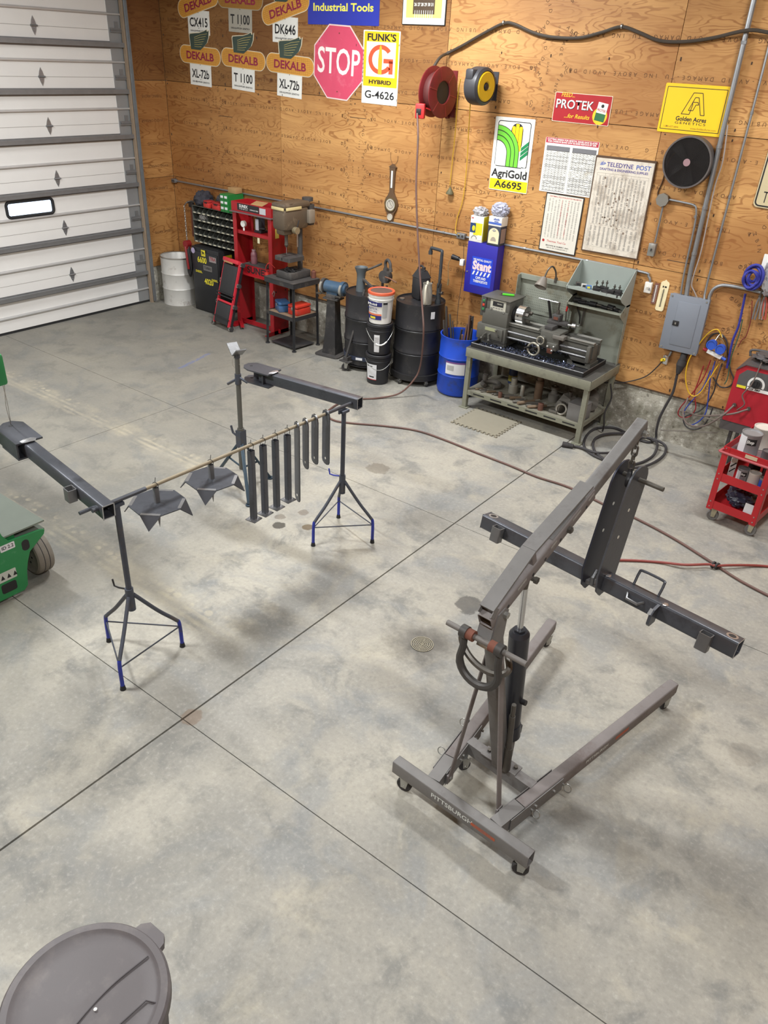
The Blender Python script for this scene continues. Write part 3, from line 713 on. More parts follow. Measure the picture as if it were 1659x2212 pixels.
# ================================================================ tripod stands, rod, parts hung for welding
M_STAND = mat('stand_blue_grey', (74, 78, 88), .5, .4, .2, 8, .0, 40, (98, 88, 76), .25, 5)
M_STAND_B = mat('stand_blue', (38, 52, 150), .45, .1, .2, 8, 0, 40, (60, 60, 70), .2, 6)
def tripod(name, label, x, y, feet, top, grp):
    t = thing(name, label, 'stand', (x, y, 0), 0, grp)
    b = B(); b.cyl((0, 0, .43), (0, 0, top - .01), .018, n=14); b.cyl((0, 0, .40), (0, 0, .56), .026, n=14); b.build('column', M_STAND, t)
    b = B(); b.tube([(-.028, -.005, .545), (-.075, -.02, .54), (-.105, -.03, .545), (-.115, -.03, .59)], .006, 6); b.cyl((-.02, 0, .545), (.02, 0, .545), .012, n=8); b.build('clamp_handle', M_STAND_B if y > -4 else M_BLACK, t)
    b = B(); b.box((0, 0, top - .012), (.05, .075, .02)); b.bar((0, -.045, top - .02), (0, -.045, top - .01), .03, .012); b.build('head', M_STAND, t)
    fl = []
    for fx, fy in feet:
        f = V((fx - x, fy - y, 0)); r = f.length; u = f / r
        pts = bez([u * .02 + V((0, 0, .51)), u * (r * .55) + V((0, 0, .34)), u * (r * .9) + V((0, 0, .235)), u * (r * .985) + V((0, 0, .19)), u * r + V((0, 0, .02))], 5)
        k_ = len(pts) - 9; lg = B().tube(pts[:k_ + 1], .0125, 10).build('leg', M_STAND, t); B().tube(pts[k_:], .0126, 10).build('leg_end', M_STAND_B, lg)
        B().cyl(u * r, u * r + V((0, 0, .032)), .019, .014, n=12).build('rubber_foot', M_RUBBER, lg)
        fl.append(u * (r * .985) + V((0, 0, .17)))
    for i in range(3): B().tube([fl[i], fl[(i + 1) % 3]], .005, 6).build('leg_brace', M_STAND, t)
    return t
gS = 'blue tripod stands carrying the rod'
tripod('tripod_stand', 'blue tripod stand under the rod end with the two octagonal plates', 6.385, -5.742, ((6.101, -5.765), (6.504, -5.486), (6.542, -5.982)), 1.168, gS)
tripod('tripod_stand', 'blue tripod stand under the rod end beside the drilled flat bars', 6.403, -3.738, ((6.339, -4.01), (6.667, -3.657), (6.208, -3.541)), 1.120, gS)
M_ROD = mat('tan_rod', (140, 128, 106), .6, .1, .15, 12)
rod0, rod1 = V((6.39, -5.90, 1.183)), V((6.39, -3.56, 1.135))
def rz(y): return rod0.z + (rod1.z - rod0.z) * (y - rod0.y) / (rod1.y - rod0.y)
b = B(); b.cyl((6.39, -5.55, rz(-5.55)), (6.39, -3.93, rz(-3.93)), .0115, n=12); rd = b.build('wooden_rod', M_ROD)
tag(rd, 'long tan rod resting across the two blue tripod stands', 'rod')
B().cyl(rod0, (6.39, -5.54, rz(-5.54)), .0135, n=12).build('steel_end_sleeve', M_STEEL_D, rd); B().cyl((6.39, -3.94, rz(-3.94)), rod1, .0135, n=12).build('steel_end_sleeve', M_STEEL_D, rd)

# two arms on the rod ends
def arm(name, label, p_near, p_far, plate_l, flip):
    """square tube with clevis plates on the far end; rod goes through the near end"""
    a = (p_far - p_near); L = a.length; yaw = math.atan2(a.y, a.x); pit = -math.asin(a.z / L)
    t = thing(name, label, 'steel arm', p_near, rot=(0, pit, yaw), group='welded steel arms on the rod')
    b = B(); b.htube((-.055, 0, 0), (L - plate_l * .55, 0, 0), .076, .092, .006); tb = b.build('arm_tube', M_STEEL_D, t)
    e = -.0556; b = B()
    for q in (-1, 1): b.bar((e, -.038, q * .043), (e, .038, q * .043), .0012, .006); b.bar((e, q * .035, -.046), (e, q * .035, .046), .0012, .006, up=(0, 1, 0))
    b.build('cut_end', M_GROUND, tb)
    for s in (-1, 1):
        b = B(); w = .085
        b.prism([(L - plate_l, -w), (L - plate_l, w), (L - .09, w), (L - .03, w * .7), (L, w * .25), (L, -w * .4), (L - .05, -w)], .011, Mx.Translation((0, 0, s * .052 - .0055)))
        pl = b.build('clevis_plate', M_STEEL_D, t)
        b = B(); b.cyl((L - .06, 0, s * .052 - .0062), (L - .06, 0, s * .052 + .0062), .013, n=14); b.build('plate_hole', M_BLACK, pl)
    b = B(); b.box((L - .22, 0, 0), (.012, .12, .092)); b.box((L - .17, flip * (.078 if flip > 0 else .05), 0), (.25, .01, .092)); b.build('clevis_web', M_STEEL_D, t)
    b = B(); b.blob((L - plate_l + .01, 0, .058), (.05, .1, .008), .3, 12, 6, 2); b.build('weld_bead', M_GROUND, t)
    return t
ar = arm('tow_bar', 'dark square steel arm on the rod, its clevis end wired to the green lift', V((6.385, -5.825, 1.172)), V((5.26, -5.725, 1.255)), .30, 1)
b = B(); b.htube((.235, .068, .035), (.235, .068, -.045), .06, .055, .005, up=(0, 1, 0)); b.build('pin_pocket', M_STEEL_B, ar)
b = B(); b.cyl((.03, .03, -.0), (.03, .13, -.004), .011, n=10); b.build('cross_pin', M_STEEL_D, ar)
arm('tow_bar', 'dark square steel arm on the rod, its clevis end against the jack stand', V((6.385, -3.598, 1.136)), V((5.33, -3.715, 1.136)), .30, -1)

# wire ties, octagonal plates
def octo(y, z, label, yaw):
    t = thing('octagonal_plate', label, 'steel plate', (6.39, y, z), yaw, 'octagonal plates hung on the rod')
    R = .155; c = R * .4142
    base = [(c, R), (R, c), (R, -c), (c, -R), (-c, -R), (-R, -c), (-R, c), (-c, R)]
    b = B(); b.prism(base, .006); b.build('plate', M_STEEL_D, t)
    for k in range(4):
        b = B(rot_z(k * PI / 2 + PI / 4)); w = R * .80 / 2 * 1.03; Rm = R * 1.0
        m = [(Rm, -w, .006), (Rm, w, .006), (Rm + .055, 0, -.075), (Rm - .004, -w, 0), (Rm - .004, w, 0), (Rm + .05, 0, -.078)]
        b.mesh(m, [(0, 1, 2), (3, 5, 4), (0, 2, 5, 3), (1, 4, 5, 2), (0, 3, 4, 1)]); tip = b.build('bent_tip', M_STEEL_D, t)
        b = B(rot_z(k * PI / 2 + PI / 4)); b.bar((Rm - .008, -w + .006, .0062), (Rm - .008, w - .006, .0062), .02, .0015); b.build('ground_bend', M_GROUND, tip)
    b = B(); b.htube((0, 0, .0), (0, 0, .105), .03, .03, .003, up=(0, 1, 0)); b.build('stub_tube', M_STEEL_B, t)
    b = B(); b.bar((0, 0, 0), (0, 0, -.06), .022, .022); b.cyl((0, 0, -.06), (0, 0, -.17), .017, .001, n=4); b.build('point', M_STEEL_B, t)
    b = B(); zr = rz(y) - z; b.tube(bez([(0, -.014, .09), (-.016, -.01, zr), (0, 0, zr + .016), (.016, .01, zr), (0, .014, .09)], 5), .002, 5); b.tube([(0, 0, zr + .016), (.006, .003, zr + .05)], .002, 5); b.build('tie_wire', M_BLACK, t)
octo(-5.47, rz(-5.47) - .125, 'octagonal steel plate with bent corners beside the wired arm', D(-9))
octo(-5.04, rz(-5.04) - .125, 'octagonal steel plate with bent corners beside the square tubes', D(-9))
# square tubes with foot plates
for i, (y, zb_, lab) in enumerate(((-4.69, .586, 'square steel tube with foot plate next to an octagonal plate'), (-4.578, .584, 'second square steel tube with foot plate from the octagonal plates'), (-4.46, .583, 'third square steel tube with foot plate from the octagonal plates'), (-4.34, .594, 'shorter square steel tube with foot plate next to the long flat bar'))):
    zt_ = rz(y) - .04
    t = thing('square_tube_post', lab, 'steel post', (6.39, y, 0), 0, 'square tubes hung on the rod'); t.rotation_euler = (0, 0, D(6 - 3 * i)); 
    b = B(); b.htube((0, 0, zb_), (0, 0, zt_), .04, .04, .003, up=(0, 1, 0)); b.build('tube', M_STEEL_D, t)
    b = B(); b.box((0, 0, zb_ - .004), (.085, .085, .006)); b.build('foot_plate', M_STEEL_B, t)
    b = B(); b.ring(.034, .021, .004, Mx.Translation((0, 0, zb_ - .001)), 8); b.build('weld_bead', M_GROUND, t)
    b = B(); zr = rz(y); b.tube(bez([(0, -.018, zt_ - .01), (-.015, -.01, zr), (0, 0, zr + .015), (.015, .01, zr), (0, .018, zt_ - .01)], 5), .002, 5); b.tube([(0, 0, zr + .015), (.004, .0, zr + .04)], .002, 5); b.build('tie_wire', M_BLACK, t)
# flat bars with rounded ends
for i, (y, zb_, lab) in enumerate(((-4.24, .575, 'longest flat steel bar with rounded ends hung on the rod'), (-4.15, .815, 'short flat steel bar beside the longest bar on the rod'), (-4.05, .815, 'short flat steel bar between two other short bars on the rod'), (-3.925, .765, 'short flat steel bar beside the blue tripod stand'))):
    zr = rz(y); w = .0525
    t = thing('flat_bar', lab, 'steel bar', (6.39, y, zr - .016), D(-28 + 3 * i), 'rounded flat bars threaded on the rod')
    Lb = zr + .022 - zb_
    pts = [(-w, -Lb + .03), (-w * .8, -Lb + .01), (-w * .3, -Lb), (w * .3, -Lb), (w * .8, -Lb + .01), (w, -Lb + .03), (w, .0), (w * .8, .03), (w * .3, .045), (-w * .3, .045), (-w * .8, .03), (-w, 0)]
    b = B(rot_x(PI / 2)); b.prism(pts, .008, Tz(0, 0, -.004)); br = b.build('bar', M_STEEL_D, t)
    b = B(rot_x(PI / 2)); b.cyl((.0, -Lb + .05, -.0046), (.0, -Lb + .05, .0046), .010, n=12); b.build('bar_hole', mat('bright_hole'), br)
    b = B(rot_x(PI / 2)); b.prism([(-w, .0), (-w * .8, .03), (-w * .3, .045), (w * .3, .045), (w * .8, .03), (w, 0), (w * .82, .025), (w * .3, .041), (-w * .3, .041), (-w * .82, .025)], .0086, Tz(0, 0, -.0043)); b.build('ground_edge', M_GROUND, br)

# tall jack stand
t = thing('jack_stand', 'tall steel jack stand with V head on three legs', 'stand', (5.185, -3.672, 0))
b = B(); b.cyl((0, 0, .17), (0, 0, 1.22), .021, n=14); b.cyl((0, 0, .16), (0, 0, .56), .03, n=14); b.build('column', mat('jack_column', (92, 91, 86), .55, .3, .2), t)
b = B(); b.box((0, 0, .46), (.06, .07, .16)); b.tube([(-.03, 0, .46), (-.08, -.02, .5), (-.1, -.02, .56)], .01, 6); b.build('leg_collar', M_STAND, t)
b = B(); b.cyl((-.03, 0, 1.0), (-.1, -.03, .95), .012, n=6); b.cyl((.02, 0, 1.03), (.09, .02, 1.0), .012, n=6); b.cyl((0, 0, .97), (0, 0, 1.06), .028, n=12); b.build('lock_collar', M_STAND, t)
M_TEAL = mat('jack_teal', (50, 66, 78), .5, .3, .2)
for fx, fy in ((5.5, -3.907), (5.283, -3.428), (4.832, -3.64)):
    f = V((fx - 5.185, fy + 3.672, 0)); b = B(); b.bar(f * .06 + V((0, 0, .42)), f + V((0, 0, .012)), .03, .02, bev=.003); b.cyl(f + V((0, 0, 0)), f + V((0, 0, .012)), .03, n=12); lg = b.build('leg', M_TEAL, t)
    b = B(); b.tube([f * .02 + V((0, 0, .17)), f * .55 + V((0, 0, .20))], .009, 6); b.build('leg_brace', M_TEAL, lg)
for s in (-1, 1):
    b = B(rot_z(D(-20))); b.box((s * .052, 0, 1.262), (.12, .09, .008), (0, -s * D(38), 0)); b.build('v_head_plate', M_STEEL_B, t)
b = B(); b.cyl((0, 0, 1.2), (0, 0, 1.235), .026, n=12); b.build('head_socket', M_STEEL_D, t)
b = B(); b.tube(bez([(-.03, .02, 1.22), (-.06, .0, 1.16), (-.02, -.02, 1.12), (.025, .0, 1.15), (.03, 0, 1.1)], 5), .0015, 4); b.build('tie_wire', M_ZINC, t)

# ================================================================ things on the back wall
WY = -.0165
M_SIGNW = mat('sign_white', (228, 228, 222), .45, 0, .05, 10, 0, 40, (190, 180, 160), .1, 7)
M_SIGNBK = mat('print_black', (34, 34, 36), .5, 0, .1)
M_YEL = mat('sign_yellow', (238, 190, 20), .45, 0, .05)
M_BROWN = mat('brown_edge', (80, 58, 40), .6)
_layer = [0]
def plate(par, w, h, m, r=.008, th=.003, name='plate'):
    return B().prism(rrect(w, h, r), th).build(name, m, par)
def art(par, pts, m, z, name='print', d=.0006, M=None):
    b = B(); b.prism(pts, d, (M or Mx()) @ Tz(0, 0, z)); return b.build(name, m, par)
def rect(cx, cy, w, h): return [(cx - w / 2, cy - h / 2), (cx + w / 2, cy - h / 2), (cx + w / 2, cy + h / 2), (cx - w / 2, cy + h / 2)]

# ---- seed-corn signs with a winged ear
M_EAR = mat('ear_gold', (206, 148, 60), .5, 0, .12, 20); M_EARD = mat('ear_line', (150, 96, 40), .6)
M_WING = mat('wing_green', (58, 74, 66), .55, 0, .15); M_WINGL = mat('wing_line', (206, 186, 110), .55); M_MAROON = mat('maroon', (140, 34, 62), .5)
M_EDGE = mat('sign_edge', (218, 206, 178), .5)
def ear_pts(w, h):
    r = h / 2; return rrect(w, h, r * .98, 8)
def dekalb(label, cx, cy_px, w, code, roll=0, small='DEKALB-PFIZER GENETICS', dim=1.0, tilt_ear=0.0, px=None):
    p = ony(*px, WY)
    t = wallthing('winged_ear_sign', label, 'sign', p.x, p.z, roll, WY, 'winged ear seed signs')
    h = w * .25
    k = '' if dim == 1 else '_dim'
    ear_m = mat('ear_gold' + k, tuple(int(c * dim) for c in (206, 148, 60)), .5, 0, .12, 20); edge_m = mat('sign_edge' + k, tuple(int(c * dim) for c in (218, 206, 178)), .5)
    E_ = rot_z(tilt_ear)
    b = B(E_); b.prism(ear_pts(w + .016, h + .016), .003); ear = b.build('ear_backing', edge_m, t)
    b = B(E_ @ Tz(0, 0, .003)); b.prism(ear_pts(w, h), .0006); b.build('ear', ear_m, ear)
    b = B(E_ @ Tz(0, 0, .0037))
    for i in range(-4, 5): b.box((0, i * h / 10, 0), (w * (.96 - .02 * abs(i) ** 1.5), .0022, .0003))
    for i in range(-11, 12): b.box((i * w / 24, 0, 0), (.0014, h * .92, .0003))
    b.build('kernel_lines', M_EARD, ear)
    text('DEKALB', M_MAROON, ear, (0, -h * .06, .0046), h * .62, (0, 0, tilt_ear), .028, 1.0, fit=w * .68)
    # wing
    if small is not None:
        W = [(-.21, .036), (-.235, .26), (-.22, .29), (-.12, .305), (.007, .32), (.116, .352), (.188, .385), (.205, .35), (.242, .378), (.23, .262), (.188, .167), (.105, .095), (.025, .036)]
        W = [(x * w, (y * .86 + .05) * w) for x, y in W]
        W2 = [(x * 1.05 + (.004 if x > 0 else -.006), y * 1.02 + .004) for x, y in W]
        b = B(); b.prism(W2, .003, Tz(0, 0, .0005)); wg = b.build('wing_backing', edge_m, t)
        b = B(); b.prism(W, .0006, Tz(0, 0, .0048)); b.build('wing', M_WING, wg)
        b = B()
        for i in range(6):
            a = [(-.12, .11 + .03 * i), (-.02 + .008 * i, .11 + .04 * i), (.05 + .03 * i, .12 + .045 * i)]
            pts = [V((x * w, (y * .86 + .03) * w, .0058)) for x, y in a]
            for q in range(2): b.bar(pts[q], pts[q + 1], .0035, .0004)
        b.build('feather_lines', M_WINGL, wg)
    ph = w * .34; pw = w * .53
    y0 = -h / 2 - ph / 2 + .012
    b = B(); b.prism(rrect(pw, ph, .004, 2, (0, y0)), .002, Tz(0, 0, -.0005)); pl = b.build('number_plate', M_SIGNW if dim == 1 else mat('sign_white_dim', (168, 164, 152), .5), t)
    text(code, M_SIGNBK, pl, (0, y0 - .0 + ph * .0, .0025), ph * .52, (0, 0, 0), .02, fit=pw * .82)
    text('DEKALB-PFIZER GENETICS', M_SIGNBK, pl, (0, y0 - ph * .34, .0025), ph * .09, (0, 0, 0), .02, fit=pw * .8)
    for yy in (y0 + ph * .42, y0 - ph * .22): B().cyl((0, yy, .0015), (0, yy, .004), .005, n=8).build('screw', M_SIGNBK, pl)
    return t
ew = .775
dekalb('winged ear sign XL-72b beside the garage door', 0, 0, ew, 'XL-72b', D(-2), px=(432, 120))
dekalb('winged ear sign T1100 with a clean white number plate', 0, 0, ew, 'T 1100', D(-2.5), px=(525, 128))
dekalb('winged ear sign XL-72b next to the stop sign', 0, 0, ew, 'XL-72b', D(-2.5), px=(626, 140))
dekalb('winged ear sign with tilted ear over a CX415 plate', 0, 0, ew, 'CX415', D(-1), px=(427, 6), tilt_ear=D(14))
dekalb('faded winged ear sign over a yellowed T1100 plate', 0, 0, ew, 'T 1100', D(-2), px=(518, -2), dim=.78)
dekalb('winged ear sign with tilted ear over a DK646 plate', 0, 0, ew, 'DK646', D(-1.5), px=(616, 18), tilt_ear=D(16))

# ---- industrial tools sign
x, z, w, hh, ro = quad((665.6, 0), (821.4, 0), (819.2, 57), (666.6, 51.7)); w *= 1.0; full = .62
t = wallthing('tools_sign', 'blue sign with yellow lettering above the stop sign', 'sign', x, z - hh / 2 + full / 2, ro, WY)
plate(t, w, full, mat('sign_blue', (40, 52, 160), .4, 0, .05)); text('Industrial Tools', mat('print_yellow', (246, 232, 90), .5), t, (-.0, -full / 2 + .165, .0042), .105, bold=.022, fit=w * .84)

# ---- stop sign
p0, p1 = ony(676.6, 140, WY), ony(784.8, 150, WY); pc = ony(731, 136, WY); hz_ = (ony(732, 55, WY).z - ony(730, 217, WY).z)
t = wallthing('stop_sign', 'octagonal pink red stop sign on the plywood', 'sign', pc.x, pc.z, D(-2), WY)
R = hz_ / 2; c = R * .4142
oc = lambda R: [(R * .4142, R), (R, R * .4142), (R, -R * .4142), (R * .4142, -R), (-R * .4142, -R), (-R, -R * .4142), (-R, R * .4142), (-R * .4142, R)]
b = B(); b.prism(oc(R), .003); b.build('plate', mat('stop_border', (226, 200, 196), .5), t)
art(t, oc(R - .014), mat('stop_red', (202, 72, 100), .42, 0, .08, 5, 0, 40, (214, 110, 130), .2, 3), .003, 'face')
text('STOP', mat('stop_letter', (236, 224, 220), .5), t, (0, -.0, .0045), R * .98, bold=.012, fit=R * 1.7)
for yy in (R * .78, -R * .78): B().cyl((0, yy, .003), (0, yy, .006), .008, n=8).build('bolt', M_RUST, t)

# ---- Funk's hybrid sign
x, z, w, hh, ro = quad((785.4, 64.9), (866.3, 67.4), (858.4, 230.4), (783.2, 221))
t = wallthing('seed_sign', 'tall white and yellow seed sign with an orange letter G', 'sign', x, z, ro, WY)
plate(t, w, hh, M_SIGNW); art(t, rrect(w * .94, hh * .74, .006, 2, (0, hh * .115)), M_YEL, .003)
art(t, rect(0, hh * .115, w * .80, hh * .47), M_SIGNW, .0037)
text("FUNK'S", M_SIGNBK, t, (0, hh * .405, .0045), hh * .13, bold=.03, fit=w * .78)
text('HYBRID', M_SIGNBK, t, (0, -hh * .195, .0045), hh * .075, bold=.035, fit=w * .62)
text('G-4626', M_SIGNBK, t, (0, -hh * .375, .0045), hh * .15, bold=.014, fit=w * .82)
mo = mat('print_orange', (232, 84, 50), .5)
b = B(); S_ = Mx.Diagonal((1, .2 * hh / (.34 * w), 1, 1)); b.ring(w * .34, w * .235, .0006, Tz(0, hh * .115, .0044) @ S_, 32, D(38), D(325)); b.prism(rect(w * .21, -w * .02, w * .26, w * .085), .0006, Tz(0, hh * .115, .0044)); b.prism(rect(w * .285, -w * .14, w * .11, w * .25), .0006, Tz(0, hh * .115, .0044)); b.build('letter_g', mo, t)
b = B(); b.prism([(-w * .05, -hh * .2), (w * .05, -hh * .2), (w * .055, 0), (w * .03, hh * .16), (0, hh * .2), (-w * .03, hh * .16), (-w * .055, 0)], .0006, Tz(-w * .01, hh * .115, .0052)); b.build('corn_ear', mat('corn_yellow', (238, 172, 40), .5), t)

# ---- framed calendar
x, z, w, hh, ro = quad((872.4, 0), (966.8, 0), (963, 56.2), (870.6, 52.7)); full = .62
t = wallthing('framed_calendar', 'framed yellow calendar hung high on the wall', 'calendar', x, z - hh / 2 + full / 2, ro, WY)
B().prism(rrect(w, full, .004), .014).build('backing', M_SIGNBK, t); art(t, rect(0, 0, w * .97, full * .98), M_SIGNW, .014, 'mat_board'); art(t, rect(0, .02, w * .82, full * .86), mat('calendar_yellow', (214, 200, 110), .6, 0, .08), .0148)
art(t, rect(0, -.06, w * .50, full * .5), mat('calendar_brown', (78, 62, 46), .6), .0156)
rows = [('1 2 3 4', 0), ('5 6 7 8 9 10 11', 1), ('12 13 14 15 16 17 18', 2), ('19 20 21 22 23 24 25', 3), ('26 27 28 29 30 31', 4)]
for s_, i in rows: text(s_, M_SIGNW, t, (0, .09 - .055 * i, .0165), .04, bold=.02, fit=w * (.44 if i else .25))
b = B(); rr_ = random.Random(2)
for i in range(9): b.box((-w * .2 + i * w * .05, -.215, .0165), (.006, .07, .0004))
b.build('print', M_SIGNW, t)
text('Crow', M_SIGNBK, t, (-w * .335, .03, .0156), .035, bold=.02); text('Seed', M_SIGNBK, t, (w * .335, .03, .0156), .035, bold=.02)

# ---- AgriGold sign
x, z, w, hh, ro = quad((1072.4, 250.6), (1159, 258.7), (1137.2, 419), (1057.2, 407.6))
t = wallthing('corn_logo_sign', 'tall white sign with green field and corn ear logo over yellow strip', 'sign', x, z, ro, WY)
plate(t, w, hh, M_SIGNW, th=.004); Z = .004
art(t, rect(0, -hh * .415, w * .985, hh * .15), mat('strip_yellow', (246, 214, 24), .45), Z)
text('A6695', M_SIGNBK, t, (0, -hh * .415, Z + .0012), hh * .135, bold=.02, fit=w * .72)
text('AgriGold', M_SIGNBK, t, (0, -hh * .262, Z + .0012), hh * .15, bold=.026, fit=w * .92)
bx0, bx1, by0, by1 = -w * .42, w * .42, -hh * .165, hh * .455; bw, bh = bx1 - bx0, by1 - by0; bcx, bcy = 0, (by0 + by1) / 2
art(t, rrect(bw, bh, .028, 5, (bcx, bcy)), M_SIGNBK, Z, 'logo_border'); art(t, rrect(bw - .016, bh - .016, .022, 5, (bcx, bcy)), M_SIGNW, Z + .0006, 'logo_field')
def arcband(x0, y0, ro_, ri_, leg, m, zz, name):
    """quarter arch: vertical leg on the right, arch to the left edge"""
    cx, cy = x0, y0
    out = [(cx + ro_ * math.cos(D(a)), cy + ro_ * math.sin(D(a))) for a in range(0, 91, 9)]; inn = [(cx + ri_ * math.cos(D(a)), cy + ri_ * math.sin(D(a))) for a in range(90, -1, -9)]
    art(t, [(cx + ro_, leg)] + out + inn + [(cx + ri_, leg)], m, zz, name)
mg = mat('logo_green', (112, 204, 60), .45); mgd = mat('logo_dark_green', (24, 128, 78), .45); myy = mat('logo_yellow', (250, 196, 20), .45)
ew_ = bw * .36; exc = bcx + bw * .10
art(t, rrect(ew_, bh * .60, ew_ * .48, 6, (exc, by1 - .016 - bh * .30)), M_SIGNBK, Z + .0012, 'logo_corn_outline')
for k in range(3): 
    sw = ew_ * .27; cxk = exc + (k - 1) * ew_ * .30; art(t, rrect(sw, bh * (.58 if k == 1 else .53), sw * (.15 if k == 1 else .35), 4, (cxk, by1 - .018 - bh * .30 + (0 if k == 1 else -.012))), myy, Z + .0018, 'logo_kernel_row')
for i, (m_, r0_) in enumerate(((M_SIGNBK, .0),)):
    pass
xr = bx1 - .008; yl = bcy + bh * .04
for k in range(3):
    art(t, [(bcx + bw * .27, yl - .005 - k * bh * .1 - bh * .08), (xr, yl + bh * .06 - k * bh * .1), (xr, yl + bh * .06 - k * bh * .1 - bh * .088), (bcx + bw * .27, yl - .005 - k * bh * .1 - bh * .16)], mgd, Z + .0024 - k * .0001, 'logo_field_row')
xl = bx0 + .008; base = by0 + .008
arcband(xl, base + bh * .26, bw * .705, bw * .0, base, M_SIGNBK, Z + .0026, 'logo_arch_outline')
for k in range(3):
    ro2 = bw * (.69 - k * .122); arcband(xl, base + bh * .26, ro2, ro2 - bw * .10, base, mg, Z + .0034, 'logo_arch')
arcband(xl, base + bh * .26, bw * .325, 0.0, base, M_SIGNW, Z + .0034, 'logo_field')
arcband(xl + bw * .97, base + bh * .02, .0, -bw * .15, base, M_SIGNW, Z + .0034, 'logo_field')

# ---- Protek sign
x, z, w, hh, ro = quad((1201.4, 197.9), (1325, 207.8), (1315, 273.4), (1192.7, 260.7))
t = wallthing('feed_sign', 'red feed sign with white lettering and a feed bag picture', 'sign', x, z, ro, WY)
plate(t, w, hh, mat('sign_edge_cream', (220, 206, 180), .5)); art(t, rrect(w * .98, hh * .96, .006, 2), mat('feed_red', (164, 32, 40), .4, 0, .08), .003)
text('FEED...', mat('feed_yellow', (236, 190, 40), .5), t, (-w * .26, hh * .42, .0044), hh * .2, shear=.25, bold=.01)
text('PROTEK', M_SIGNBK, t, (-w * .135 + .004, hh * .10 - .004, .0042), hh * .42, bold=.02, fit=w * .66); text('PROTEK', M_SIGNW, t, (-w * .135, hh * .10, .005), hh * .42, bold=.012, fit=w * .66)
text('...for Results', mat('feed_yellow'), t, (-w * .06, -hh * .28, .0044), hh * .2, shear=.25, bold=.012, fit=w * .44)
b = B(); b.cyl((w * .33, -hh * .19, .0036), (w * .33, -hh * .19, .0044), hh * .29, n=28); b.build('print', mat('feed_yellow'), t)
BR = Tz(w * .345, -hh * .05, 0) @ rot_z(D(-8))
art(t, rect(0, 0, w * .17, hh * .62), M_SIGNW, .0046, 'bag_print', M=BR); art(t, rect(0, -hh * .18, w * .17, hh * .26), mat('bag_green', (40, 100, 60), .5), .0054, 'bag_print', M=BR)
text('PROTEK', mat('feed_red'), t, (w * .345, 0.0, .0056), hh * .12, (0, 0, D(-8)), .02, fit=w * .15)
b = B(BR); b.cyl((0, hh * .2, .0052), (0, hh * .2, .0058), hh * .06, n=14); b.build('bag_print', M_SIGNBK, t)

# ---- Golden Acres sign
x, z, w, hh, ro = quad((1441, 178.5), (1579.8, 187.2), (1557.3, 297), (1419.4, 283))
t = wallthing('genetics_sign', 'plain yellow sign with black outline letters beside the steel conduit', 'sign', x, z, ro, WY)
plate(t, w, hh, mat('genetics_yellow', (240, 196, 30), .42, 0, .03), .012, .004)
b = B()
for a_, c_ in (((-w * .46, hh * .43), (w * .46, hh * .43)), ((-w * .46, -hh * .43), (w * .46, -hh * .43)), ((-w * .46, -hh * .43), (-w * .46, hh * .43)), ((w * .46, -hh * .43), (w * .46, hh * .43))):
    b.bar((*a_, .0045), (*c_, .0045), .005, .001)
b.build('border_line', M_SIGNBK, t)
b = B(); Q = lambda *pts: [V((px_ * w, py_ * hh, .0047)) for px_, py_ in pts]
def pl_line(pts, cl=True):
    n = len(pts)
    for i in range(n if cl else n - 1): b.bar(pts[i], pts[(i + 1) % n], .0055, .001)
pl_line(Q((-.17, -.10), (-.04, .335), (.10, .335), (.19, -.10), (.13, -.10), (.055, .245), (0, .245), (-.07, -.02), (.0, -.02), (.03, .10), (.07, .10), (.055, .15), (-.03, .15), (-.02, .10), (-.045, -.10)))
b.build('logo_outline', M_SIGNBK, t)
text('Golden Acres', M_SIGNBK, t, (.0, -hh * .20, .0048), hh * .125, bold=.026, fit=w * .48); text('GENETICS', M_SIGNBK, t, (.0, -hh * .285, .0048), hh * .07, bold=.006, fit=w * .48, spacing=1.3)
text('1-800-657-6846', mat('print_brown', (150, 112, 30), .6), t, (-w * .29, -hh * .375, .0048), hh * .055, bold=.0); text('www.GoldenAcres.com', mat('print_brown'), t, (w * .22, -hh * .38, .0048), hh * .06, bold=.0)

# ---- charts
M_PAPER = mat('chart_paper', (216, 212, 200), .6, 0, .05, 6); M_PAPERD = mat('chart_paper_dirty', (214, 206, 192), .6, 0, .06, 6, 0, 40, (150, 134, 116), .42, 5)
M_GREYINK = mat('grey_ink', (120, 116, 112), .6)
def rules(par, w, h, y0, y1, nrow, ncol, m, z, thick=None, x0=None, x1=None):
    x0 = -w * .44 if x0 is None else x0; x1 = w * .44 if x1 is None else x1
    b = B()
    for i in range(nrow + 1):
        y = y0 + (y1 - y0) * i / nrow; b.box(((x0 + x1) / 2, y, z), (x1 - x0, .0035 if (thick and i in thick) else .0012, .0004))
    for i in range(ncol + 1): b.box((x0 + (x1 - x0) * i / ncol, (y0 + y1) / 2, z), (.0012, abs(y1 - y0), .0004))
    o = b.build('table_rules', m, par); return o
def figures(par, xs_, ys_, m, z, cw, chh, rnd):
    b = B()
    for x in xs_:
        for y in ys_:
            if rnd.random() < .93: b.box((x, y, z), (cw * rnd.uniform(.5, 1), chh, .0004))
    o = b.build('printed_figures', m, par); o['kind'] = 'stuff'; return o
rn = random.Random(4)
x, z, w, hh, ro = quad((1178.8, 294.4), (1295.2, 308), (1278, 427), (1166.9, 412.4))
t = wallthing('saw_speed_chart', 'white band saw speed chart with a red title strip', 'chart', x, z, ro, WY, 'technical wall charts')
plate(t, w, hh, M_SIGNW, .01, .003)
art(t, rect(0, hh * .45, w * .98, hh * .095), mat('chart_red', (176, 44, 66), .5), .003)
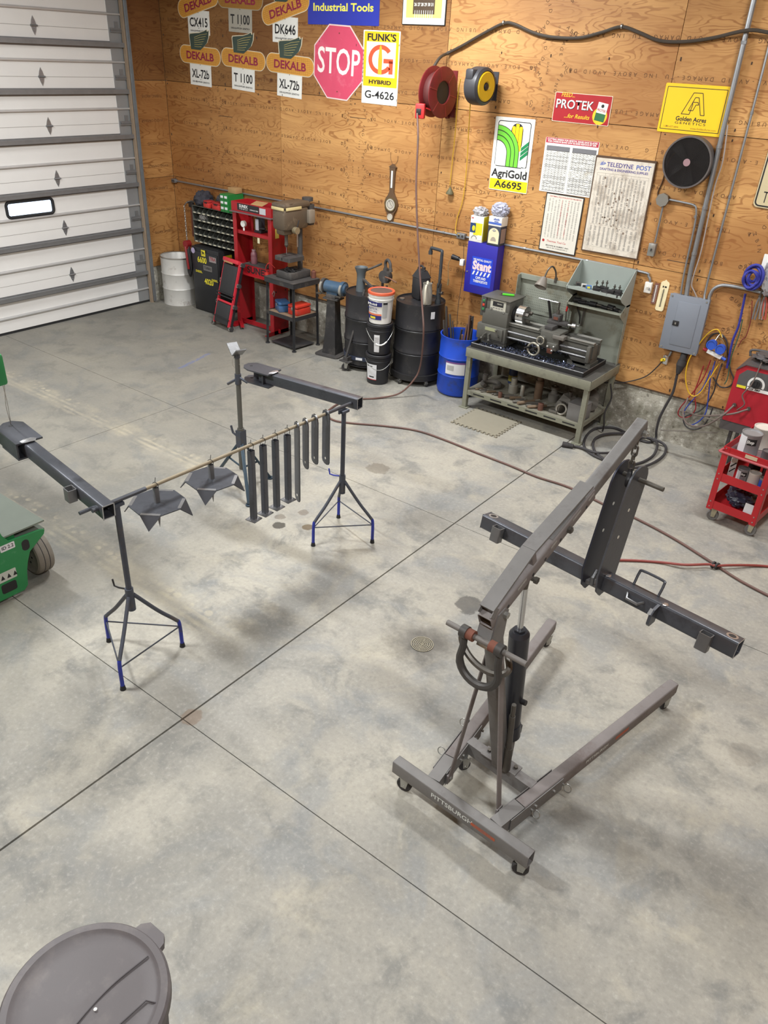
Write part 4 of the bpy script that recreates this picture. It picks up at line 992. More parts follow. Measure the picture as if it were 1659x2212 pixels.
text('CUTTING SPEEDS FOR BIMETAL BAND SAW BLADES', M_SIGNW, t, (-.0, hh * .468, .0042), hh * .042, bold=.03, fit=w * .93); text('FOR CARBON BAND SAW BLADES REDUCE BY 50%', M_SIGNW, t, (-.0, hh * .43, .0042), hh * .042, bold=.03, fit=w * .9)
for sx in (-1, 1):
    xa, xb = (-w * .46, -w * .02) if sx < 0 else (w * .03, w * .47)
    art(t, rect((xa + xb) / 2, hh * .315, xb - xa, hh * .08), mat('chart_head', (112, 112, 116), .6), .0032); rules(t, w, hh, hh * .27, -hh * .47, 22, 7, M_SIGNBK, .0034, (0, 3, 5, 8, 9, 14, 15, 17, 18, 20, 22), xa, xb)
    figures(t, [xa + (xb - xa) * (i + .5) / 7 for i in range(7)], [hh * .27 - hh * .74 * (i + .5) / 22 for i in range(22)], M_GREYINK, .0033, w * .035, hh * .012, rn)
x, z, w, hh, ro = quad((1183.5, 417.2), (1262.2, 429.5), (1240.4, 550.3), (1166.9, 535.6))
t = wallthing('decimal_chart', 'narrow paper chart of decimal equivalents below the saw chart', 'chart', x, z, ro, WY, 'technical wall charts')
plate(t, w + .02, hh + .02, M_SIGNBK, .003, .008, 'backing_board'); art(t, rect(0, 0, w, hh), M_PAPER, .008, 'paper')
text('DECIMAL EQUIVALENTS', mat('chart_redink', (190, 70, 70), .6), t, (-w * .12, hh * .465, .0092), hh * .035, bold=.01, fit=w * .6)
text('OF MILLIMETERS', mat('chart_redink'), t, (w * .32, hh * .465, .0092), hh * .03, bold=.01, fit=w * .28)
figures(t, [-w * .40 + w * .8 * i / 9 for i in range(10)], [hh * .42 - hh * .68 * i / 40 for i in range(41)], M_GREYINK, .0088, w * .045, hh * .007, rn)
figures(t, [-w * .05, w * .13], [hh * .42 - hh * .66 * i / 38 for i in range(39)], mat('chart_redink'), .0089, w * .03, hh * .007, rn)
b = B(); b.cyl((-w * .42, -hh * .335, .0086), (-w * .42, -hh * .335, .0094), .014, n=12); b.build('seal', mat('chart_seal', (170, 40, 44), .5), t)
text('Thermex Tool Co', mat('chart_redink'), t, (-w * .05, -hh * .335, .0092), hh * .05, bold=.01, fit=w * .55, shear=.2)
text('BROWN & HUBERT, INC.', M_SIGNBK, t, (0, -hh * .415, .0092), hh * .032, bold=.02, fit=w * .66); text('309 W. FIR, CHARLESTON, IL', M_SIGNBK, t, (0, -hh * .455, .0092), hh * .024, bold=.01, fit=w * .6)
x, z, w, hh, ro = quad((1292, 337), (1421, 348.9), (1375.4, 560.2), (1257.4, 537.6))
t = wallthing('drafting_chart', 'large smudged paper chart in a thin frame under blue heading', 'chart', x, z, ro, WY, 'technical wall charts')
plate(t, w + .012, hh + .012, M_BROWN, .003, .014, 'frame_board'); art(t, rect(0, -.004, w - .012, hh - .02), M_PAPERD, .014, 'paper')
mb = mat('print_blue', (44, 82, 170), .5)
text('TELEDYNE', mat('print_navy', (60, 50, 130), .5), t, (-w * .075, hh * .425, .0154), hh * .062, bold=.008, fit=w * .45); text('POST', mb, t, (w * .32, hh * .425, .0154), hh * .062, bold=.008, fit=w * .24)
text('DRAFTING & ENGINEERING SUPPLIES', mat('print_navy'), t, (.0, hh * .375, .0154), hh * .034, bold=.015, fit=w * .82)
b = B()
for a in (100, 125, 150, 175, 60, 35): b.prism([(0, 0), (.028 * math.cos(D(a - 8)), .028 * math.sin(D(a - 8))), (.034 * math.cos(D(a)), .034 * math.sin(D(a))), (.028 * math.cos(D(a + 8)), .028 * math.sin(D(a + 8)))], .0005, Tz(-w * .365, hh * .415, .0148))
b.build('logo', mb, t)
rules(t, w, hh, hh * .335, hh * .31, 1, 6, M_GREYINK, .0148); rules(t, w, hh, hh * .335, -hh * .20, 1, 6, M_GREYINK, .0148); rules(t, w, hh, -hh * .20, -hh * .44, 1, 9, M_GREYINK, .0148)
figures(t, [-w * .38 + w * .76 * i / 12 for i in range(13)], [hh * .30 - hh * .49 * i / 60 for i in range(61)], M_GREYINK, .0146, w * .04, hh * .0042, rn)
figures(t, [-w * .40 + w * .8 * i / 10 for i in range(11)], [-hh * .22 - hh * .21 * i / 26 for i in range(27)], M_GREYINK, .0146, w * .045, hh * .0042, rn)
b = B()
for i in range(46):
    a, c_ = rn.gauss(.02, .16) * w, rn.gauss(-.0, .14) * hh
    if abs(a) < w * .4 and -hh * .42 < c_ < hh * .3: b.cyl((a, c_, .0149), (a, c_, .0151), rn.uniform(.003, .012), n=7)
sm = b.build('smudges', mat('smudge', (128, 112, 98), .8, 0, .2, 30), t); sm['kind'] = 'stuff'

# ---- pegboard sign cut by the frame edge
p = ony(1627, 445, WY); q = ony(1659, 330, WY)
t = wallthing('tool_outline_board', 'beige board with black border and painted tool outlines', 'board', p.x + .42, p.z + .30, D(-1), WY - .008)
plate(t, .84, .62, mat('board_beige', (190, 176, 140), .6, 0, .06), .04, .004); 
b = B(); pr = rrect(.81, .59, .035, 5); n_ = len(pr)
for i in range(n_): b.bar((*pr[i], .0046), (*pr[(i + 1) % n_], .0046), .012, .001)
b.build('border_line', M_SIGNBK, t); art(t, rect(-.28, .0, .06, .2), mat('board_print_grey', (96, 96, 88), .6), .0042); b = B(); b.box((-.33, -.18, .0046), (.05, .01, .001)); b.box((-.332, -.22, .0046), (.008, .09, .001)); b.build('tool_outline', M_SIGNBK, t)

# ---- round wall fan
pc = ony(1484, 351, -.12); r_ = (ony(1536, 352, -.12) - ony(1433, 350, -.12)).length / 2
t = wallthing('wall_fan', 'round black fan with wire grille fixed below the yellow sign', 'fan', pc.x, pc.z, 0, WY)
b = B(); b.ring(r_, r_ - .006, .11, None, 40); b.ring(r_ + .004, r_ - .01, .012, Tz(0, 0, .105), 40); b.build('shroud', mat('fan_shroud', (92, 86, 84), .5, .2), t)
b = B(); b.cyl((0, 0, 0), (0, 0, .01), r_ - .005, n=40); b.build('back_plate', M_BLACK, t)
b = B()
for i in range(24): b.ring(.035 + (r_ - .04) * i / 23, .0315 + (r_ - .04) * i / 23, .003, Tz(0, 0, .108), 36)
for i in range(8): b.bar((.03 * math.cos(i * PI / 4), .03 * math.sin(i * PI / 4), .107), (r_ * math.cos(i * PI / 4), r_ * math.sin(i * PI / 4), .107), .003, .003)
b.build('grille', mat('fan_grille', (40, 37, 37), .4, .3), t)
b = B()
for i in range(5):
    a = i * 2 * PI / 5; b.prism([(.02, -.01), (r_ * .85, -.06), (r_ * .9, .03), (.02, .02)], .004, rot_z(a) @ Tz(0, 0, .05) @ rot_x(D(22)))
b.cyl((0, 0, .01), (0, 0, .075), .04, n=20); b.build('blades', mat('fan_blade', (40, 38, 38), .4), t)
b = B(); b.cyl((0, 0, .104), (0, 0, .114), .032, n=20); b.build('badge', mat('fan_badge', (150, 120, 124), .4), t)
# fan cord
b = B(); b.tube(bez([(pc.x - .14, -.05, pc.z + .08), (pc.x - .2, -.03, pc.z - .02), (pc.x - .22, -.022, pc.z - .2), (pc.x - .24, -.022, pc.z - .3), (pc.x - .2, -.03, pc.z - .38)], 6), .005, 6)
fc = b.build('fan_cord', M_BROWN); tag(fc, 'dark cord running from the round fan to the junction box', 'cord')

# ---- conduits, boxes
def cond(name, label, px, r=.011, Y=-.035, m=None, world=None, n=6, straps=()):
    pts = [ony(*p, Y) for p in px] if world is None else [V(p) for p in world]
    b = B(); b.tube(bez(pts, n) if n > 1 else pts, r, 10); o = b.build(name, m or M_GALV); tag(o, label, 'conduit', None)
    for s_ in straps:
        i = min(len(pts) - 2, int(s_)); p = pts[i].lerp(pts[i + 1], s_ - i); d = (pts[i + 1] - pts[i]).normalized()
        B().cyl(p - d * .012, p + d * .012, r + .004, n=10).build('strap', M_GALV, o)
    return o
zc0 = ony(391, 391, -.03).z; 
xa, xb = ony(392, 391, -.035).x, ony(1432, 590, -.035).x
cond('wall_conduit', 'long horizontal steel conduit along the plywood seam', None, .012, world=[(ony(380, 390, WY).x + .035, -.03, ony(380, 390, WY).z), (2.5, -.03, 1.683), (5.35, -.03, 1.681)], n=1, straps=(.5, 1.2, 1.5, 1.8))
p_end = ony(1466, 615, -.035)
cond('wall_conduit', 'horizontal steel conduit bending down into the breaker panel', None, .012, world=[(5.48, -.03, 1.681), (6.2, -.03, 1.68), (7.13, -.03, 1.678), (7.24, -.035, 1.65), (7.275, -.04, 1.58), (7.285, -.05, 1.52)], n=4, straps=(.5, 1.4))
def outlet(label, px, w=.075, h=.05, d=.05, kind='outlet', m=None, grp='outlet boxes on the conduit', dx=0):
    p = ony(*px, WY)
    t = wallthing('outlet_box', label, kind, p.x + dx, p.z, 0, WY, grp)
    b = B(); b.box((0, 0, d / 2), (w, h, d), bev=.004); b.build('box', m or M_GALV, t)
    b = B(); b.box((0, 0, d + .001), (w * .95, h * .95, .003), bev=.001); cv = b.build('cover', M_GALV, t)
    for s in (-1, 1):
        b = B(); b.cyl((s * w * .22, 0, d + .002), (s * w * .22, 0, d + .004), .014, n=14); b.build('receptacle', M_BLACK_R, cv)
    return t
outlet('small outlet box at the conduit end by the garage door corner', (380, 390), dx=-.0)
outlet('outlet box on the conduit beside the ear plug cartons', (1000, 509), .11, .06)
PX = ony
# panel conduits
cond('panel_conduit', 'thick vertical steel conduit rising beside the yellow sign', None, .022, world=[ony(1640, -50, -.05), ony(1628.8, 0, -.05), ony(1560, 290, -.05), ony(1500, 548, -.05), ony(1487, 612, -.055), ony(1482, 645, -.07)], n=4, straps=(1.3, 2.1, 2.6, 3.0))
cond('panel_conduit', 'thin vertical conduit right of the thick one', None, .010, world=[ony(1690, -20, -.035), ony(1648.4, 151, -.035), ony(1590, 375, -.035), ony(1528, 611, -.035), ony(1521, 650, -.06)], n=3, straps=(1.4, 2.2))
cond('panel_cable', 'grey cable looping beside the thick conduit into the panel', None, .006, m=mat('cable_grey', (150, 140, 134), .6), world=[ony(x_, y_, -.055) for x_, y_ in ((1572, 270), (1562, 345), (1545, 400), (1530, 470), (1514, 545), (1500, 590), (1494, 615), (1500, 630), (1508, 648))], n=4)
cond('panel_conduit', 'curved thick conduit from the panel top to the blue strap', None, .016, world=[ony(1531, 655, -.06), ony(1533, 640, -.05), ony(1541, 625, -.045), ony(1556, 617, -.045), ony(1575, 617, -.045), ony(1612, 624, -.045), ony(1680, 640, -.045)], n=5)
cond('switch_conduit', 'thin conduit from the junction box down to the panel', None, .009, world=[ony(1446, 431, -.04), ony(1480, 438, -.035), ony(1498, 443, -.035), ony(1504, 453, -.035), ony(1500, 490, -.035), ony(1478, 590, -.035), ony(1470, 640, -.05)], n=4, straps=(3.4,))
cond('switch_conduit', 'short conduit between the junction box and the switch box', None, .009, world=[ony(1432, 446, -.035), ony(1415, 524, -.035)], n=1)
p = ony(1434, 431, WY); t = wallthing('junction_box', 'octagonal steel junction box below the round fan', 'junction box', p.x, p.z, 0, WY)
b = B(); b.cyl((0, 0, 0), (0, 0, .045), .058, n=8); b.build('box', M_GALV, t); b = B(); b.cyl((0, 0, .045), (0, 0, .049), .061, n=8); b.build('cover', M_ZINC, t)
p = ony(1411, 538, WY); t = wallthing('switch_box', 'grey steel switch box hanging under the thin conduit', 'switch', p.x, p.z, 0, WY)
b = B(); b.box((0, 0, .025), (.065, .115, .05), bev=.004); b.build('box', M_GALV, t); b = B(); b.box((0, 0, .052), (.068, .118, .004), bev=.001); cv = b.build('cover', M_ZINC, t); b = B(); b.box((0, 0, .058), (.01, .024, .014)); b.build('toggle', M_BLACK_R, cv)

# ---- breaker panel
x, z, w, hh, ro = quad((1450.7, 632.9), (1534.3, 649.1), (1503.2, 768.9), (1421.3, 750), -.09)
t = wallthing('breaker_panel', 'grey steel breaker panel with a closed door', 'electrical panel', x, z, ro, WY)
M_PANEL = mat('panel_grey', (126, 132, 142), .45, .1, .04)
b = B(); b.box((0, 0, .035), (w * .96, hh * .97, .07)); b.build('cabinet', M_PANEL, t); b = B(); b.box((0, 0, .073), (w, hh, .006), bev=.002); b.build('cover', M_PANEL, t)
b = B(); b.box((w * .03, .0, .078), (w * .56, hh * .78, .006), bev=.002); dr_ = b.build('panel_door', M_PANEL, t)
b = B(); b.box((-w * .2, .0, .084), (w * .16, .05, .008), bev=.004); b.build('latch', M_BLACK, dr_); b = B(); b.box((-w * .2, .0, .09), (.014, .02, .004)); b.build('latch_tongue', M_ZINC, dr_)
for sx in (-1, 1):
    for sy in (-1, 1): B().cyl((sx * w * .44, sy * hh * .46, .074), (sx * w * .44, sy * hh * .46, .08), .009, n=10).build('screw', M_ZINC, t)

# ---- switch plate and two thermometers
p = ony(1402, 620, WY); t = wallthing('light_switch', 'white plastic light switch plate beside the thermometers', 'switch', p.x, p.z, 0, WY)
b = B(); b.box((0, 0, .02), (.07, .105, .04), bev=.005); b.build('box', mat('plastic_white', (228, 224, 214), .45), t); b = B(); b.box((0, .0, .044), (.012, .026, .014), (D(20), 0, 0)); b.build('toggle', mat('plastic_white'), t)
p = ony(1415.5, 634, WY); t = wallthing('strip_thermometer', 'narrow brown strip thermometer next to the switch plate', 'thermometer', p.x, p.z, 0, WY)
b = B(); b.prism(rrect(.045, .205, .008), .008); b.build('board', mat('thermo_brown', (120, 78, 66), .5), t); b = B(); b.box((0, 0, .009), (.008, .17, .003)); b.build('tube', M_LETTER_W, t)
b = B()
for i in range(12):
    for s in (-1, 1): b.box((s * .013, -.08 + i * .0145, .0085), (.008, .002, .001))
b.build('scale_marks', M_LETTER_W, t)
p = ony(1431, 640, WY); t = wallthing('sign_thermometer', 'cream coloured thermometer board with scalloped ends', 'thermometer', p.x, p.z, D(-1), WY)
b = B(); b.prism([(-.042, -.13), (-.042, .13), (-.03, .145), (-.015, .15), (0, .165), (.015, .15), (.03, .145), (.042, .13), (.042, -.13), (.03, -.145), (-.03, -.145)], .006); b.build('board', mat('thermo_cream', (232, 218, 176), .5), t)
b = B(); b.box((0, -.015, .007), (.006, .18, .003)); b.box((-.012, .095, .007), (.012, .016, .002)); b.box((.012, .095, .007), (.02, .014, .002))
for i in range(14): b.box((0, -.1 + i * .012, .0066), (.03, .0018, .001))
b.build('scale_marks', M_SIGNBK, t)

# ---- barometer
p0, p1 = ony(850.8, 360, WY), ony(843.3, 476, WY); cz = ony(843.5, 441.5, -.04).z; cz2 = ony(843.3, 469, -.04).z; xm = ony(844, 442, -.04).x
t = wallthing('barometer', 'banjo shaped wooden barometer with a round dial', 'barometer', xm, cz, D(0), WY); M_WAL = mat('walnut', (92, 70, 50), .45, 0, .15, 10)
top = p0.z - cz; bt = cz2 - cz
b = B(); b.prism([(-.045, top), (.045, top), (.04, top - .03), (.035, top - .09), (.03, .14), (.05, .1), (.085, .05), (.095, 0), (.085, -.05), (.05, -.1), (.045, bt), (.035, bt - .045), (0, bt - .06), (-.035, bt - .045), (-.045, bt), (-.05, -.1), (-.085, -.05), (-.095, 0), (-.085, .05), (-.05, .1), (-.03, .14), (-.035, top - .09), (-.04, top - .03)], .025); b.build('case', M_WAL, t)
b = B(); b.prism([(-.055, top - .005), (0, top + .03), (.055, top - .005)], .028); b.build('pediment', M_WAL, t)
b = B(); b.cyl((0, 0, .025), (0, 0, .032), .07, n=32); b.build('dial', mat('dial_silver', (196, 190, 176), .4, .2), t); b = B(); b.ring(.08, .068, .012, Tz(0, 0, .025), 32); b.build('bezel', mat('brass_dark', (120, 104, 72), .4, .6), t)
b = B(); b.box((.0, .015, .034), (.003, .08, .001), (0, 0, D(35))); b.ring(.045, .042, .001, Tz(0, 0, .033), 24); b.build('dial_marks', M_SIGNBK, t)
b = B(); b.cyl((0, bt, .025), (0, bt, .032), .032, n=24); b.ring(.038, .031, .01, Tz(0, bt, .025), 24); b.build('small_dial', mat('dial_silver'), t); b = B(); b.box((0, (top + .1) / 2 + .02, .027), (.022, top * .45, .004)); b.build('thermometer_strip', M_LETTER_W, t)
b = B(); b.tube(bez([(-.05, top + .15, .005), (-.045, top + .08, .006), (-.0, top + .02, .01), (.05, top + .06, .006), (.055, top + .12, .004)], 5), .002, 5); b.build('hanging_wire', M_BROWN, t)

# ---- red hose reel and the hose
rc = ony(947, 200, -.36)
t = thing('hose_reel', 'dark red steel hose reel mounted high on the wall', 'hose reel', (rc.x, 0, rc.z), 0)
M_REEL = mat('reel_red', (116, 34, 36), .45, .2, .12, 8, 0, 40, (90, 40, 38), .3, 6)
# axis roughly across the wall: reel stands off the wall, discs seen obliquely
AX = Mx.Translation((-.045, -.30, 0)) @ rot_z(D(-4)) @ rot_y(PI / 2)
RR = .238
b = B(); b.lathe([(.105, .062), (.112, .055), (RR - .01, .055), (RR, .061), (RR, .069), (RR - .01, .073), (.112, .073), (.105, .066), (.105, .062)], 40, AX, cap=False); d1 = b.build('side_disc', M_REEL, t)
b = B(); b.lathe([(.05, -.073), (RR - .01, -.073), (RR, -.069), (RR, -.061), (RR - .01, -.055), (.05, -.055)], 40, AX); b.build('side_disc', M_REEL, t)
for i in range(6):
    a = D(18 + 60 * i); B().bar(AX @ V((.115 * math.cos(a), .115 * math.sin(a), .0735)), AX @ V((RR * .96 * math.cos(a), RR * .96 * math.sin(a), .0735)), .012, .004, up=AX.to_3x3() @ V((0, 0, 1))).build('disc_rib', mat('reel_red_light', (132, 48, 46), .45, .2), d1)
b = B(); b.lathe([(.0, .0), (.105, .0), (.108, .06)], 30, AX); b.build('spring_housing', M_BLACK, t); b = B(); b.lathe([(.04, .0), (.04, .035), (.02, .04), (0, .04)], 16, AX); b.build('axle', M_TOOL, t)
b = B(); b.lathe([(.18, -.055), (.19, -.03), (.195, 0), (.19, .03), (.18, .055)], 36, AX, cap=False); b.build('hose_coil', mat('hose_red_dark', (78, 34, 32), .6), t)
b = B(); b.bar((-.02, -.30, -.1), (-.02, -.0, -.1), .04, .012); b.bar((-.06, -.02, -.24), (-.06, -.02, .2), .12, .012, up=(0, 1, 0)); b.bar((-.09, -.30, 0), (-.09, -.02, -.25), .05, .01); b.build('mount_arm', M_REEL, t)
og = ony(908, 240, -.52) - V((rc.x, 0, rc.z))
b = B(); b.box(og, (.10, .06, .14), (0, 0, D(20)), bev=.012); b.bar(og + V((.04, .04, .03)), (0, -.3, -.2), .04, .01); gd = b.build('hose_guide', mat('guide_red', (190, 44, 44), .45), t); b = B(); b.box(og + V((-.0, -.03, -.005)), (.055, .012, .06), (0, 0, D(20)), bev=.006); b.build('roller_slot', M_BLACK, gd)
g0 = V((rc.x, 0, rc.z)) + og + V((-.01, -.04, -.02))
M_HOSE = mat('air_hose', (98, 70, 62), .55, 0, .12, 8, 0, 40, (78, 64, 58), .3, 6)
px_path = [(903, 300, -.62), (899, 400, -.7), (902, 500, -.78), (907, 590, -.86), (912, 660, -.92), (915, 720, -1.0)]
hp = [g0] + [ony(a_, b_, y_) for a_, b_, y_ in px_path]
fl = [(908, 790), (893, 822), (862, 850), (815, 860), (775, 862)]
zz = [.38, .2, .05, .012, .012]
hp += [onz(a_, b_, z_) for (a_, b_), z_ in zip(fl, zz)]
gp = [(745, 866), (718, 880), (705, 895), (722, 908), (760, 914), (830, 920), (900, 930), (960, 950), (1030, 978), (1100, 1005), (1160, 1030), (1230, 1053), (1310, 1092), (1370, 1118), (1450, 1160), (1530, 1210), (1600, 1255), (1690, 1302)]
hp += [onz(a_, b_, .012) for a_, b_ in gp]
b = B(); b.tube(bez(hp, 6), .0105, 8); ho = b.build('air_hose', M_HOSE); tag(ho, 'long brown air hose hanging from the reel and snaking over the floor', 'hose')
b = B(); b.tube(bez([onz(a_, b_, .0125 if a_ < 1480 or a_ > 1600 else .036) for a_, b_ in ((1250, 1212), (1345, 1210), (1420, 1214), (1480, 1220), (1530, 1219), (1546, 1222), (1580, 1221), (1640, 1222), (1720, 1230))], 6), .0105, 8)
h2 = b.build('air_hose', mat('air_hose_red', (134, 62, 56), .5)); tag(h2, 'red air hose lying straight and crossing under the other hose', 'hose')
cr = onz(1545, 1221, .03); b = B()
for i in range(2): b.ring(.03, .02, .014, Mx.Translation(cr + V((-.02 + .03 * i, 0, 0))) @ rot_z(D(-20)) @ rot_y(PI / 2), 14)
wr = b.build('hose_wrap', M_BLACK_R); tag(wr, 'black wrap joining the two crossing hoses on the floor', 'strap')

# ---- black and yellow cord reel
yc = ony(1033, 186, -.30)
t = thing('cord_reel', 'black cord reel with a yellow side plate on the wall', 'cord reel', (yc.x, 0, yc.z), 0)
AY = Mx.Translation((.0, -.27, 0)) @ rot_z(D(-8)) @ rot_y(PI / 2)
rr = .172
b = B(); b.lathe([(.0, -.085), (rr * .8, -.085), (rr * .97, -.07), (rr, -.05), (rr, .05), (rr * .97, .07), (rr * .82, .085), (rr * .8, .075), (0, .07)], 36, AY); b.build('housing', mat('reel_black', (58, 58, 62), .45, 0, .08), t)
b = B(); b.lathe([(.035, .08), (.05, .092), (rr * .72, .092), (rr * .78, .082), (rr * .78, .07)], 36, AY); b.build('side_plate', mat('reel_yellow', (214, 178, 30), .4), t)
b = B(); b.lathe([(0, .095), (.025, .095), (.036, .085), (.036, .07)], 20, AY); b.build('hub', M_BLACK, t)
b = B(); b.bar((.0, -.14, .0), (.0, -.0, .0), .06, .16); b.box((.0, -.012, 0), (.12, .02, .26)); b.build('wall_bracket', mat('reel_black'), t)
b = B(); Yt = Mx.Translation((-.1, -.3, .13)); b.box((-.03, -.37, .10), (.10, .13, .10), (0, 0, D(-8)), bev=.02); b.build('cord_mouth', mat('reel_black'), t)
M_CORDY = mat('cord_yellow', (196, 156, 40), .55)
cp = [ony(995, 170, -.36), ony(990, 200, -.3), ony(984, 280, -.1), ony(978, 340, -.05), ony(972, 400, -.04)]
b = B(); b.tube(bez(cp, 5), .005, 6); cy = b.build('reel_cord', M_CORDY); tag(cy, 'yellow cord hanging from the cord reel with a plug cluster at its end', 'cord')
pe = ony(972, 412, -.045); b = B(); b.lathe([(.012, .035), (.016, .02), (.042, -.02), (.042, -.035), (.0, -.035)], 12, None, pe); b.build('plug_cluster', mat('plug_green', (96, 92, 66), .6), cy)
cp = [ony(1016, 224, -.32), ony(1012, 290, -.12), ony(1008, 360, -.05), ony(1000, 430, -.035), ony(988, 470, -.035), ony(984, 500, -.05), ony(992, 507, -.07)]
b = B(); b.tube(bez(cp, 5), .005, 6); o = b.build('reel_cord', M_CORDY); tag(o, 'yellow supply cord from the cord reel to the outlet box', 'cord')

# ---- heavy black tubing draped along the wall top
M_TUBE = mat('black_tubing', (62, 54, 46), .55, 0, .12)
hp = [(935, 148, -.3), (950, 125, -.2), (967, 115, -.06), (1000, 98, -.05), (1045, 72, -.05), (1087, 51, -.05), (1110, 52, -.05), (1150, 70, -.05), (1190, 80, -.05), (1250, 82, -.05), (1300, 70, -.05), (1342, 58, -.05), (1380, 70, -.05), (1425, 88, -.05), (1480, 90, -.05), (1540, 82, -.05), (1590, 70, -.075), (1625, 65, -.09), (1659, 70, -.075), (1720, 82, -.05)]
b = B(); b.tube(bez([ony(*p) for p in hp], 5), .015, 8); o = b.build('wall_tubing', M_TUBE); tag(o, 'thick black tubing draped in waves along the top of the wall', 'hose')
for i, (a_, c_) in enumerate(((1087, 49), (1342, 57), (967, 115))): B().ring(.021, .015, .014, Mx.Translation(ony(a_, c_, -.05)) @ rot_y(PI / 2), 12).build('tubing_clip', M_ZINC, o)

# ---- blue thermostat cabinet with cartons on top
x0, x1 = ony(1011.7, 520, -.15).x, ony(1077.2, 533, -.15).x; zt = ony(1043, 526, -.15).z; zb_ = ony(999.2, 628, -.15).z
cw, chh, dp = x1 - x0, zt - zb_, .13
t = wallthing('parts_cabinet', 'blue steel parts cabinet hung on the wall beside the lathe', 'cabinet', (x0 + x1) / 2, (zt + zb_) / 2, 0, WY)
M_CABB = mat('cabinet_blue', (44, 40, 150), .4, .0, .06)
b = B(); b.box((0, 0, dp / 2), (cw, chh, dp)); b.build('body', M_CABB, t); b = B(); b.box((0, 0, dp + .004), (cw * .99, chh * .985, .008), bev=.003); dd = b.build('cabinet_door', M_CABB, t)
art(dd, rect(.015, -.0 - chh * .05, cw * .68, chh * .56), mat('label_blue', (36, 70, 200), .35), dp + .008, 'label')
text('WE INSTALL QUALITY', M_WHITE, dd, (.015, chh * .175, dp + .0095), .03, bold=.03, fit=cw * .6); text('Stant', mat('stant_pink', (238, 206, 208), .5), dd, (.015, chh * .055, dp + .0095), .13, bold=.05, fit=cw * .62)
b = B()
for i in range(5): b.prism([(-.02, -.022), (.0, -.022), (.02, .022), (.0, .022)], .0006, Tz(.015 + (i - 2) * cw * .125, -chh * .085, dp + .009))
b.build('slash_stripes', M_WHITE, dd)
text('CAPS AND', M_WHITE, dd, (.015, -chh * .175, dp + .0095), .038, bold=.035, fit=cw * .34); text('THERMOSTATS', M_WHITE, dd, (.015, -chh * .245, dp + .0095), .038, bold=.035, fit=cw * .48)
b = B(); b.cyl((-cw * .43, -.05, dp + .008), (-cw * .43, -.05, dp + .014), .009, n=10); b.build('lock', M_ZINC, dd)
top = zt + .001
def carton(name, label, x, w, d, h, z, m, y=None):
    t = thing(name, label, 'box', (x, (-.016 - d / 2 - .005) if y is None else y, z), 0, 'cartons on the blue cabinet')
    b = B(); b.box((0, 0, h / 2), (w, d, h), bev=.002); b.build('carton', m, t); return t
mcw = mat('carton_white', (230, 228, 220), .6, 0, .03)
t1 = carton('ear_plug_carton', 'white and yellow carton of ear plugs on the blue cabinet', x0 + .085, .165, .125, .27, top, mcw)
def face(par, cx, cz, w, h, m, d, name='print', off=.0): return B().box((cx, -d / 2 - .0006 - off, cz), (w, .001, h)).build(name, m, par)
mye = mat('carton_yellow', (214, 206, 40), .55); face(t1, .02, .135, .11, .13, mye, .125); face(t1, -.045, .145, .07, .1, mat('carton_navy', (36, 64, 110), .5), .125, off=.0006)
b = B(); b.sph((-.035, -.0645, .14), .02, 12, 8, (1, .12, 1.5)); b.build('print', mye, t1); B().box((.0831, 0, .14), (.001, .12, .26)).build('print', mye, t1)
text('3M', mat('carton_red', (196, 30, 40), .5), t1, (-.06, -.0636, .245), .022, (PI / 2, 0, 0), .04); b = B(); b.ring(.035, .030, .0006, Mx.Translation((-.02, -.0632, .03)) @ rot_x(PI / 2), 16, 0, PI); b.build('print', M_SIGNBK, t1); face(t1, .05, .05, .05, .05, mcw, .125, off=.001)
t2 = carton('dispenser_carton', 'navy and cream dispenser carton on the blue cabinet', x1 - .075, .155, .135, .20, top, mat('carton_navy_dark', (52, 58, 72), .5))
b = B(); pts = [(-.065, .02), (.065, .02), (.065, .12)] + [(.065 * math.cos(D(a)), .12 + .062 * math.sin(D(a))) for a in range(0, 181, 18)]; b.prism(pts, .001, Mx.Translation((0, -.0675, 0)) @ rot_x(PI / 2)); b.build('print', mat('carton_cream', (226, 212, 176), .6), t2)
b = B(); b.prism([(.035 * math.cos(D(a)), .045 + .045 * math.sin(D(a))) for a in range(0, 181, 18)], .0006, Mx.Translation((0, -.0686, 0)) @ rot_x(PI / 2)); b.build('print', mat('carton_taupe', (160, 150, 136), .6), t2)
b = B(); b.sph((0, -.0688, .155), .018, 14, 6, (1.2, .04, .6)); b.build('print', M_SIGNBK, t2); text('EAR', M_WHITE, t2, (0, -.0698, .155), .018, (PI / 2, 0, 0), .03); B().box((.0782, 0, .1), (.001, .1, .15)).build('print', mat('carton_tan', (150, 130, 122), .6), t2)
t3 = carton('glove_carton', 'white and blue low carton stacked on the dispenser carton', x1 - .075, .16, .135, .095, top + .2015, mcw)
face(t3, 0, .028, .16, .022, mat('carton_blue', (70, 100, 176), .5), .135); text('allsafe', mat('carton_blue'), t3, (.015, -.0692, .072), .03, (PI / 2, 0, 0), .03); text('wipes', mat('carton_blue'), t3, (.015, -.0692, .05), .024, (PI / 2, 0, 0), .03)
M_BAG = mat('clear_bag', (176, 174, 178), .2, 0, .25, 16, .8, 22, spec=.7, coat=.5)
b = B(); b.blob((x0 + .085, -.085, top + .272 + .04), (.16, .12, .10), .2, 40, 24, 3, 4, -.04); o = b.build('plastic_bag', M_BAG); tag(o, 'small crumpled clear plastic bag on the ear plug carton', 'bag', 'bags of gloves on the cartons')
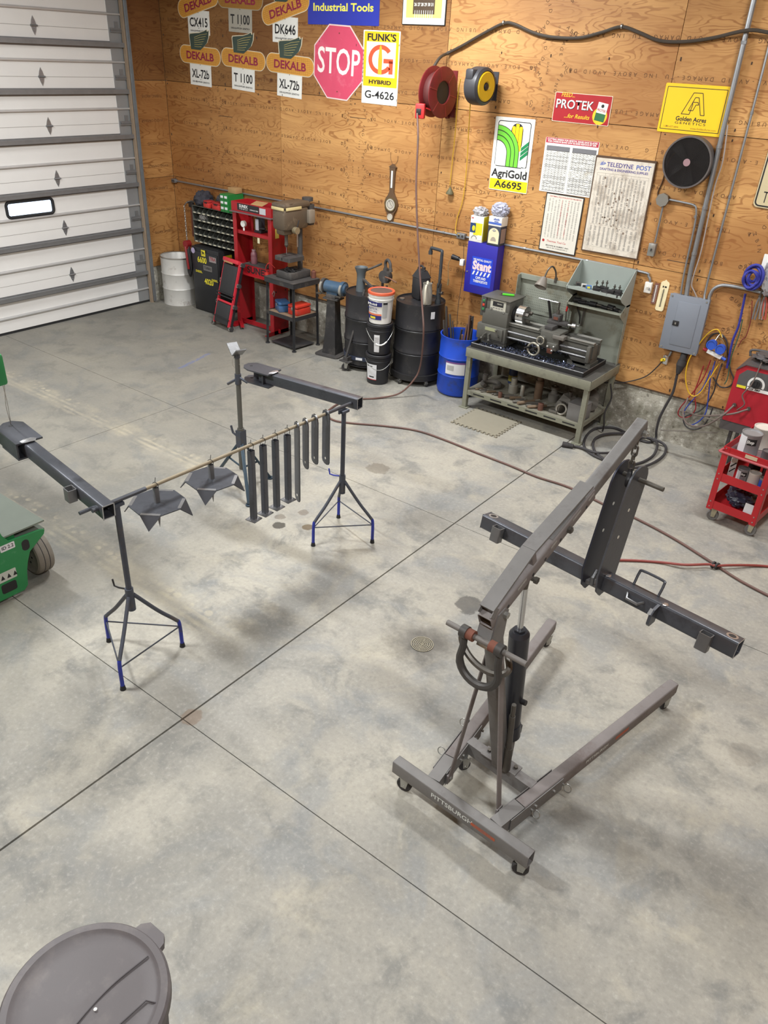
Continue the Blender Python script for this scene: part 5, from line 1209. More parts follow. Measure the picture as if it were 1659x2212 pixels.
b = B(); b.blob((x1 - .07, -.085, top + .297 + .065), (.20, .14, .15), .14, 44, 26, 8, 5, -.064); o = b.build('plastic_bag', mat('glove_bag', (168, 170, 188), .3, 0, .3, 20, .9, 26, coat=.4)); tag(o, 'large clear bag stuffed with grey gloves on the white carton', 'bag', 'bags of gloves on the cartons')
# droplight hook and cord beside the cabinet
p = ony(985, 558, -.12); t = thing('work_light', 'small black work light with white collar on the cabinet side', 'work light', p)
b = B(); b.cyl((-.05, 0, .01), (.04, 0, .0), .03, .024, n=14); b.cyl((.03, 0, 0), (.09, .01, -.02), .016, n=10); b.build('head', M_BLACK, t); b = B(); b.box((.09, .0, -.03), (.05, .05, .07), bev=.008); b.build('collar', M_WHITE, t)
b = B(); b.tube(bez([(-.05, 0, .0), (-.085, -.01, -.06), (-.09, 0, -.16), (-.075, 0, -.26)], 5), .004, 6); b.cyl((-.075, 0, -.25), (-.08, 0, -.32), .011, n=8); b.build('cord', mat('cord_tan', (150, 128, 90), .6), t)
b = B(); b.tube(bez([ony(1002, 530, -.09), ony(1000, 590, -.1), ony(990, 660, -.12), ony(986, 720, -.14)], 5), .003, 6); o = b.build('drop_cord', M_BLACK_R); tag(o, 'thin dark cord dropping beside the blue cabinet', 'cord')

# ---- manifold gauge set and hoses
pc = ony(1548, 752, -.08)
t = thing('manifold_gauges', 'twin blue gauges on a white manifold hanging by the panel', 'gauge set', pc)
mgb = mat('gauge_blue', (44, 82, 178), .4)
for s in (-1, 1):
    b = B(); c_ = V((s * .045, -.02, .02 - s * .012)); b.cyl(c_ + V((0, .02, 0)), c_ - V((0, .03, 0)), .044, n=24); b.ring(.047, .038, .02, Mx.Translation(c_ - V((0, .015, 0))) @ rot_x(PI / 2), 24); b.build('gauge', mgb, t)
b = B(); b.box((0, -.02, -.055), (.15, .035, .04), (0, D(14), 0), bev=.006); b.build('manifold_body', M_WHITE, t)
for s, m_ in ((-1, mat('knob_red', (150, 30, 40), .5)), (1, mgb)): B().cyl((s * .075, -.02, -.055 - s * .018), (s * .115, -.02, -.058 - s * .028), .016, n=12).build('valve_knob', m_, t)
b = B(); b.tube(bez([(-.03, .0, .07), (-.02, .03, .11), (.0, .045, .13), (.02, .03, .1)], 5), .004, 6); b.build('hang_hook', M_ZINC, t)
def wallhose(name, label, pts, m, r=.006, Y=-.06, cat='hose', grp=None):
    b = B(); b.tube(bez([ony(p[0], p[1], p[2] if len(p) > 2 else Y) for p in pts], 6), r, 7); o = b.build(name, m); tag(o, label, cat, grp); return o
gH = 'gauge hoses on the wall'
wallhose('gauge_hose', 'yellow gauge hose looping from the manifold', [(1554, 785), (1528, 825, -.09), (1515, 846, -.1), (1500, 856, -.1), (1487, 846, -.1), (1481, 815, -.1), (1487, 780, -.09), (1505, 750, -.08), (1530, 720, -.05), (1550, 712, -.05), (1560, 730, -.04)], mat('hose_yellow', (208, 166, 30), .5), .006, grp=gH)
wallhose('gauge_hose', 'red gauge hose looping low over the concrete', [(1535, 778), (1520, 815, -.07), (1495, 850), (1470, 880), (1465, 895), (1475, 902), (1492, 898), (1503, 880), (1500, 850), (1510, 820), (1520, 790)], mat('hose_red', (140, 34, 40), .5), .006, grp=gH)
wallhose('gauge_hose', 'blue gauge hose looping low over the concrete', [(1545, 780), (1535, 815, -.08), (1531, 850), (1525, 890), (1510, 910), (1490, 918), (1478, 905), (1480, 885), (1500, 860), (1520, 835), (1535, 800)], mat('hose_blue', (40, 66, 160), .5), .006, grp=gH)
wallhose('gauge_hose', 'black gauge hose looping lowest beside the red welder', [(1560, 785), (1548, 820, -.1), (1540, 850), (1515, 885), (1480, 900), (1478, 915), (1490, 926), (1512, 925), (1530, 905), (1540, 880)], mat('hose_black', (50, 48, 50), .6), .007, grp=gH)
wallhose('coiled_cable', 'black cable coil hung behind the blue gauges', [(1528, 760), (1527, 740), (1540, 722), (1558, 722), (1570, 738), (1572, 765), (1578, 800), (1585, 820), (1575, 835), (1555, 835), (1540, 815)], mat('hose_black'), .007, -.03, 'cable')
wallhose('hang_rod', 'thin yellowish wire hoop above the gauges', [(1537, 745), (1542, 735), (1553, 730), (1563, 738), (1567, 760), (1560, 790)], mat('wire_tan', (140, 120, 84), .5), .004, -.04, 'wire')
# blue tow strap
sc_ = ony(1626, 600, -.09); t = thing('tow_strap', 'coiled blue tow strap hanging with a long tail', 'strap', sc_)
M_STRAP = mat('strap_blue', (46, 50, 140), .7, 0, .15, 30)
for i in range(5):
    b = B(); r0_ = .035 + i * .012; b.tube([(math.cos(a) * r0_ + .012 * math.sin(i * 2.1), -.012 * (i % 3) - .01 + .01 * math.sin(3 * a + i), math.sin(a) * r0_ * 1.3 + .012 * math.cos(i * 1.7)) for a in [2 * PI * k / 22 for k in range(22)]], .013, 8, True); b.build('strap_loop', M_STRAP, t)
o = wallhose('strap_tail', 'x', [(1610, 635, -.075), (1603, 670), (1595, 705), (1583, 735), (1576, 765), (1570, 795)], M_STRAP, .011, -.06)
for k in ('label', 'category'): del o[k]
o.parent = t; o.matrix_parent_inverse = Mx.Translation(-sc_)
wallhose('green_line', 'thin green cord hanging beside the blue strap tail', [(1604, 690), (1596, 725), (1580, 770), (1572, 815), (1565, 830)], mat('cord_green', (56, 96, 76), .6), .005, -.05, 'cord')
wallhose('test_lead', 'dark red test lead hanging to the right of the blue strap', [(1625, 650), (1622, 690), (1612, 725), (1602, 735), (1594, 750)], mat('lead_red', (110, 30, 34), .6), .004, -.05, 'cord')
# tools hanging at the frame edge
for i, (a_, m_, lab) in enumerate((((1642, 640, 1628, 690), mat('grip_grey', (110, 106, 106), .6), 'grey handled pliers hanging right of the blue strap'), ((1652, 640, 1643, 690), mat('grip_grey2', (130, 124, 122), .6), 'long grey handled pliers hanging at the board edge'), ((1655, 640, 1650, 690), mat('grip_orange', (176, 78, 66), .5), 'orange handled pliers hanging beside the foil bag'))):
    p0, p1 = ony(a_[0], a_[1], -.06), ony(a_[2], a_[3], -.06); t = thing('pliers', lab, 'pliers', p0, 0, 'pliers hung at the wall edge'); dv = p1 - p0
    for s in (-1, 1): B().tube(bez([V((0, 0, 0)), dv * .35 + V((s * .014, 0, 0)), dv + V((s * .012, 0, 0))], 5), .008, 6).build('handle', m_, t)
    b = B(); b.sph((0, 0, .0), .016, 10, 6, (1, .5, 1)); b.bar((0, 0, 0), -dv * .3, .016, .01); b.build('jaw', M_TOOL, t)
p = ony(1660, 600, -.08); b = B(); b.blob(p + V((.05, 0, 0)), (.2, .1, .30), .2, 34, 20, 5, 4); o = b.build('foil_bag', mat('foil', (176, 174, 178), .25, .6, .1, 10, .8, 20)); tag(o, 'crumpled silver foil bag hanging at the wall edge', 'bag')
b = B(); pq = ony(1652, 566, -.05); b.prism(rrect(.1, .14, .006), .004, Mx.Translation(pq + V((.03, 0, 0))) @ rot_x(PI / 2)); o = b.build('paper_tag', M_WHITE); tag(o, 'white printed card hanging above the foil bag', 'card')

# ---- receptacle with yellow plug, range plug
p = ony(1441, 775, WY); t = wallthing('receptacle', 'chrome receptacle with a yellow plug below the breaker panel', 'outlet', p.x, p.z, 0, WY)
b = B(); b.box((0, 0, .03), (.055, .09, .06), bev=.006); b.build('box', M_CHROME, t); b = B(); b.cyl((-.01, .0, .055), (-.03, -.0, .085), .018, .014, n=12); b.build('plug', mat('plug_yellow', (226, 196, 40), .5), t)
b = B(); b.cyl((.02, .04, .02), (.03, .09, .015), .012, n=10); b.build('nipple', M_GALV, t)
wallhose('power_cord', 'black cord running from the yellow plug behind the lathe bench', [(1433, 776, -.1), (1420, 792, -.07), (1395, 813), (1360, 824), (1330, 827), (1300, 826)], M_BLACK_R, .006, -.045, 'cord')
p = ony(1478, 768, -.05); t = thing('range_plug', 'large black welder plug hanging under the breaker panel', 'plug', p)
d_ = ony(1466, 802, -.07) - p; b = B(); b.cyl((0, 0, .02), d_ * .35, .034, n=16); b.cyl(d_ * .32, d_ * .62, .042, .046, n=16); b.cyl(d_ * .62, d_ * 1.15, .045, .02, n=16); b.build('plug_body', M_BLACK_R, t)
cab = [ony(1463, 808, -.07), ony(1456, 840, -.06), ony(1450, 855, -.06), ony(1436, 880, -.06), ony(1424, 905, -.06), ony(1418, 930, -.06)]
cab += [onz(1416, 948, .02), onz(1400, 955, .016), onz(1370, 945, .016), onz(1330, 925, .016), onz(1290, 925, .016), onz(1268, 940, .016), onz(1262, 965, .016), onz(1285, 985, .016), onz(1330, 1000, .016), onz(1375, 1002, .018), onz(1410, 985, .018), onz(1420, 960, .045), onz(1408, 950, .04), onz(1370, 938, .03), onz(1330, 936, .03), onz(1300, 940, .03), onz(1283, 952, .03), onz(1285, 975, .03), onz(1315, 997, .03), onz(1360, 1010, .03), onz(1400, 1005, .03), onz(1432, 985, .018), onz(1438, 965, .018), onz(1420, 952, .05), onz(1390, 945, .05), onz(1350, 952, .045), onz(1330, 975, .03), onz(1290, 978, .045), onz(1255, 967, .02), onz(1228, 962, .02)]
b = B(); b.tube(bez(cab, 6), .0135, 8); o = b.build('welder_cable', mat('cable_black', (56, 54, 56), .55)); tag(o, 'thick black power cable dropping from the plug and coiled on the floor', 'cable')
e_ = onz(1228, 962, .026); b = B(); b.cyl(e_ + V((.05, .01, 0)), e_, .022, .027, n=14); b.cyl(e_, e_ + V((-.06, -.02, 0)), .03, .03, n=14); b.build('connector', M_BLACK_R, o)

# ================================================================ machines and stores along the back wall
M_DRUMBK = mat('drum_black', (40, 40, 43), .42, .1, .12, 4, 0, 40, (66, 64, 62), .18, 5)
M_RED = mat('press_red', (164, 28, 36), .42, .05, .1, 5, 0, 40, (120, 36, 40), .22, 5)
M_DUSTY = mat('dusty_dark_steel', (70, 68, 67), .7, .2, .18, 9, .08, 60, (98, 92, 86), .25, 7)
M_OILY = mat('oily_black', (36, 35, 36), .55, .1, .2, 12)
M_LABEL = mat('paper_label', (218, 218, 220), .6, 0, .04)

# ---- white drum in the corner
t = thing('white_drum', 'open white steel drum in the corner by the garage door', 'drum', (.29, -.29, 0))
r = .245; H = .69
b = B(); b.lathe([(r - .006, .02), (r - .006, H - .01), (r, H), (r + .006, H - .008), (r + .004, H - .03), (r, H - .06), (r, .47), (r + .007, .455), (r, .44), (r, .25), (r + .007, .235), (r, .22), (r, .02), (r + .004, .0), (.0, .0), (0, .02), (r - .006, .02)], 36)
b.build('shell', mat('drum_white', (206, 205, 200), .42, .25, .08, 4, 0, 40, (150, 140, 132), .1, 6), t)
b = B(); b.ring(r + .008, r - .004, .016, Tz(0, 0, H - .012), 36); b.build('rim', M_ZINC, t)

# ---- come-along hoist hanging in front of the drum
p = V((.62, -.33, 0)); t = thing('chain_hoist', 'red lever chain hoist hanging by a light chain left of the bin rack', 'chain hoist', (.63, -.36, .92))
for i in range(14):
    b = B(); b.tube([((math.cos(a) * .009 if i % 2 else 0), (0 if i % 2 else math.cos(a) * .009), .50 - i * .033 + math.sin(a) * .02) for a in [2 * PI * k / 10 for k in range(10)]], .0035, 5, True); b.build('chain_link', M_ZINC, t)
b = B(); b.box((0, 0, -.02), (.08, .06, .12), bev=.015); b.cyl((0, .04, 0), (0, -.04, 0), .05, n=18); b.build('hoist_body', mat('hoist_red', (130, 26, 28), .5), t)
b = B(); b.bar((.0, -.04, -.03), (.06, -.06, -.34), .03, .025, bev=.006); b.build('lever', mat('hoist_red'), t)
b = B(); b.blob((.02, 0, -.24), (.1, .09, .44), .12, 34, 20, 2); b.build('chain_bag', M_OILY, t)
b = B(); b.tube(bez([(0, 0, .52), (0, .05, .56), (.05, .1, .58), (.09, .1, .56)], 5), .008, 6); b.build('top_hook', M_TOOL, t)
# old wrench hanging on the wall by the corner
t = thing('pipe_wrench', 'dark rusty pipe wrench hanging on the wall beside the bin rack', 'wrench', (.42, -.06, 1.25))
b = B(); b.bar((0, 0, -.30), (0, 0, .12), .02, .035, bev=.005); b.build('handle', M_RUST, t); b = B(); b.box((.0, 0, .15), (.09, .035, .08), bev=.008); b.box((-.05, 0, .17), (.05, .03, .03)); b.build('jaw', M_OILY, t)

# ---- black steel cabinet with tractor decals
t = thing('decal_cabinet', 'black steel cabinet with yellow number decals below the bin rack', 'cabinet', (1.0, -.2, 0))
W, Dp, H = .57, .33, .915
b = B(); b.box((0, 0, H / 2), (W, Dp, H), bev=.012); b.build('body', mat('cabinet_black', (34, 35, 38), .35, .0, .1), t)
b = B(); b.box((0, -Dp / 2 - .006, H / 2 - .02), (W * .94, .012, H * .92), bev=.005); dd = b.build('cabinet_door', mat('cabinet_black'), t)
MY = mat('decal_yellow', (220, 206, 50), .5); fy = -Dp / 2 - .0128
def dec(s, x, z, size, fit=None, m=None, rot=0.0, bold=.03): text(s, m or MY, dd, (x, fy - .0004, z), size, (PI / 2, 0, 0), bold, fit=fit)
B().box((-.02, fy, .85), (.085, .001, .085), bev=.0).build('decal', MY, dd); b = B(); b.box((-.022, fy - .001, .855), (.045, .001, .02)); b.box((-.04, fy - .001, .84), (.01, .001, .03)); b.box((-.005, fy - .001, .84), (.01, .001, .03)); b.box((-.04, fy - .001, .87), (.018, .001, .015)); b.build('decal', M_SIGNBK, dd)
dec('6600', -.055, .745, .11, .19); dec('4020', .065, .455, .11, .19); dec('DIESEL', -.135, .575, .04, .14); dec('DIESEL', .19, .50, .04, .13)
B().box((.055, fy, .65), (.18, .001, .075)).build('name_plate', mat('plate_silver', (126, 124, 122), .4, .5), dd); text('TURBO', M_SIGNBK, dd, (.055, fy - .0012, .65), .05, (PI / 2, 0, 0), .02, fit=.15)
b = B(); b.cyl((-.235, fy, .855), (-.235, fy - .001, .855), .04, n=20); b.build('decal', mat('decal_violet', (170, 160, 190), .5), dd); B().box((.17, fy, .79), (.14, .001, .075)).build('decal', mat('decal_grey', (150, 140, 140), .5), dd); text('TRA', mat('decal_red', (150, 40, 44), .5), dd, (.17, fy - .0012, .795), .065, (PI / 2, 0, 0), .02, fit=.12)
B().box((W / 2 + .0006, .02, .8), (.001, .13, .09)).build('decal', MY, t); B().box((W / 2 + .0014, .02, .785), (.001, .11, .04)).build('decal', M_SIGNBK, t)
b = B(); b.box((.0, .0, H + .006), (.5, .26, .012)); b.build('top_mat', M_OILY, t)

# ---- steel bin rack of pigeon holes
t = thing('bin_rack', 'grey steel rack of small pigeon hole bins on the wall', 'bin rack', (.71, -.02, .962))
M_BIN = mat('bin_grey', (92, 94, 88), .55, .2, .12, 10, 0, 40, (72, 70, 64), .25, 8); nc, nr = 9, 5; bw, bh, bd = .095, .098, .27
Wd, Hh = nc * bw, nr * bh
b = B(); b.box((Wd / 2, -.004, Hh / 2), (Wd, .006, Hh)); b.box((0, -bd / 2, Hh / 2), (.006, bd, Hh)); b.box((Wd, -bd / 2, Hh / 2), (.006, bd, Hh)); b.box((Wd / 2, -bd / 2, Hh), (Wd, bd, .006)); b.build('case', M_BIN, t)
for j in range(nr): 
    b = B(); b.box((Wd / 2, -bd / 2, j * bh), (Wd, bd, .004)); b.box((Wd / 2, -bd, j * bh + .010), (Wd, .004, .024)); b.build('bin_shelf', M_BIN, t)
for j in range(nr):
    for i in range(1, nc):
        b = B(); b.prism([(0, 0), (bd, 0), (bd - .004, .024), (bd - .075, bh), (0, bh)], .003, Mx.Translation((i * bw - .0015, 0, j * bh)) @ Mx(((0, 0, 1, 0), (-1, 0, 0, 0), (0, 1, 0, 0), (0, 0, 0, 1)))); b.build('bin_divider', M_BIN, t)
    for i in range(nc):
        if random.random() < .75: B().box((i * bw + bw / 2, -bd - .0025, j * bh + .010), (.05, .001, .016)).build('bin_label', mat('label_cream', (196, 192, 170), .6), t)
b = B(); rn = random.Random(9)
for k in range(150):
    i, j = rn.randrange(nc), rn.randrange(nr); p = V((i * bw + rn.uniform(.02, .075), -rn.uniform(.1, .26), j * bh + .012 + rn.random() * .012)); d = V((rn.uniform(-1, 1), rn.uniform(-1, 1), 0)).normalized() * .02
    b.cyl(p, p + d, rn.uniform(.004, .009), n=6)
o = b.build('bolts_in_bins', M_TOOL, t); o['kind'] = 'stuff'
b = B(); b.blob((1.5 * bw + .05, -bd + .03, 3 * bh + .05), (.15, .08, .08), .25, 34, 20, 4); o = b.build('rag_in_bin', mat('rag_grey', (112, 110, 108), .8), t)
rt = .962 + Hh + .004
b = B(); b.blob((.83, -.17, rt + .075), (.26, .27, .22), .16, 34, 20, 1, 3, -.07); o = b.build('dark_jacket', mat('jacket_navy', (48, 48, 56), .8, 0, .2, 8, .3, 12)); tag(o, 'crumpled dark jacket heaped on the bin rack end', 'jacket')
b = B(); b.blob((1.17, -.1, rt + .09), (.28, .12, .17), .2, 34, 20, 6, 3, -.085); o = b.build('dark_tarp', mat('tarp_grey', (66, 66, 70), .6, 0, .15, 6, .6, 10)); tag(o, 'dark grey folded tarp behind the red cases on the rack', 'tarp')
for i, (x, w_, lab) in enumerate(((1.02, .13, 'small red plastic case beside the dark jacket'), (1.22, .19, 'larger red plastic case beside the green drawer unit'))):
    t = thing('red_case', lab, 'case', (x, -.24, rt), D(-6), 'red cases on the bin rack')
    b = B(); b.box((0, 0, .035), (w_, .12, .07), bev=.012); b.build('base', mat('case_red', (186, 48, 44), .45), t); b = B(); b.box((0, .0, .082), (w_ * .96, .115, .024), bev=.01); b.build('lid', mat('case_red2', (160, 40, 40), .5), t); b = B(); b.box((0, -.062, .068), (w_ * .4, .012, .016), bev=.004); b.build('latch', M_BLACK, t)
t = thing('drawer_unit', 'small green drawer unit with white labels on the bin rack', 'drawer unit', (1.405, -.17, rt)); M_GRN = mat('drawer_green', (34, 122, 56), .45)
b = B(); b.box((0, 0, .115), (.16, .28, .23)); b.build('case', M_GRN, t)
for i in range(2):
    for j in range(3):
        b = B(); b.box((-.038 + i * .076, -.143, .045 + j * .072), (.07, .008, .064), bev=.002); d_ = b.build('drawer', M_GRN, t); B().box((-.038 + i * .076, -.148, .052 + j * .072), (.05, .002, .03)).build('label_card', M_LABEL, d_)
b = B(); b.box((1.42, -.12, rt + .231 + .035), (.15, .12, .07), bev=.003); o = b.build('cardboard_box', mat('cardboard', (168, 134, 90), .8)); tag(o, 'small cardboard box on the green drawer unit', 'box')

# ---- red hydraulic shop press
t = thing('shop_press', 'red hydraulic shop press frame standing against the wall', 'shop press', (2.06, -.3, 0))
X0, X1 = -.355, .355; dpt = .28; Hp = 1.66
for s, x in ((-1, X0), (1, X1)):
    b = B(); b.box((x, 0, Hp / 2), (.012, dpt, Hp)); 
    for q in (-1, 1): b.box((x - s * .03, q * dpt / 2, Hp / 2), (.065, .01, Hp))
    u = b.build('upright', M_RED, t)
    for k in range(5):
        for q in (-1, 1): B().cyl((x + s * .0064, q * .09, .35 + k * .12), (x + s * .0075, q * .09, .35 + k * .12), .012, n=12).build('pin_hole', M_BLACK, u)
    b = B(); b.bar((x, -dpt / 2 - .13, .03), (x, dpt / 2, .03), .012, .05); b.bar((x - s * .025, -dpt / 2 - .12, .006), (x - s * .025, dpt / 2, .006), .06, .012); b.build('foot', M_RED, t)
for q in (-1, 1):
    b = B(); b.box((0, q * (dpt / 2 + .008), 1.60), (.73, .012, .115)); b.box((0, q * (dpt / 2 + .002) - q * .03, 1.54), (.73, .07, .01)); b.build('top_beam', M_RED, t)
b = B(); b.box((0, -dpt / 2 - .018, 1.535), (.76, .05, .012)); b.build('beam_lip', mat('press_dust', (110, 92, 92), .7), t)
B().box((-.05, -dpt / 2 - .0155, 1.605), (.40, .002, .085)).build('decal', M_SIGNBK, t); text('SUNEX', M_WHITE, t, (-.135, -dpt / 2 - .0172, 1.615), .05, (PI / 2, 0, 0), .03, fit=.16); text('TOOLS', M_WHITE, t, (-.135, -dpt / 2 - .0172, 1.582), .02, (PI / 2, 0, 0), .02, fit=.15, spacing=1.5); text('HYDRAULIC PRESS', M_WHITE, t, (.06, -dpt / 2 - .0172, 1.59), .018, (PI / 2, 0, 0), .02, fit=.15)
B().box((.215, -dpt / 2 - .0165, 1.60), (.11, .002, .075)).build('decal', mat('label_silver', (186, 188, 192), .4), t)
b = B(); b.box((0, -.02, 1.29), (.64, .2, .014)); b.box((0, -.12, 1.278), (.64, .012, .04)); b.build('jack_plate', M_RED, t)
b = B(); b.cyl((.02, 0, 1.297), (.02, 0, 1.5), .055, n=20); b.cyl((.02, 0, 1.5), (.02, 0, 1.535), .03, n=14); b.box((.02, 0, 1.31), (.13, .13, .03), bev=.006); jk = b.build('bottle_jack', mat('jack_black', (40, 40, 46), .4), t)
B().box((.01, -.06, 1.40), (.06, .004, .14)).build('jack_label', mat('jack_label_grey', (190, 196, 206), .5), jk); b = B(); b.bar((.05, -.06, 1.36), (.2, -.1, 1.38), .02, .02); b.build('jack_socket', M_BLACK, jk)
for x in (-.16, .24): B().cyl((x, .02, 1.28), (x, .02, 1.56), .018, n=12).build('return_spring', M_RED, t)
b = B(); b.cyl((-.2, -.1, 1.30), (-.2, -.1, 1.35), .012, n=10); b.cyl((-.2, -.085, 1.385), (-.2, -.12, 1.385), .04, n=24); b.build('pressure_gauge', M_WHITE, t)
B().box((.1, -.13, 1.22), (.04, .002, .07)).build('paper_tag', mat('tag_cream', (220, 214, 180), .7), t)
for q in (-1, 1):
    b = B(); b.box((0, q * .105, .80), (.74, .012, .125)); b.box((0, q * .085, .86), (.74, .05, .01)); b.box((0, q * .13, .735), (.74, .05, .01)); b.build('bed_beam', M_RED, t)
text('SUNEX', M_BLACK, t, (.05, -.1118, .80), .12, (PI / 2, 0, 0), .03, fit=.42)
b = B(); b.box((0, -.02, .872), (.42, .19, .012)); b.build('bed_plate', M_DUSTY, t)
b = B(); b.bar((-.4, -.06, .05), (.4, -.06, .05), .012, .06); b.bar((-.12, -.28, .04), (-.35, -.1, .06), .05, .012); b.build('floor_brace', M_RED, t)
b = B(); b.tube(bez([(.28, -.15, .84), (.29, -.2, .92), (.36, -.2, .99), (.42, -.16, .93)], 5), .006, 6); b.box((.28, -.16, .80), (.05, .04, .1)); b.build('winch_handle', mat('handle_red', (200, 56, 50), .45), t)
B().tube([(.38, -.15, .62), (.37, -.17, .58), (.395, -.17, .55), (.405, -.16, .6)], .005, 6, True).build('spring_clip', M_ZINC, t)
B().box((.363, -.05, 1.34), (.001, .07, .12)).build('warning_label', mat('warn_label', (214, 196, 96), .6), t)
tj = thing('plastic_bottle', 'pinkish brown plastic bottle on the press bed', 'bottle', (1.97, -.34, .8785))
b = B(); b.lathe([(.042, 0), (.045, .01), (.045, .08), (.042, .095), (.046, .11), (.04, .14), (.026, .16), (.026, .175), (0, .175)], 20); b.build('body', mat('bottle_mauve', (120, 78, 84), .45), tj); b = B(); b.lathe([(.028, .165), (.028, .185), (0, .185)], 16); b.build('cap', mat('bottle_cap', (140, 110, 112), .5), tj)
b = B(); b.box((0, 0, .004), (.19, .14, .006), (0, 0, D(8))); o = b.build('cardboard_sheet', mat('cardboard'), loc=(2.12, -.36, 1.662), rot=(D(12), D(2), 0)); tag(o, 'piece of cardboard lying on the press top beam', 'cardboard')

# ---- folding creeper leaning on the press
t = thing('mechanic_creeper', 'black and red folding creeper leaning upright on the press', 'creeper', (1.68, -.745, .012), D(-8)); t.rotation_euler = (D(-16), 0, D(-9)); M_CREEP = mat('creeper_red', (196, 44, 58), .45)
for s in (-1, 1):
    b = B(); b.bar((s * .175, .0, .045), (s * .175, 0, .93), .022, .03, up=(0, 1, 0)); b.build('side_rail', M_CREEP, t)
    b = B(); b.bar((s * .20, .03, .045), (s * .20, .03, .9), .012, .03, up=(0, 1, 0)); b.build('lower_rail', M_BLACK, t)
for z0, z1 in ((.06, .34), (.47, .86)): B().box((0, -.012, (z0 + z1) / 2), (.32, .035, z1 - z0), bev=.012).build('pad', mat('creeper_pad', (44, 44, 46), .6, 0, .1), t)
B().box((0, -.014, .36), (.33, .03, .03), bev=.008).build('pad_end', M_CREEP, t); B().box((0, -.02, .915), (.36, .05, .05), bev=.008).build('head_bar', M_CREEP, t); B().box((-.04, -.04, .885), (.2, .01, .02)).build('head_label', mat('label_tan', (170, 130, 90), .6), t)
for z in (.14, .43, .47): B().bar((-.2, -.035, z), (.2, -.035, z), .012, .014).build('cross_bar', M_BLACK, t)
for z in (.03, .33, .62, .9):
    for s in (-1, 1):
        b = B(); b.cyl((s * .205, .02, z), (s * .23, .02, z), .03, n=16); w_ = b.build('creeper_wheel', M_BLACK_R, t); b = B(); b.box((s * .2, .01, z), (.03, .03, .05)); b.build('wheel_bracket', M_ZINC, w_)

# ---- drill press on a steel stand
t = thing('machine_stand', 'black angle iron stand under the drill press', 'stand', (2.83, -.51, 0), D(-3))
M_STANDK = mat('stand_black', (52, 52, 54), .5, .2, .18, 8, 0, 40, (84, 80, 74), .2, 8)
wx, wy, th = .25, .215, .885
for sx in (-1, 1):
    for sy in (-1, 1):
        b = B(); b.bar((sx * wx * 1.02, sy * wy * 1.02, 0), (sx * wx * .96, sy * wy * .96, th), .04, .006, up=(0, 1, 0)); b.bar((sx * (wx * 1.02 + .0), sy * wy * 1.02, 0), (sx * wx * .96, sy * wy * .96, th), .006, .04, up=(0, 1, 0)); b.cyl((sx * wx * 1.02, sy * wy * 1.02, 0), (sx * wx * 1.02, sy * wy * 1.02, .012), .03, n=12); b.build('leg', M_STANDK, t)
b = B(); b.box((0, 0, th - .004), (.54, .47, .012)); b.build('stand_top', M_DUSTY, t)
for q in (-1, 1):
    B().box((0, q * .232, th - .035), (.54, .006, .06)).build('apron', M_STANDK, t); B().box((q * .267, 0, th - .035), (.006, .464, .06)).build('apron', M_STANDK, t)
    B().box((0, q * .222, .425), (.50, .006, .05)).build('shelf_rail', M_STANDK, t); B().box((q * .255, 0, .425), (.006, .44, .05)).build('shelf_rail', M_STANDK, t)
b = B(); b.box((0, 0, .44), (.49, .42, .012)); b.build('shelf', mat('shelf_board', (128, 106, 84), .7), t)
b = B(); b.box((0, 0, .025), (.44, .38, .006)); b.build('shadow_sheet', M_STANDK, t)  # dark sheet stands in for the shadow on the floor under the stand
def toolbox(label, x, y, z, w, d, h, m, rz_):
    q = thing('tool_box', label, 'tool box', (x, y, z), rz_, 'tool boxes on the drill stand shelf')
    b = B(); b.box((0, 0, h * .32), (w, d, h * .64), bev=.008); b.build('base', m, q); b = B(); b.box((0, 0, h * .84), (w * 1.02, d * 1.02, h * .30), bev=.012); b.build('lid', m, q); b = B(); b.box((w * .0, -d / 2 - .006, h * .62), (.03, .012, .04), bev=.003); b.build('latch', M_ZINC, q); return q
toolbox('dusty blue tool box on the lower shelf of the drill stand', 2.72, -.58, .447, .2, .15, .13, mat('box_blue', (52, 92, 136), .55, 0, .15, 8, 0, 40, (96, 100, 104), .3, 6), D(-30))
toolbox('red tool box on the lower shelf of the drill stand', 2.965, -.52, .447, .17, .25, .13, mat('box_red', (190, 52, 36), .5, 0, .12, 8, 0, 40, (140, 90, 80), .2, 6), D(-3))
q = thing('drill_press', 'old brown bench drill press standing on the black stand', 'drill press', (2.83, -.50, th + .003), D(-2)); M_DP = mat('drill_brown', (92, 80, 66), .5, .15, .12, 6, 0, 40, (120, 106, 88), .15, 8)
b = B(); b.box((0, .02, .045), (.27, .36, .09), bev=.012); b.build('base', M_DUSTY, q); b = B(); b.box((0, -.04, .094), (.20, .2, .01)); b.build('base_recess', M_OILY, q)
b = B(); b.cyl((0, .14, .09), (0, .14, .80), .034, n=18); b.build('column', M_DUSTY, q)
b = B(); b.prism(rrect(.27, .27, .02), .05, Mx.Translation((0, -.05, .225))); b.box((0, .09, .24), (.08, .14, .06), bev=.01); b.build('table', M_DUSTY, q); b = B(); b.box((0, -.05, .2755), (.02, .24, .001)); b.box((0, -.186, .25), (.02, .002, .03)); b.build('table_slot', M_OILY, q)
b = B(); b.blob((.03, -.06, .105), (.16, .16, .05), .3, 34, 20, 7); b.build('chip_pile', M_OILY, q)
b = B(); b.box((0, -.02, .73), (.23, .44, .27), bev=.05); b.box((0, -.12, .59), (.15, .18, .1), bev=.03); b.build('head', M_DP, q)
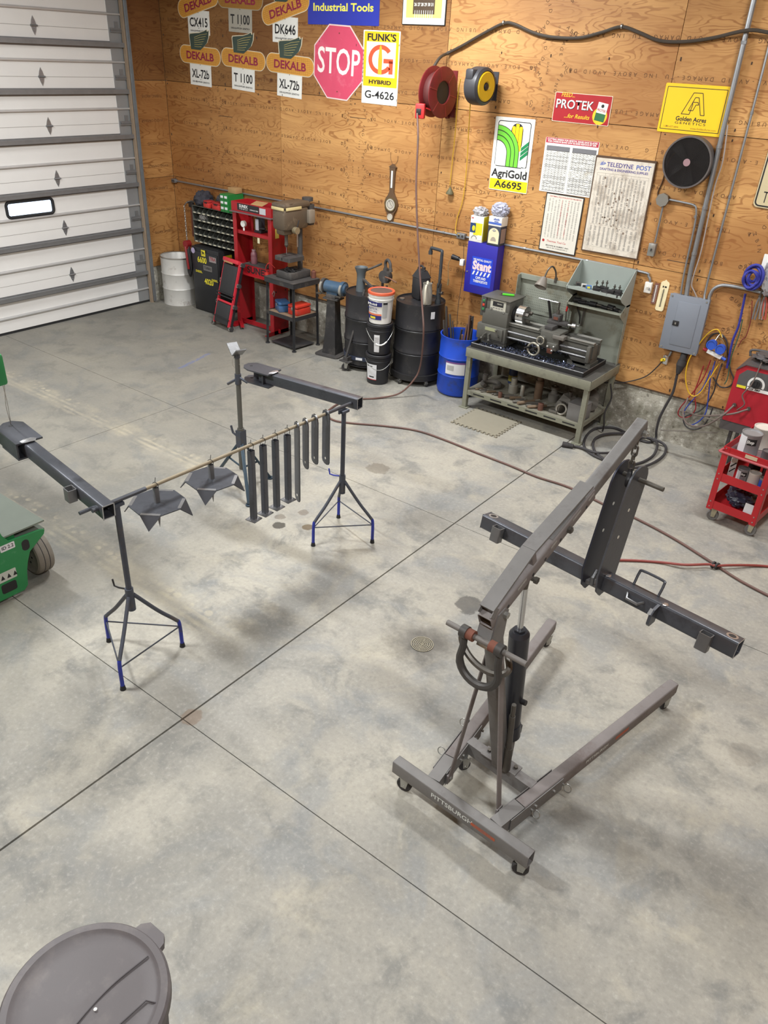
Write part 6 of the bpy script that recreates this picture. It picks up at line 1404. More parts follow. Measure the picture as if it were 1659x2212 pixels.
b = B(); b.box((0, -.01, .885), (.235, .46, .07), bev=.028); b.cyl((0, -.12, .86), (0, -.12, .915), .115, n=24); b.build('belt_cover', M_DP, q); b = B(); b.box((.0, -.24, .855), (.21, .014, .035), bev=.005); b.box((.118, -.08, .855), (.014, .26, .035), bev=.004); b.build('trim_strip', mat('trim_cream', (200, 184, 134), .5), q)
b = B(); b.cyl((0, -.10, .46), (0, -.10, .56), .022, n=14); b.cyl((0, -.10, .41), (0, -.10, .47), .026, .02, n=14); b.cyl((0, -.10, .385), (0, -.10, .41), .012, .024, n=12); b.build('chuck', M_TOOL, q); B().cyl((0, -.1, .30), (0, -.1, .39), .004, n=8).build('drill_bit', M_CHROME, q)
b = B(); b.cyl((.10, -.06, .60), (.16, -.06, .60), .042, n=18); hub = b.build('feed_hub', mat('feed_hub', (150, 138, 112), .4, .4), q); b = B(); b.cyl((.155, -.06, .58), (.16, -.065, .41), .008, n=8); b.build('feed_handle', M_CHROME, hub); b = B(); b.cyl((.145, -.06, .62), (.145, -.02, .72), .007, n=8); b.build('feed_handle', M_OILY, hub)
b = B(); b.cyl((.0, .28, .62), (.0, .28, .86), .085, n=20); b.build('motor', M_DUSTY, q); b = B(); b.box((.13, .2, .74), (.07, .1, .16), bev=.012); b.build('switch_box', mat('switch_tan', (128, 118, 104), .5), q)
b = B(); b.cyl((.0, .28, .90), (.0, .28, .94), .07, n=20); b.cyl((.0, .28, .86), (.0, .28, .90), .03, n=12); b.build('pulley', M_DUSTY, q)
b = B(); b.cyl((-.1055, .0, .78), (-.107, .0, .78), .02, n=14); b.build('badge', mat('trim_cream'), q)
c_ = thing('small_can', 'small rusty can on the back corner of the drill stand', 'can', (3.04, -.33, th + .003)); b = B(); b.lathe([(.033, 0), (.033, .08), (.028, .085), (.015, .09), (.015, .1), (0, .1)], 18); b.build('can', M_RUST, c_)

# ---- pedestal bench grinder
t = thing('bench_grinder', 'blue bench grinder on a dusty black pedestal', 'grinder', (3.46, -.42, 0), D(8)); M_GRB = mat('grinder_blue', (62, 88, 112), .5, .1, .15, 8, 0, 40, (96, 104, 108), .25, 7)
b = B(); b.prism(rrect(.36, .36, .05, 5), .02); b.build('base_plate', M_DUSTY, t)
b = B(); b.mesh([(sx * w, sy * w, z) for w, z in ((.10, .02), (.075, .30), (.06, .72)) for sx, sy in ((-1, -1), (1, -1), (1, 1), (-1, 1))], [(i + 4 * k, (i + 1) % 4 + 4 * k, (i + 1) % 4 + 4 * k + 4, i + 4 * k + 4) for k in range(2) for i in range(4)] + [(11, 10, 9, 8)]); b.build('pedestal', mat('pedestal_dark', (46, 45, 46), .55, .1, .2, 6, 0, 40, (84, 80, 76), .3, 5), t)
b = B(); b.box((0, 0, .73), (.22, .16, .02)); b.box((0, -.02, .76), (.14, .12, .05), bev=.01); b.build('mount_plate', M_DUSTY, t)
b = B(); b.cyl((-.11, 0, .865), (.11, 0, .865), .075, n=24); b.box((0, 0, .80), (.16, .1, .06), bev=.01); b.build('motor', M_GRB, t)
for s in (-1, 1):
    b = B(); b.cyl((s * .12, 0, .865), (s * .165, 0, .865), .09, n=24); b.cyl((s * .165, 0, .865), (s * .185, 0, .865), .07, .05, n=24); gd = b.build('wheel_guard', M_GRB if s > 0 else M_DUSTY, t)
    b = B(); b.cyl((s * .13, -.028, .858), (s * .158, -.028, .858), .078, n=22); b.build('grinding_wheel', mat('stone', (136, 132, 124), .9), gd); b = B(); b.box((s * .145, -.11, .79), (.07, .04, .012)); b.bar((s * .145, -.09, .79), (s * .1, -.03, .77), .02, .01); b.build('tool_rest', M_TOOL, gd)

# ---- drums
def drum(t, r, H, m, z0=0.0):
    b = B(); pr = [(r - .01, z0), (r + .003, z0 + .004), (r + .003, z0 + .016), (r, z0 + .03)]
    for k in (.34, .66): pr += [(r, z0 + H * k - .035), (r + .009, z0 + H * k - .02), (r + .009, z0 + H * k - .008), (r, z0 + H * k), (r + .009, z0 + H * k + .008), (r + .009, z0 + H * k + .02), (r, z0 + H * k + .035)]
    pr += [(r, z0 + H - .03), (r + .003, z0 + H - .016), (r + .003, z0 + H), (r - .006, z0 + H), (r - .01, z0 + H - .016), (0, z0 + H - .016)]
    b.lathe(pr, 40); return b.build('drum_shell', m, t)
t = thing('oil_drum', 'black steel oil drum with hand pump in a wheeled cradle', 'drum', (4.03, -.42, 0), 0, 'black oil drums')
drum(t, .285, .86, M_DRUMBK, .07)
b = B(); b.ring(.295, .288, .05, Tz(0, 0, .135), 40); b.build('cradle_band', mat('cradle_navy', (48, 54, 72), .5), t); b = B(); b.ring(.30, .2, .008, Tz(0, 0, .055), 30); b.build('cradle_ring', M_OILY, t)
B().box((.10, -.288, .165), (.085, .002, .03), (0, 0, D(20))).build('cradle_label', M_LABEL, t)
for a in (-115, 5, 125): caster(t, .30 * math.cos(D(a)), .30 * math.sin(D(a)), .068, .034, D(a + 60), .024)
fx, fy = -.02, -.36
b = B(); b.box((-.05, -.325, .15), (.07, .09, .05)); b.box((-.05, -.36, .12), (.16, .07, .012)); b.build('cradle_bracket', M_DUSTY, t); caster(t, -.05, -.38, .115, .05, D(40), .03)
b = B(); b.tube([(-.05, -.36, .16), (-.0, -.26, .55), (.035, -.14, .98)], .014, 8); b.build('cradle_handle', M_DUSTY, t)
b = B(); b.lathe([(.06, .914), (.05, 1.06), (.052, 1.12), (.075, 1.18), (.08, 1.2), (.07, 1.2), (.06, 1.18), (0, 1.15)], 20, None, (-.12, -.02, 0)); b.build('fill_funnel', mat('pump_grey', (92, 100, 104), .5, .2), t)
b = B(); b.bar((-.12, -.02, 1.08), (.12, -.08, 1.0), .03, .02); b.build('funnel_clamp', M_DUSTY, t)
b = B(); b.cyl((.12, .1, .914), (.12, .1, 1.08), .016, n=10); b.cyl((.20, .08, .914), (.20, .08, 1.02), .014, n=10); b.cyl((.16, .06, 1.12), (.16, .14, 1.12), .075, n=24); b.cyl((.16, .1, 1.05), (.16, .1, 1.22), .05, .03, n=14); pm = b.build('hand_pump', M_DUSTY, t)
b = B(); b.tube(bez([(.16, .1, 1.2), (.15, .1, 1.28), (.19, .09, 1.32), (.25, .06, 1.29), (.265, .05, 1.23)], 6), .018, 10); b.cyl((.265, .05, 1.24), (.27, .05, 1.2), .022, n=10); b.tube([(.13, .05, 1.27), (-.0, .03, 1.2), (-.1, .0, 1.15)], .013, 8); b.build('pump_spout', M_DUSTY, pm)
b = B(); b.tube([(.2, .04, 1.13), (.29, .02, 1.13), (.38, .03, 1.1)], .009, 6); b.build('pump_crank', mat('crank_brown', (112, 76, 56), .6), pm)
t = thing('oil_drum', 'black steel oil drum on a dolly beside the white bucket stack', 'drum', (4.76, -.37, 0), 0, 'black oil drums')
drum(t, .288, .885, M_DRUMBK, .085)
b = B(); b.ring(.315, .29, .07, Tz(0, 0, .065), 40); b.ring(.315, .1, .006, Tz(0, 0, .068), 30); b.build('dolly', M_OILY, t)
for a in (-150, -95, -30, 40, 110): caster(t, .285 * math.cos(D(a)), .285 * math.sin(D(a)), .07, .03, D(a), .022)
B().box((.265, -.125, .86), (.003, .05, .08), (0, 0, D(-25))).build('label', M_LABEL, t)
b = B(); b.cyl((-.2, -.1, .955), (-.2, -.1, .965), .03, n=16); b.build('bung', M_ZINC, t)
b = B(); b.cyl((.2, .06, .955), (.2, .06, 1.18), .028, n=14); b.cyl((.2, .06, .955), (.2, .06, 1.0), .036, n=12); b.cyl((.2, .06, 1.18), (.2, .06, 1.5), .018, n=12); b.tube(bez([(.2, .06, 1.48), (.2, .06, 1.53), (.18, .07, 1.545), (.05, .1, 1.545), (.02, .11, 1.54), (.012, .11, 1.50)], 5), .018, 10); b.cyl((.012, .11, 1.51), (.012, .11, 1.47), .024, n=10); pm = b.build('piston_pump', mat('pump_dark', (66, 70, 74), .5, .3), t)
b = B(); b.cyl((.23, .03, 1.08), (.28, .0, 1.1), .012, n=8); b.cyl((.28, 0, 1.1), (.29, 0, 1.1), .02, n=10); b.tube([(.2, .04, 1.14), (.24, .0, 1.2), (.27, -.02, 1.27)], .008, 6); b.build('pump_lever', M_TOOL, pm)
j = thing('black_jug', 'black plastic oil jug standing on the drum dolly barrel', 'jug', (4.70, -.30, .955), D(-20)); M_JUG = mat('jug_black', (44, 44, 46), .5)
b = B(); b.box((0, 0, .13), (.17, .16, .26), bev=.025); b.mesh([(-.085, -.08, .25), (.085, -.08, .25), (.085, .08, .25), (-.085, .08, .25), (-.04, -.04, .34), (.05, -.04, .33), (.05, .04, .33), (-.04, .04, .34)], [(0, 1, 5, 4), (1, 2, 6, 5), (2, 3, 7, 6), (3, 0, 4, 7), (4, 5, 6, 7)]); b.build('body', M_JUG, j); b = B(); b.tube(bez([(-.06, 0, .28), (-.07, 0, .34), (-.02, 0, .375), (.03, 0, .36), (.045, 0, .33)], 5), .013, 8); b.build('handle', M_JUG, j); B().cyl((.03, 0, .33), (.03, 0, .37), .022, n=14).build('cap', M_JUG, j)
j = thing('oil_measure', 'white and grey translucent measuring jug on the black drum', 'jug', (4.885, -.44, .955), D(-35)); M_PLW = mat('plastic_cream', (206, 200, 182), .45, 0, .06)
b = B(); b.lathe([(.055, 0), (.06, .005), (.062, .12), (.055, .17), (.05, .22), (.054, .24), (.05, .24), (.046, .22), (.05, .16), (0, .16)], 20); b.build('body', mat('plastic_smoke', (150, 146, 136), .35), j)
b = B(); b.tube(bez([(.05, -.03, .22), (.075, -.045, .23), (.1, -.06, .19), (.105, -.06, .1), (.09, -.05, .03), (.055, -.03, .012)], 5), .013, 8); b.tube(bez([(-.05, .02, .02), (-.062, .02, .12), (-.05, .01, .22), (.0, .0, .255), (.04, -.02, .23)], 5), .012, 8); b.build('handle', M_PLW, j)

# ---- three stacked five-gallon buckets
def bucket(label, z, m, mlid, full):
    t = thing('bucket', label, 'bucket', (4.492, -.79, z), D(40), 'stacked five gallon buckets'); r0, r1, h = .128, .147, .365
    b = B(); b.lathe([(0, 0), (r0 - .006, 0), (r0, .006), (r1 - .006, h - .09), (r1 + .002, h - .085), (r1 + .002, h - .078), (r1 - .004, h - .074), (r1 - .003, h - .055), (r1 + .004, h - .05), (r1 + .004, h - .043), (r1 - .002, h - .04), (r1, h - .012), (0, h - .012)], 36); b.build('pail', m, t)
    b = B(); b.lathe([(r1 + .004, h - .03), (r1 + .009, h - .028), (r1 + .009, h - .004), (r1 + .004, h + .002), (r1 - .01, h + .002), (r1 - .016, h - .008), (0, h - .008)], 36); b.build('lid', mlid, t)
    b = B(); pts = [(math.cos(D(a)) * (r1 + .012), math.sin(D(a)) * (r1 + .012), h - .08 - full * math.cos(D(a + 90)) ** 2) for a in range(-180, 1, 12)]; b.tube(pts, .0035, 6); hd = b.build('bail', M_ZINC, t)
    if full > .12:
        m_ = len(pts) // 2; b = B(); b.tube(pts[m_ - 2:m_ + 3], .009, 8); b.build('grip', M_WHITE, hd)
    return t
def wrap_label(par, r, a0, a1, z0, z1, m, name='label'):
    b = B(); n = 10
    vs = [(math.cos(D(a0 + (a1 - a0) * i / n)) * r(z), math.sin(D(a0 + (a1 - a0) * i / n)) * r(z), z) for z in (z0, z1) for i in range(n + 1)]
    b.mesh(vs, [(i, i + 1, n + 2 + i, n + 1 + i) for i in range(n)]); return b.build(name, m, par)
rr = lambda z: .1295 + (.147 - .128) * z / .28 + .0005
rr2 = lambda z: rr(z) + .0008
M_PAILK = mat('pail_black', (38, 38, 41), .45)
t = bucket('black bucket at the bottom of the bucket stack', 0, M_PAILK, M_PAILK, .09)
wrap_label(t, rr, -158, -100, .06, .255, M_LABEL); wrap_label(t, rr2, -158, -100, .06, .068, mat('label_red', (186, 60, 60), .6)); wrap_label(t, rr2, -140, -112, .09, .105, M_SIGNBK); wrap_label(t, rr2, -154, -120, .225, .235, M_SIGNBK)
t = bucket('black bucket with narrow white label in the middle of the stack', .368, M_PAILK, M_PAILK, .15)
wrap_label(t, rr, -118, -92, .04, .25, M_LABEL)
for k in range(9): wrap_label(t, rr2, -115, -95, .12 + k * .012, .124 + k * .012, M_GREYINK)
t = bucket('white bucket with orange lid on top of the stack', .736, mat('pail_white', (222, 220, 214), .45), mat('lid_orange', (208, 92, 60), .5, 0, .1), .02)
b = B(); b.cyl((0, 0, .358), (0, 0, .3605), .125, n=30); b.build('lid_dirt', mat('lid_dirt', (92, 70, 62), .8), t)
mnv = mat('label_navy', (42, 44, 110), .5); mor = mat('label_orange', (226, 120, 80), .5)
wrap_label(t, rr, -190, -88, .21, .262, mnv); wrap_label(t, rr, -190, -88, .105, .125, mor); wrap_label(t, rr, -190, -88, .055, .104, mnv); wrap_label(t, rr2, -150, -118, .065, .09, MY); wrap_label(t, rr, -84, -60, .08, .26, mat('label_grey', (170, 170, 168), .6)); wrap_label(t, rr2, -82, -62, .235, .258, M_SIGNBK)
ad = D(-132); 
for s_, z_, sz, m_ in (('Mobil', .236, .036, M_WHITE), ('MULTI G 134', .185, .034, mnv), ('HYDRAULIC LUBRICANT', .155, .014, mnv)):
    text(s_, m_, t, (math.cos(ad) * (rr(z_) + .006), math.sin(ad) * (rr(z_) + .006), z_), sz, (PI / 2, 0, ad + PI / 2), .02, fit=.13)

# ---- blue plastic drum with bar stock
t = thing('blue_drum', 'blue plastic drum full of bar stock beside the lathe', 'drum', (5.365, -.375, 0)); M_BLUED = mat('drum_blue', (28, 72, 186), .4, 0, .1, 4, 0, 40, (52, 66, 110), .2, 5); r = .24; H = .70
b = B(); b.lathe([(0, .005), (r - .04, 0), (r - .012, .02), (r, .06), (r, .24), (r + .006, .25), (r, .26), (r, .45), (r + .006, .46), (r, .47), (r, H - .1), (r - .006, H - .06), (r + .006, H - .012), (r + .008, H), (r - .006, H), (r - .012, H - .02), (r - .014, .1), (0, .1)], 40); b.build('drum_shell', M_BLUED, t)
rb_ = lambda z: r + .0065
wrap_label(t, rb_, -96, -42, .285, .43, M_LABEL); wrap_label(t, lambda z: r + .0072, -96, -42, .415, .435, mat('label_purple', (110, 70, 130), .6)); wrap_label(t, lambda z: r + .0072, -92, -72, .33, .39, mat('label_grey'))
rn = random.Random(11); gB = 'bar stock standing in the blue drum'
for i in range(16):
    a, q = rn.uniform(-PI, PI), rn.uniform(.02, .15); p0 = V((5.365 + math.cos(a) * q, -.375 + math.sin(a) * q, .106)); ln = V((math.cos(a) * .06 - .05 + rn.uniform(-.04, .02), math.sin(a) * .05, rn.uniform(.72, .92)))
    if i > 9: ln = V((rn.uniform(.02, .09), rn.uniform(-.06, .06), rn.uniform(.64, .76)))
    k = i % 3
    if k == 0: o = B().cyl(p0, p0 + ln, .012, n=8).build('round_bar', M_TOOL); lab = 'grey round bar among the stock in the blue drum'
    elif k == 1: o = B().bar(p0, p0 + ln, .02, .02).build('square_bar', mat('bar_brown', (118, 88, 70), .6, .3, .15)); lab = 'brownish square bar among the stock in the blue drum'
    else: o = B().bar(p0, p0 + ln, .03, .008).build('flat_stock', M_DUSTY); lab = 'dark flat bar among the stock in the blue drum'
    tag(o, lab, 'metal bar', gB)

# ================================================================ lathe bench
M_BENCH = mat('bench_sage', (128, 128, 112), .55, .05, .1, 6, .05, 50, (96, 94, 84), .3, 6)
M_BENCHL = mat('splash_sage', (142, 146, 134), .5, .05, .08, 5, 0, 40, (110, 104, 84), .28, 4)
M_LATHE = mat('lathe_grey', (88, 87, 81), .5, .1, .12, 7, 0, 40, (70, 68, 62), .25, 7)
M_BEDW = mat('bed_way', (206, 204, 198), .3, .7, .06)
X0, X1, YF, YB = 5.675, 7.13, -.745, -.03
bn = thing('lathe_bench', 'sage green steel bench with lower shelf under the lathe', 'bench', (0, 0, 0))
zT = .70
for x, y in ((X0 + .025, YF + .025), (X1 - .03, YF + .025), (X0 + .025, YB - .03), (X1 - .03, YB - .03)):
    b = B(); b.bar((x, y, .0), (x, y, zT - .02), .05, .05, up=(0, 1, 0)); b.box((x, y, .006), (.1, .09, .012)); b.build('leg', M_BENCH, bn)
for y in (YF, YB): B().box(((X0 + X1) / 2, y, zT - .045), (X1 - X0 + .02, .03, .10), bev=.004).build('apron', M_BENCH, bn)
for x in (X0, X1): B().box((x, (YF + YB) / 2, zT - .045), (.03, YB - YF, .10), bev=.004).build('apron', M_BENCH, bn)
b = B(); b.box(((X0 + X1) / 2, (YF + YB) / 2, zT), (X1 - X0 + .02, YB - YF + .02, .012)); b.build('bench_top', mat('bench_top_dark', (74, 72, 68), .6, .1, .2, 8), bn)
sz = .205
for k in range(5): B().box(((X0 + X1) / 2, YF + .075 + k * .14, sz), (X1 - X0 - .04, .135, .016)).build('shelf_board', mat('shelf_sage', (124, 120, 106), .7, 0, .12, 8, 0, 40, (92, 86, 78), .3, 7), bn)
b = B(); b.box(((X0 + X1) / 2, YF + .012, sz - .012), (X1 - X0 - .06, .012, .055))
bo = b.build('shelf_rail', M_BENCH, bn)
for k in range(6): B().box((X0 + .2 + k * .22, YF + .005, sz - .010), (.14, .002, .014)).build('rail_slot', M_OILY, bn)
B().box((X1 - .03, (YF + YB) / 2, sz - .012), (.012, YB - YF - .1, .055)).build('shelf_rail', M_BENCH, bn)
b = B(); tx0, tx1, ty0, ty1 = X0 + .02, X1 - .11, YF + .04, YB - .12
b.box(((tx0 + tx1) / 2, (ty0 + ty1) / 2, zT + .012), (tx1 - tx0, ty1 - ty0, .008))
for y in (ty0, ty1): b.box(((tx0 + tx1) / 2, y, zT + .03), (tx1 - tx0, .012, .045))
for x in (tx0, tx1): b.box((x, (ty0 + ty1) / 2, zT + .03), (.012, ty1 - ty0, .045))
b.build('chip_tray', M_OILY, bn)
b = B(); b.tube([(tx0, ty0, zT + .053), (tx1, ty0, zT + .053), (tx1, ty1, zT + .053)], .006, 6); b.build('tray_rim', M_STEEL_B, bn)
# splash guard with tool shelves
sp = thing('splash_guard', 'pale green splash guard with tool shelves behind the lathe', 'splash guard', (0, 0, zT + .007))
b = B(); b.box((6.49, -.055, .34), (1.26, .006, .68)); b.build('back_panel', M_BENCHL, sp)
b = B(); b.box((6.17, -.07, .70), (.64, .035, .05)); b.box((5.862, -.10, .36), (.008, .1, .72)); b.box((6.17, -.062, .33), (.66, .006, .02)); b.build('panel_flange', M_BENCHL, sp)
b = B()
for i in range(26):
    for j in range(16): b.cyl((5.95 + i * .022, -.0585, .18 + j * .026), (5.95 + i * .022, -.0592, .18 + j * .026), .003, n=5)
o = b.build('peg_holes', M_OILY, sp); o['kind'] = 'stuff'
sx0, sx1 = 6.53, 7.12
b = B(); b.box(((sx0 + sx1) / 2, -.05, .80), (sx1 - sx0, .006, .36)); b.build('shelf_back', mat('shelf_pale', (150, 158, 152), .5, .05, .06), sp)
for x in (sx0, sx1):
    b = B(); b.prism([(0, .62), (.0, .98), (.04, .98), (.30, .76), (.30, .74), (.25, .70), (.08, .62)], .005, Mx.Translation((x - .0025, -.05, 0)) @ Mx(((0, 0, 1, 0), (-1, 0, 0, 0), (0, 1, 0, 0), (0, 0, 0, 1)))); b.build('shelf_side', mat('shelf_pale'), sp)
    b = B(); b.prism([(0, 0), (0, .64), (.10, .64), (.22, .58), (.22, .55), (.07, .45), (.05, 0)], .005, Mx.Translation((x - .0025, -.05, 0)) @ Mx(((0, 0, 1, 0), (-1, 0, 0, 0), (0, 1, 0, 0), (0, 0, 0, 1)))); b.build('shelf_side', M_BENCHL, sp)
b = B(); b.box(((sx0 + sx1) / 2, -.19, .745), (sx1 - sx0, .28, .006)); b.box(((sx0 + sx1) / 2, -.335, .755), (sx1 - sx0, .006, .03)); b.build('upper_shelf', mat('shelf_pale'), sp)
b = B(); b.box(((sx0 + sx1) / 2, -.15, .565), (sx1 - sx0, .2, .006)); b.box(((sx0 + sx1) / 2, -.255, .572), (sx1 - sx0, .006, .025)); b.build('lower_shelf', M_BENCHL, sp)
# lathe
la = thing('metal_lathe', 'grey metal lathe with bright chuck and handwheels on the bench', 'lathe', (0, 0, zT + .018))
hx0, hx1 = 5.70, 6.0
b = B(); b.box((5.845, -.37, .30), (.31, .32, .17), bev=.006); b.box((5.855, -.37, .43), (.30, .30, .15), bev=.008); hd = b.build('headstock', M_LATHE, la)
b = B(); b.box((5.835, -.365, .507), (.36, .34, .012), bev=.004); b.build('headstock_cover', M_LATHE, hd)
b = B(); b.box((5.675, -.37, .40), (.06, .28, .22), bev=.006); b.build('end_cover', M_LATHE, la)
B().box((5.865, -.5225, .40), (.19, .003, .19), bev=.0).build('speed_plate', mat('plate_pale', (176, 174, 160), .5), hd); B().box((5.865, -.5245, .455), (.13, .002, .05)).build('speed_print', M_SIGNBK, hd)
text('PRECISION', mat('plate_pale'), hd, (5.885, -.526, .458), .018, (PI / 2, 0, 0), .02, fit=.06)
b = B()
for i in range(4):
    for j in range(3): b.box((5.815 + i * .034, -.5243, .41 - j * .026), (.022, .001, .010))
b.build('speed_print', M_GREYINK, hd)
for x, z in ((5.79, .40), (5.945, .385)): B().cyl((x, -.52, z), (x, -.535, z), .012, n=12).build('knob', M_ZINC, hd)
b = B(); b.box((5.695, -.52, .42), (.05, .03, .16), bev=.006); sw = b.build('switch_panel', M_DUSTY, la)
for k, cc in enumerate(((50, 120, 70), (190, 60, 40), (50, 120, 70))): B().box((5.695, -.538, .465 - k * .045), (.026, .01, .026), bev=.003).build('push_button', mat('button_%d' % (k % 2), cc, .5), sw)
b = B(); b.box((5.83, -.38, .135), (.36, .34, .17), bev=.008); b.build('gearbox', M_LATHE, la); b = B(); b.box((5.86, -.555, .14), (.24, .03, .13), bev=.006); gb = b.build('gearbox_front', M_LATHE, la)
B().box((5.835, -.572, .185), (.14, .002, .035)).build('gear_plate', mat('gear_plate', (150, 152, 120), .5), gb)
b = B(); b.box((5.66, -.40, .145), (.012, .16, .13)); b.build('side_plate', mat('side_pale', (150, 142, 130), .6), la)
for x, dx, dz in ((5.94, -.02, .07), (5.78, -.03, -.05), (5.83, .01, -.06)): 
    b = B(); b.tube([(x, -.57, .13), (x, -.60, .13), (x + dx, -.605, .13 + dz)], .009, 8); b.sph((x + dx, -.605, .13 + dz), .014); b.build('gear_lever', M_LATHE, gb)
B().box((5.83, -.38, .03), (.34, .3, .05)).build('lathe_foot', M_LATHE, la); B().box((6.86, -.38, .03), (.26, .2, .05)).build('lathe_foot', M_LATHE, la)
b = B(); b.cyl((6.0, -.38, .36), (6.04, -.38, .36), .075, n=28); b.cyl((6.04, -.38, .36), (6.06, -.38, .36), .085, .1, n=28); b.build('spindle_nose', M_OILY, la)
b = B(); b.cyl((6.06, -.38, .36), (6.145, -.38, .36), .1, n=32); ck = b.build('chuck', M_CHROME, la)
for k in range(3):
    a = D(30 + 120 * k); b = B(); b.box((6.165, -.38 + math.cos(a) * .05, .36 + math.sin(a) * .05), (.05, .03, .03), (a, 0, 0)); b.build('chuck_jaw', M_TOOL, ck)
b = B(); b.cyl((6.09, -.4805, .37), (6.09, -.484, .37), .009, n=12); b.build('chuck_key_hole', M_OILY, ck)
# bed
b = B()
for y in (-.455, -.305): b.box((6.49, y, .175), (1.0, .035, .12)); b.box((6.49, y, .26), (1.0, .05, .03))
b.box((6.49, -.38, .12), (.98, .15, .05)); bd = b.build('bed', M_LATHE, la)
for y, x0_, x1_ in ((-.462, 6.0, 6.36), (-.30, 6.0, 6.36), (-.462, 6.72, 6.99), (-.30, 6.72, 6.99)): B().box(((x0_ + x1_) / 2, y, .277), (x1_ - x0_, .046, .006)).build('bed_way', M_BEDW, bd)
b = B(); b.cyl((5.95, -.50, .185), (6.95, -.50, .185), .013, n=12); b.build('lead_screw', M_STEEL_B, la); b = B(); b.cyl((5.95, -.505, .125), (6.95, -.505, .125), .011, n=12); b.build('feed_rod', M_STEEL_B, la)
b = B(); b.box((6.955, -.49, .16), (.04, .06, .17), bev=.006); b.box((6.955, -.38, .14), (.05, .17, .2), bev=.006); b.build('bed_end', M_LATHE, la)
b = B(); b.mesh([(6.80, -.48, .03), (6.93, -.48, .03), (6.93, -.28, .03), (6.72, -.48, .115), (6.93, -.48, .115), (6.93, -.28, .115), (6.72, -.28, .115), (6.80, -.28, .03)], [(0, 1, 4, 3), (2, 7, 6, 5), (3, 4, 5, 6), (0, 3, 6, 7), (1, 2, 5, 4)]); b.build('tail_leg', M_LATHE, la)
# carriage
b = B(); b.box((6.50, -.38, .29), (.26, .22, .035), bev=.005); b.box((6.52, -.51, .22), (.22, .06, .17), bev=.008); b.box((6.56, -.525, .16), (.12, .06, .08), bev=.01); cg = b.build('carriage', M_LATHE, la)
b = B(); b.box((6.62, -.51, .27), (.13, .09, .04), bev=.005); b.box((6.6, -.46, .25), (.1, .06, .05)); b.build('apron_block', mat('casting', (118, 114, 108), .5, .3), cg)
b = B(); b.box((6.47, -.37, .325), (.09, .24, .04), bev=.004); b.box((6.50, -.34, .36), (.22, .08, .035), (0, 0, D(6)), bev=.004); b.box((6.48, -.335, .41), (.09, .09, .07), bev=.006); tp = b.build('tool_post', M_DUSTY, cg)
b = B(); b.cyl((6.48, -.335, .445), (6.48, -.335, .49), .018, n=10); b.tube([(6.48, -.335, .48), (6.49, -.36, .53), (6.50, -.38, .58)], .007, 6); b.build('post_lever', M_TOOL, tp); b = B(); b.box((6.485, -.383, .41), (.05, .004, .03)); b.build('post_badge', M_RUST, tp)
b = B(); b.cyl((6.61, -.34, .36), (6.70, -.33, .36), .014, n=10); b.cyl((6.66, -.335, .36), (6.70, -.33, .36), .032, n=20); b.cyl((6.70, -.335, .37), (6.735, -.335, .375), .006, n=8); b.build('compound_dial', M_CHROME, cg)
def wheel(x, y, z, R, name='handwheel'):
    b = B(); b.tube([(x + math.cos(a) * R, y, z + math.sin(a) * R) for a in [2 * PI * i / 28 for i in range(28)]], R * .17, 10, True); w_ = b.build(name, mat('wheel_pale', (168, 164, 150), .35, .6, .08), cg)
    b = B(); b.cyl((x, y + .03, z), (x, y - .015, z), R * .28, n=14)
    for k in range(3): a = D(90 + 120 * k); b.tube([(x, y, z), (x + math.cos(a) * R, y, z + math.sin(a) * R)], R * .1, 6)
    b.build('wheel_hub', M_OILY, w_); return w_
wheel(6.385, -.60, .105, .065); B().cyl((6.33, -.60, .115), (6.31, -.66, .115), .012, .009, n=10).build('crank_grip', M_OILY, cg); B().cyl((6.385, -.6, .105), (6.42, -.52, .12), .014, n=10).build('wheel_shaft', M_TOOL, cg)
wheel(6.45, -.60, .215, .04); B().cyl((6.45, -.6, .215), (6.46, -.5, .23), .03, n=14).build('wheel_shaft', M_LATHE, cg)
for x, z in ((6.53, .165), (6.585, .13), (6.60, .175)): b = B(); b.cyl((x, -.54, z), (x, -.58, z), .006, n=8); b.sph((x, -.58, z), .014); b.build('ball_lever', M_ZINC, cg)
b = B(); b.box((6.55, -.555, .115), (.06, .02, .05), bev=.004); b.build('half_nut_plate', M_RUST, cg)
# lamp on the splash guard
lp = thing('lathe_lamp', 'grey bullet work lamp on a bent arm above the chuck', 'lamp', (6.28, -.08, zT + .73))
b = B(); b.cyl((0, 0, -.02), (0, 0, .03), .018, n=12); b.tube(bez([(0, 0, .02), (-.01, -.02, .10), (-.035, -.06, .15), (-.06, -.1, .12), (-.075, -.13, .04)], 6), .009, 8); b.build('arm', M_TOOL, lp); b = B(); b.lathe([(.0, .05), (.03, .045), (.045, .01), (.065, -.05), (.068, -.065), (.06, -.065), (.03, -.02), (0, -.01)], 22, Mx.Translation((-.08, -.15, .0)) @ rot_x(D(-35))); b.build('lamp_shade', mat('shade_grey', (130, 124, 116), .5, .2), lp)
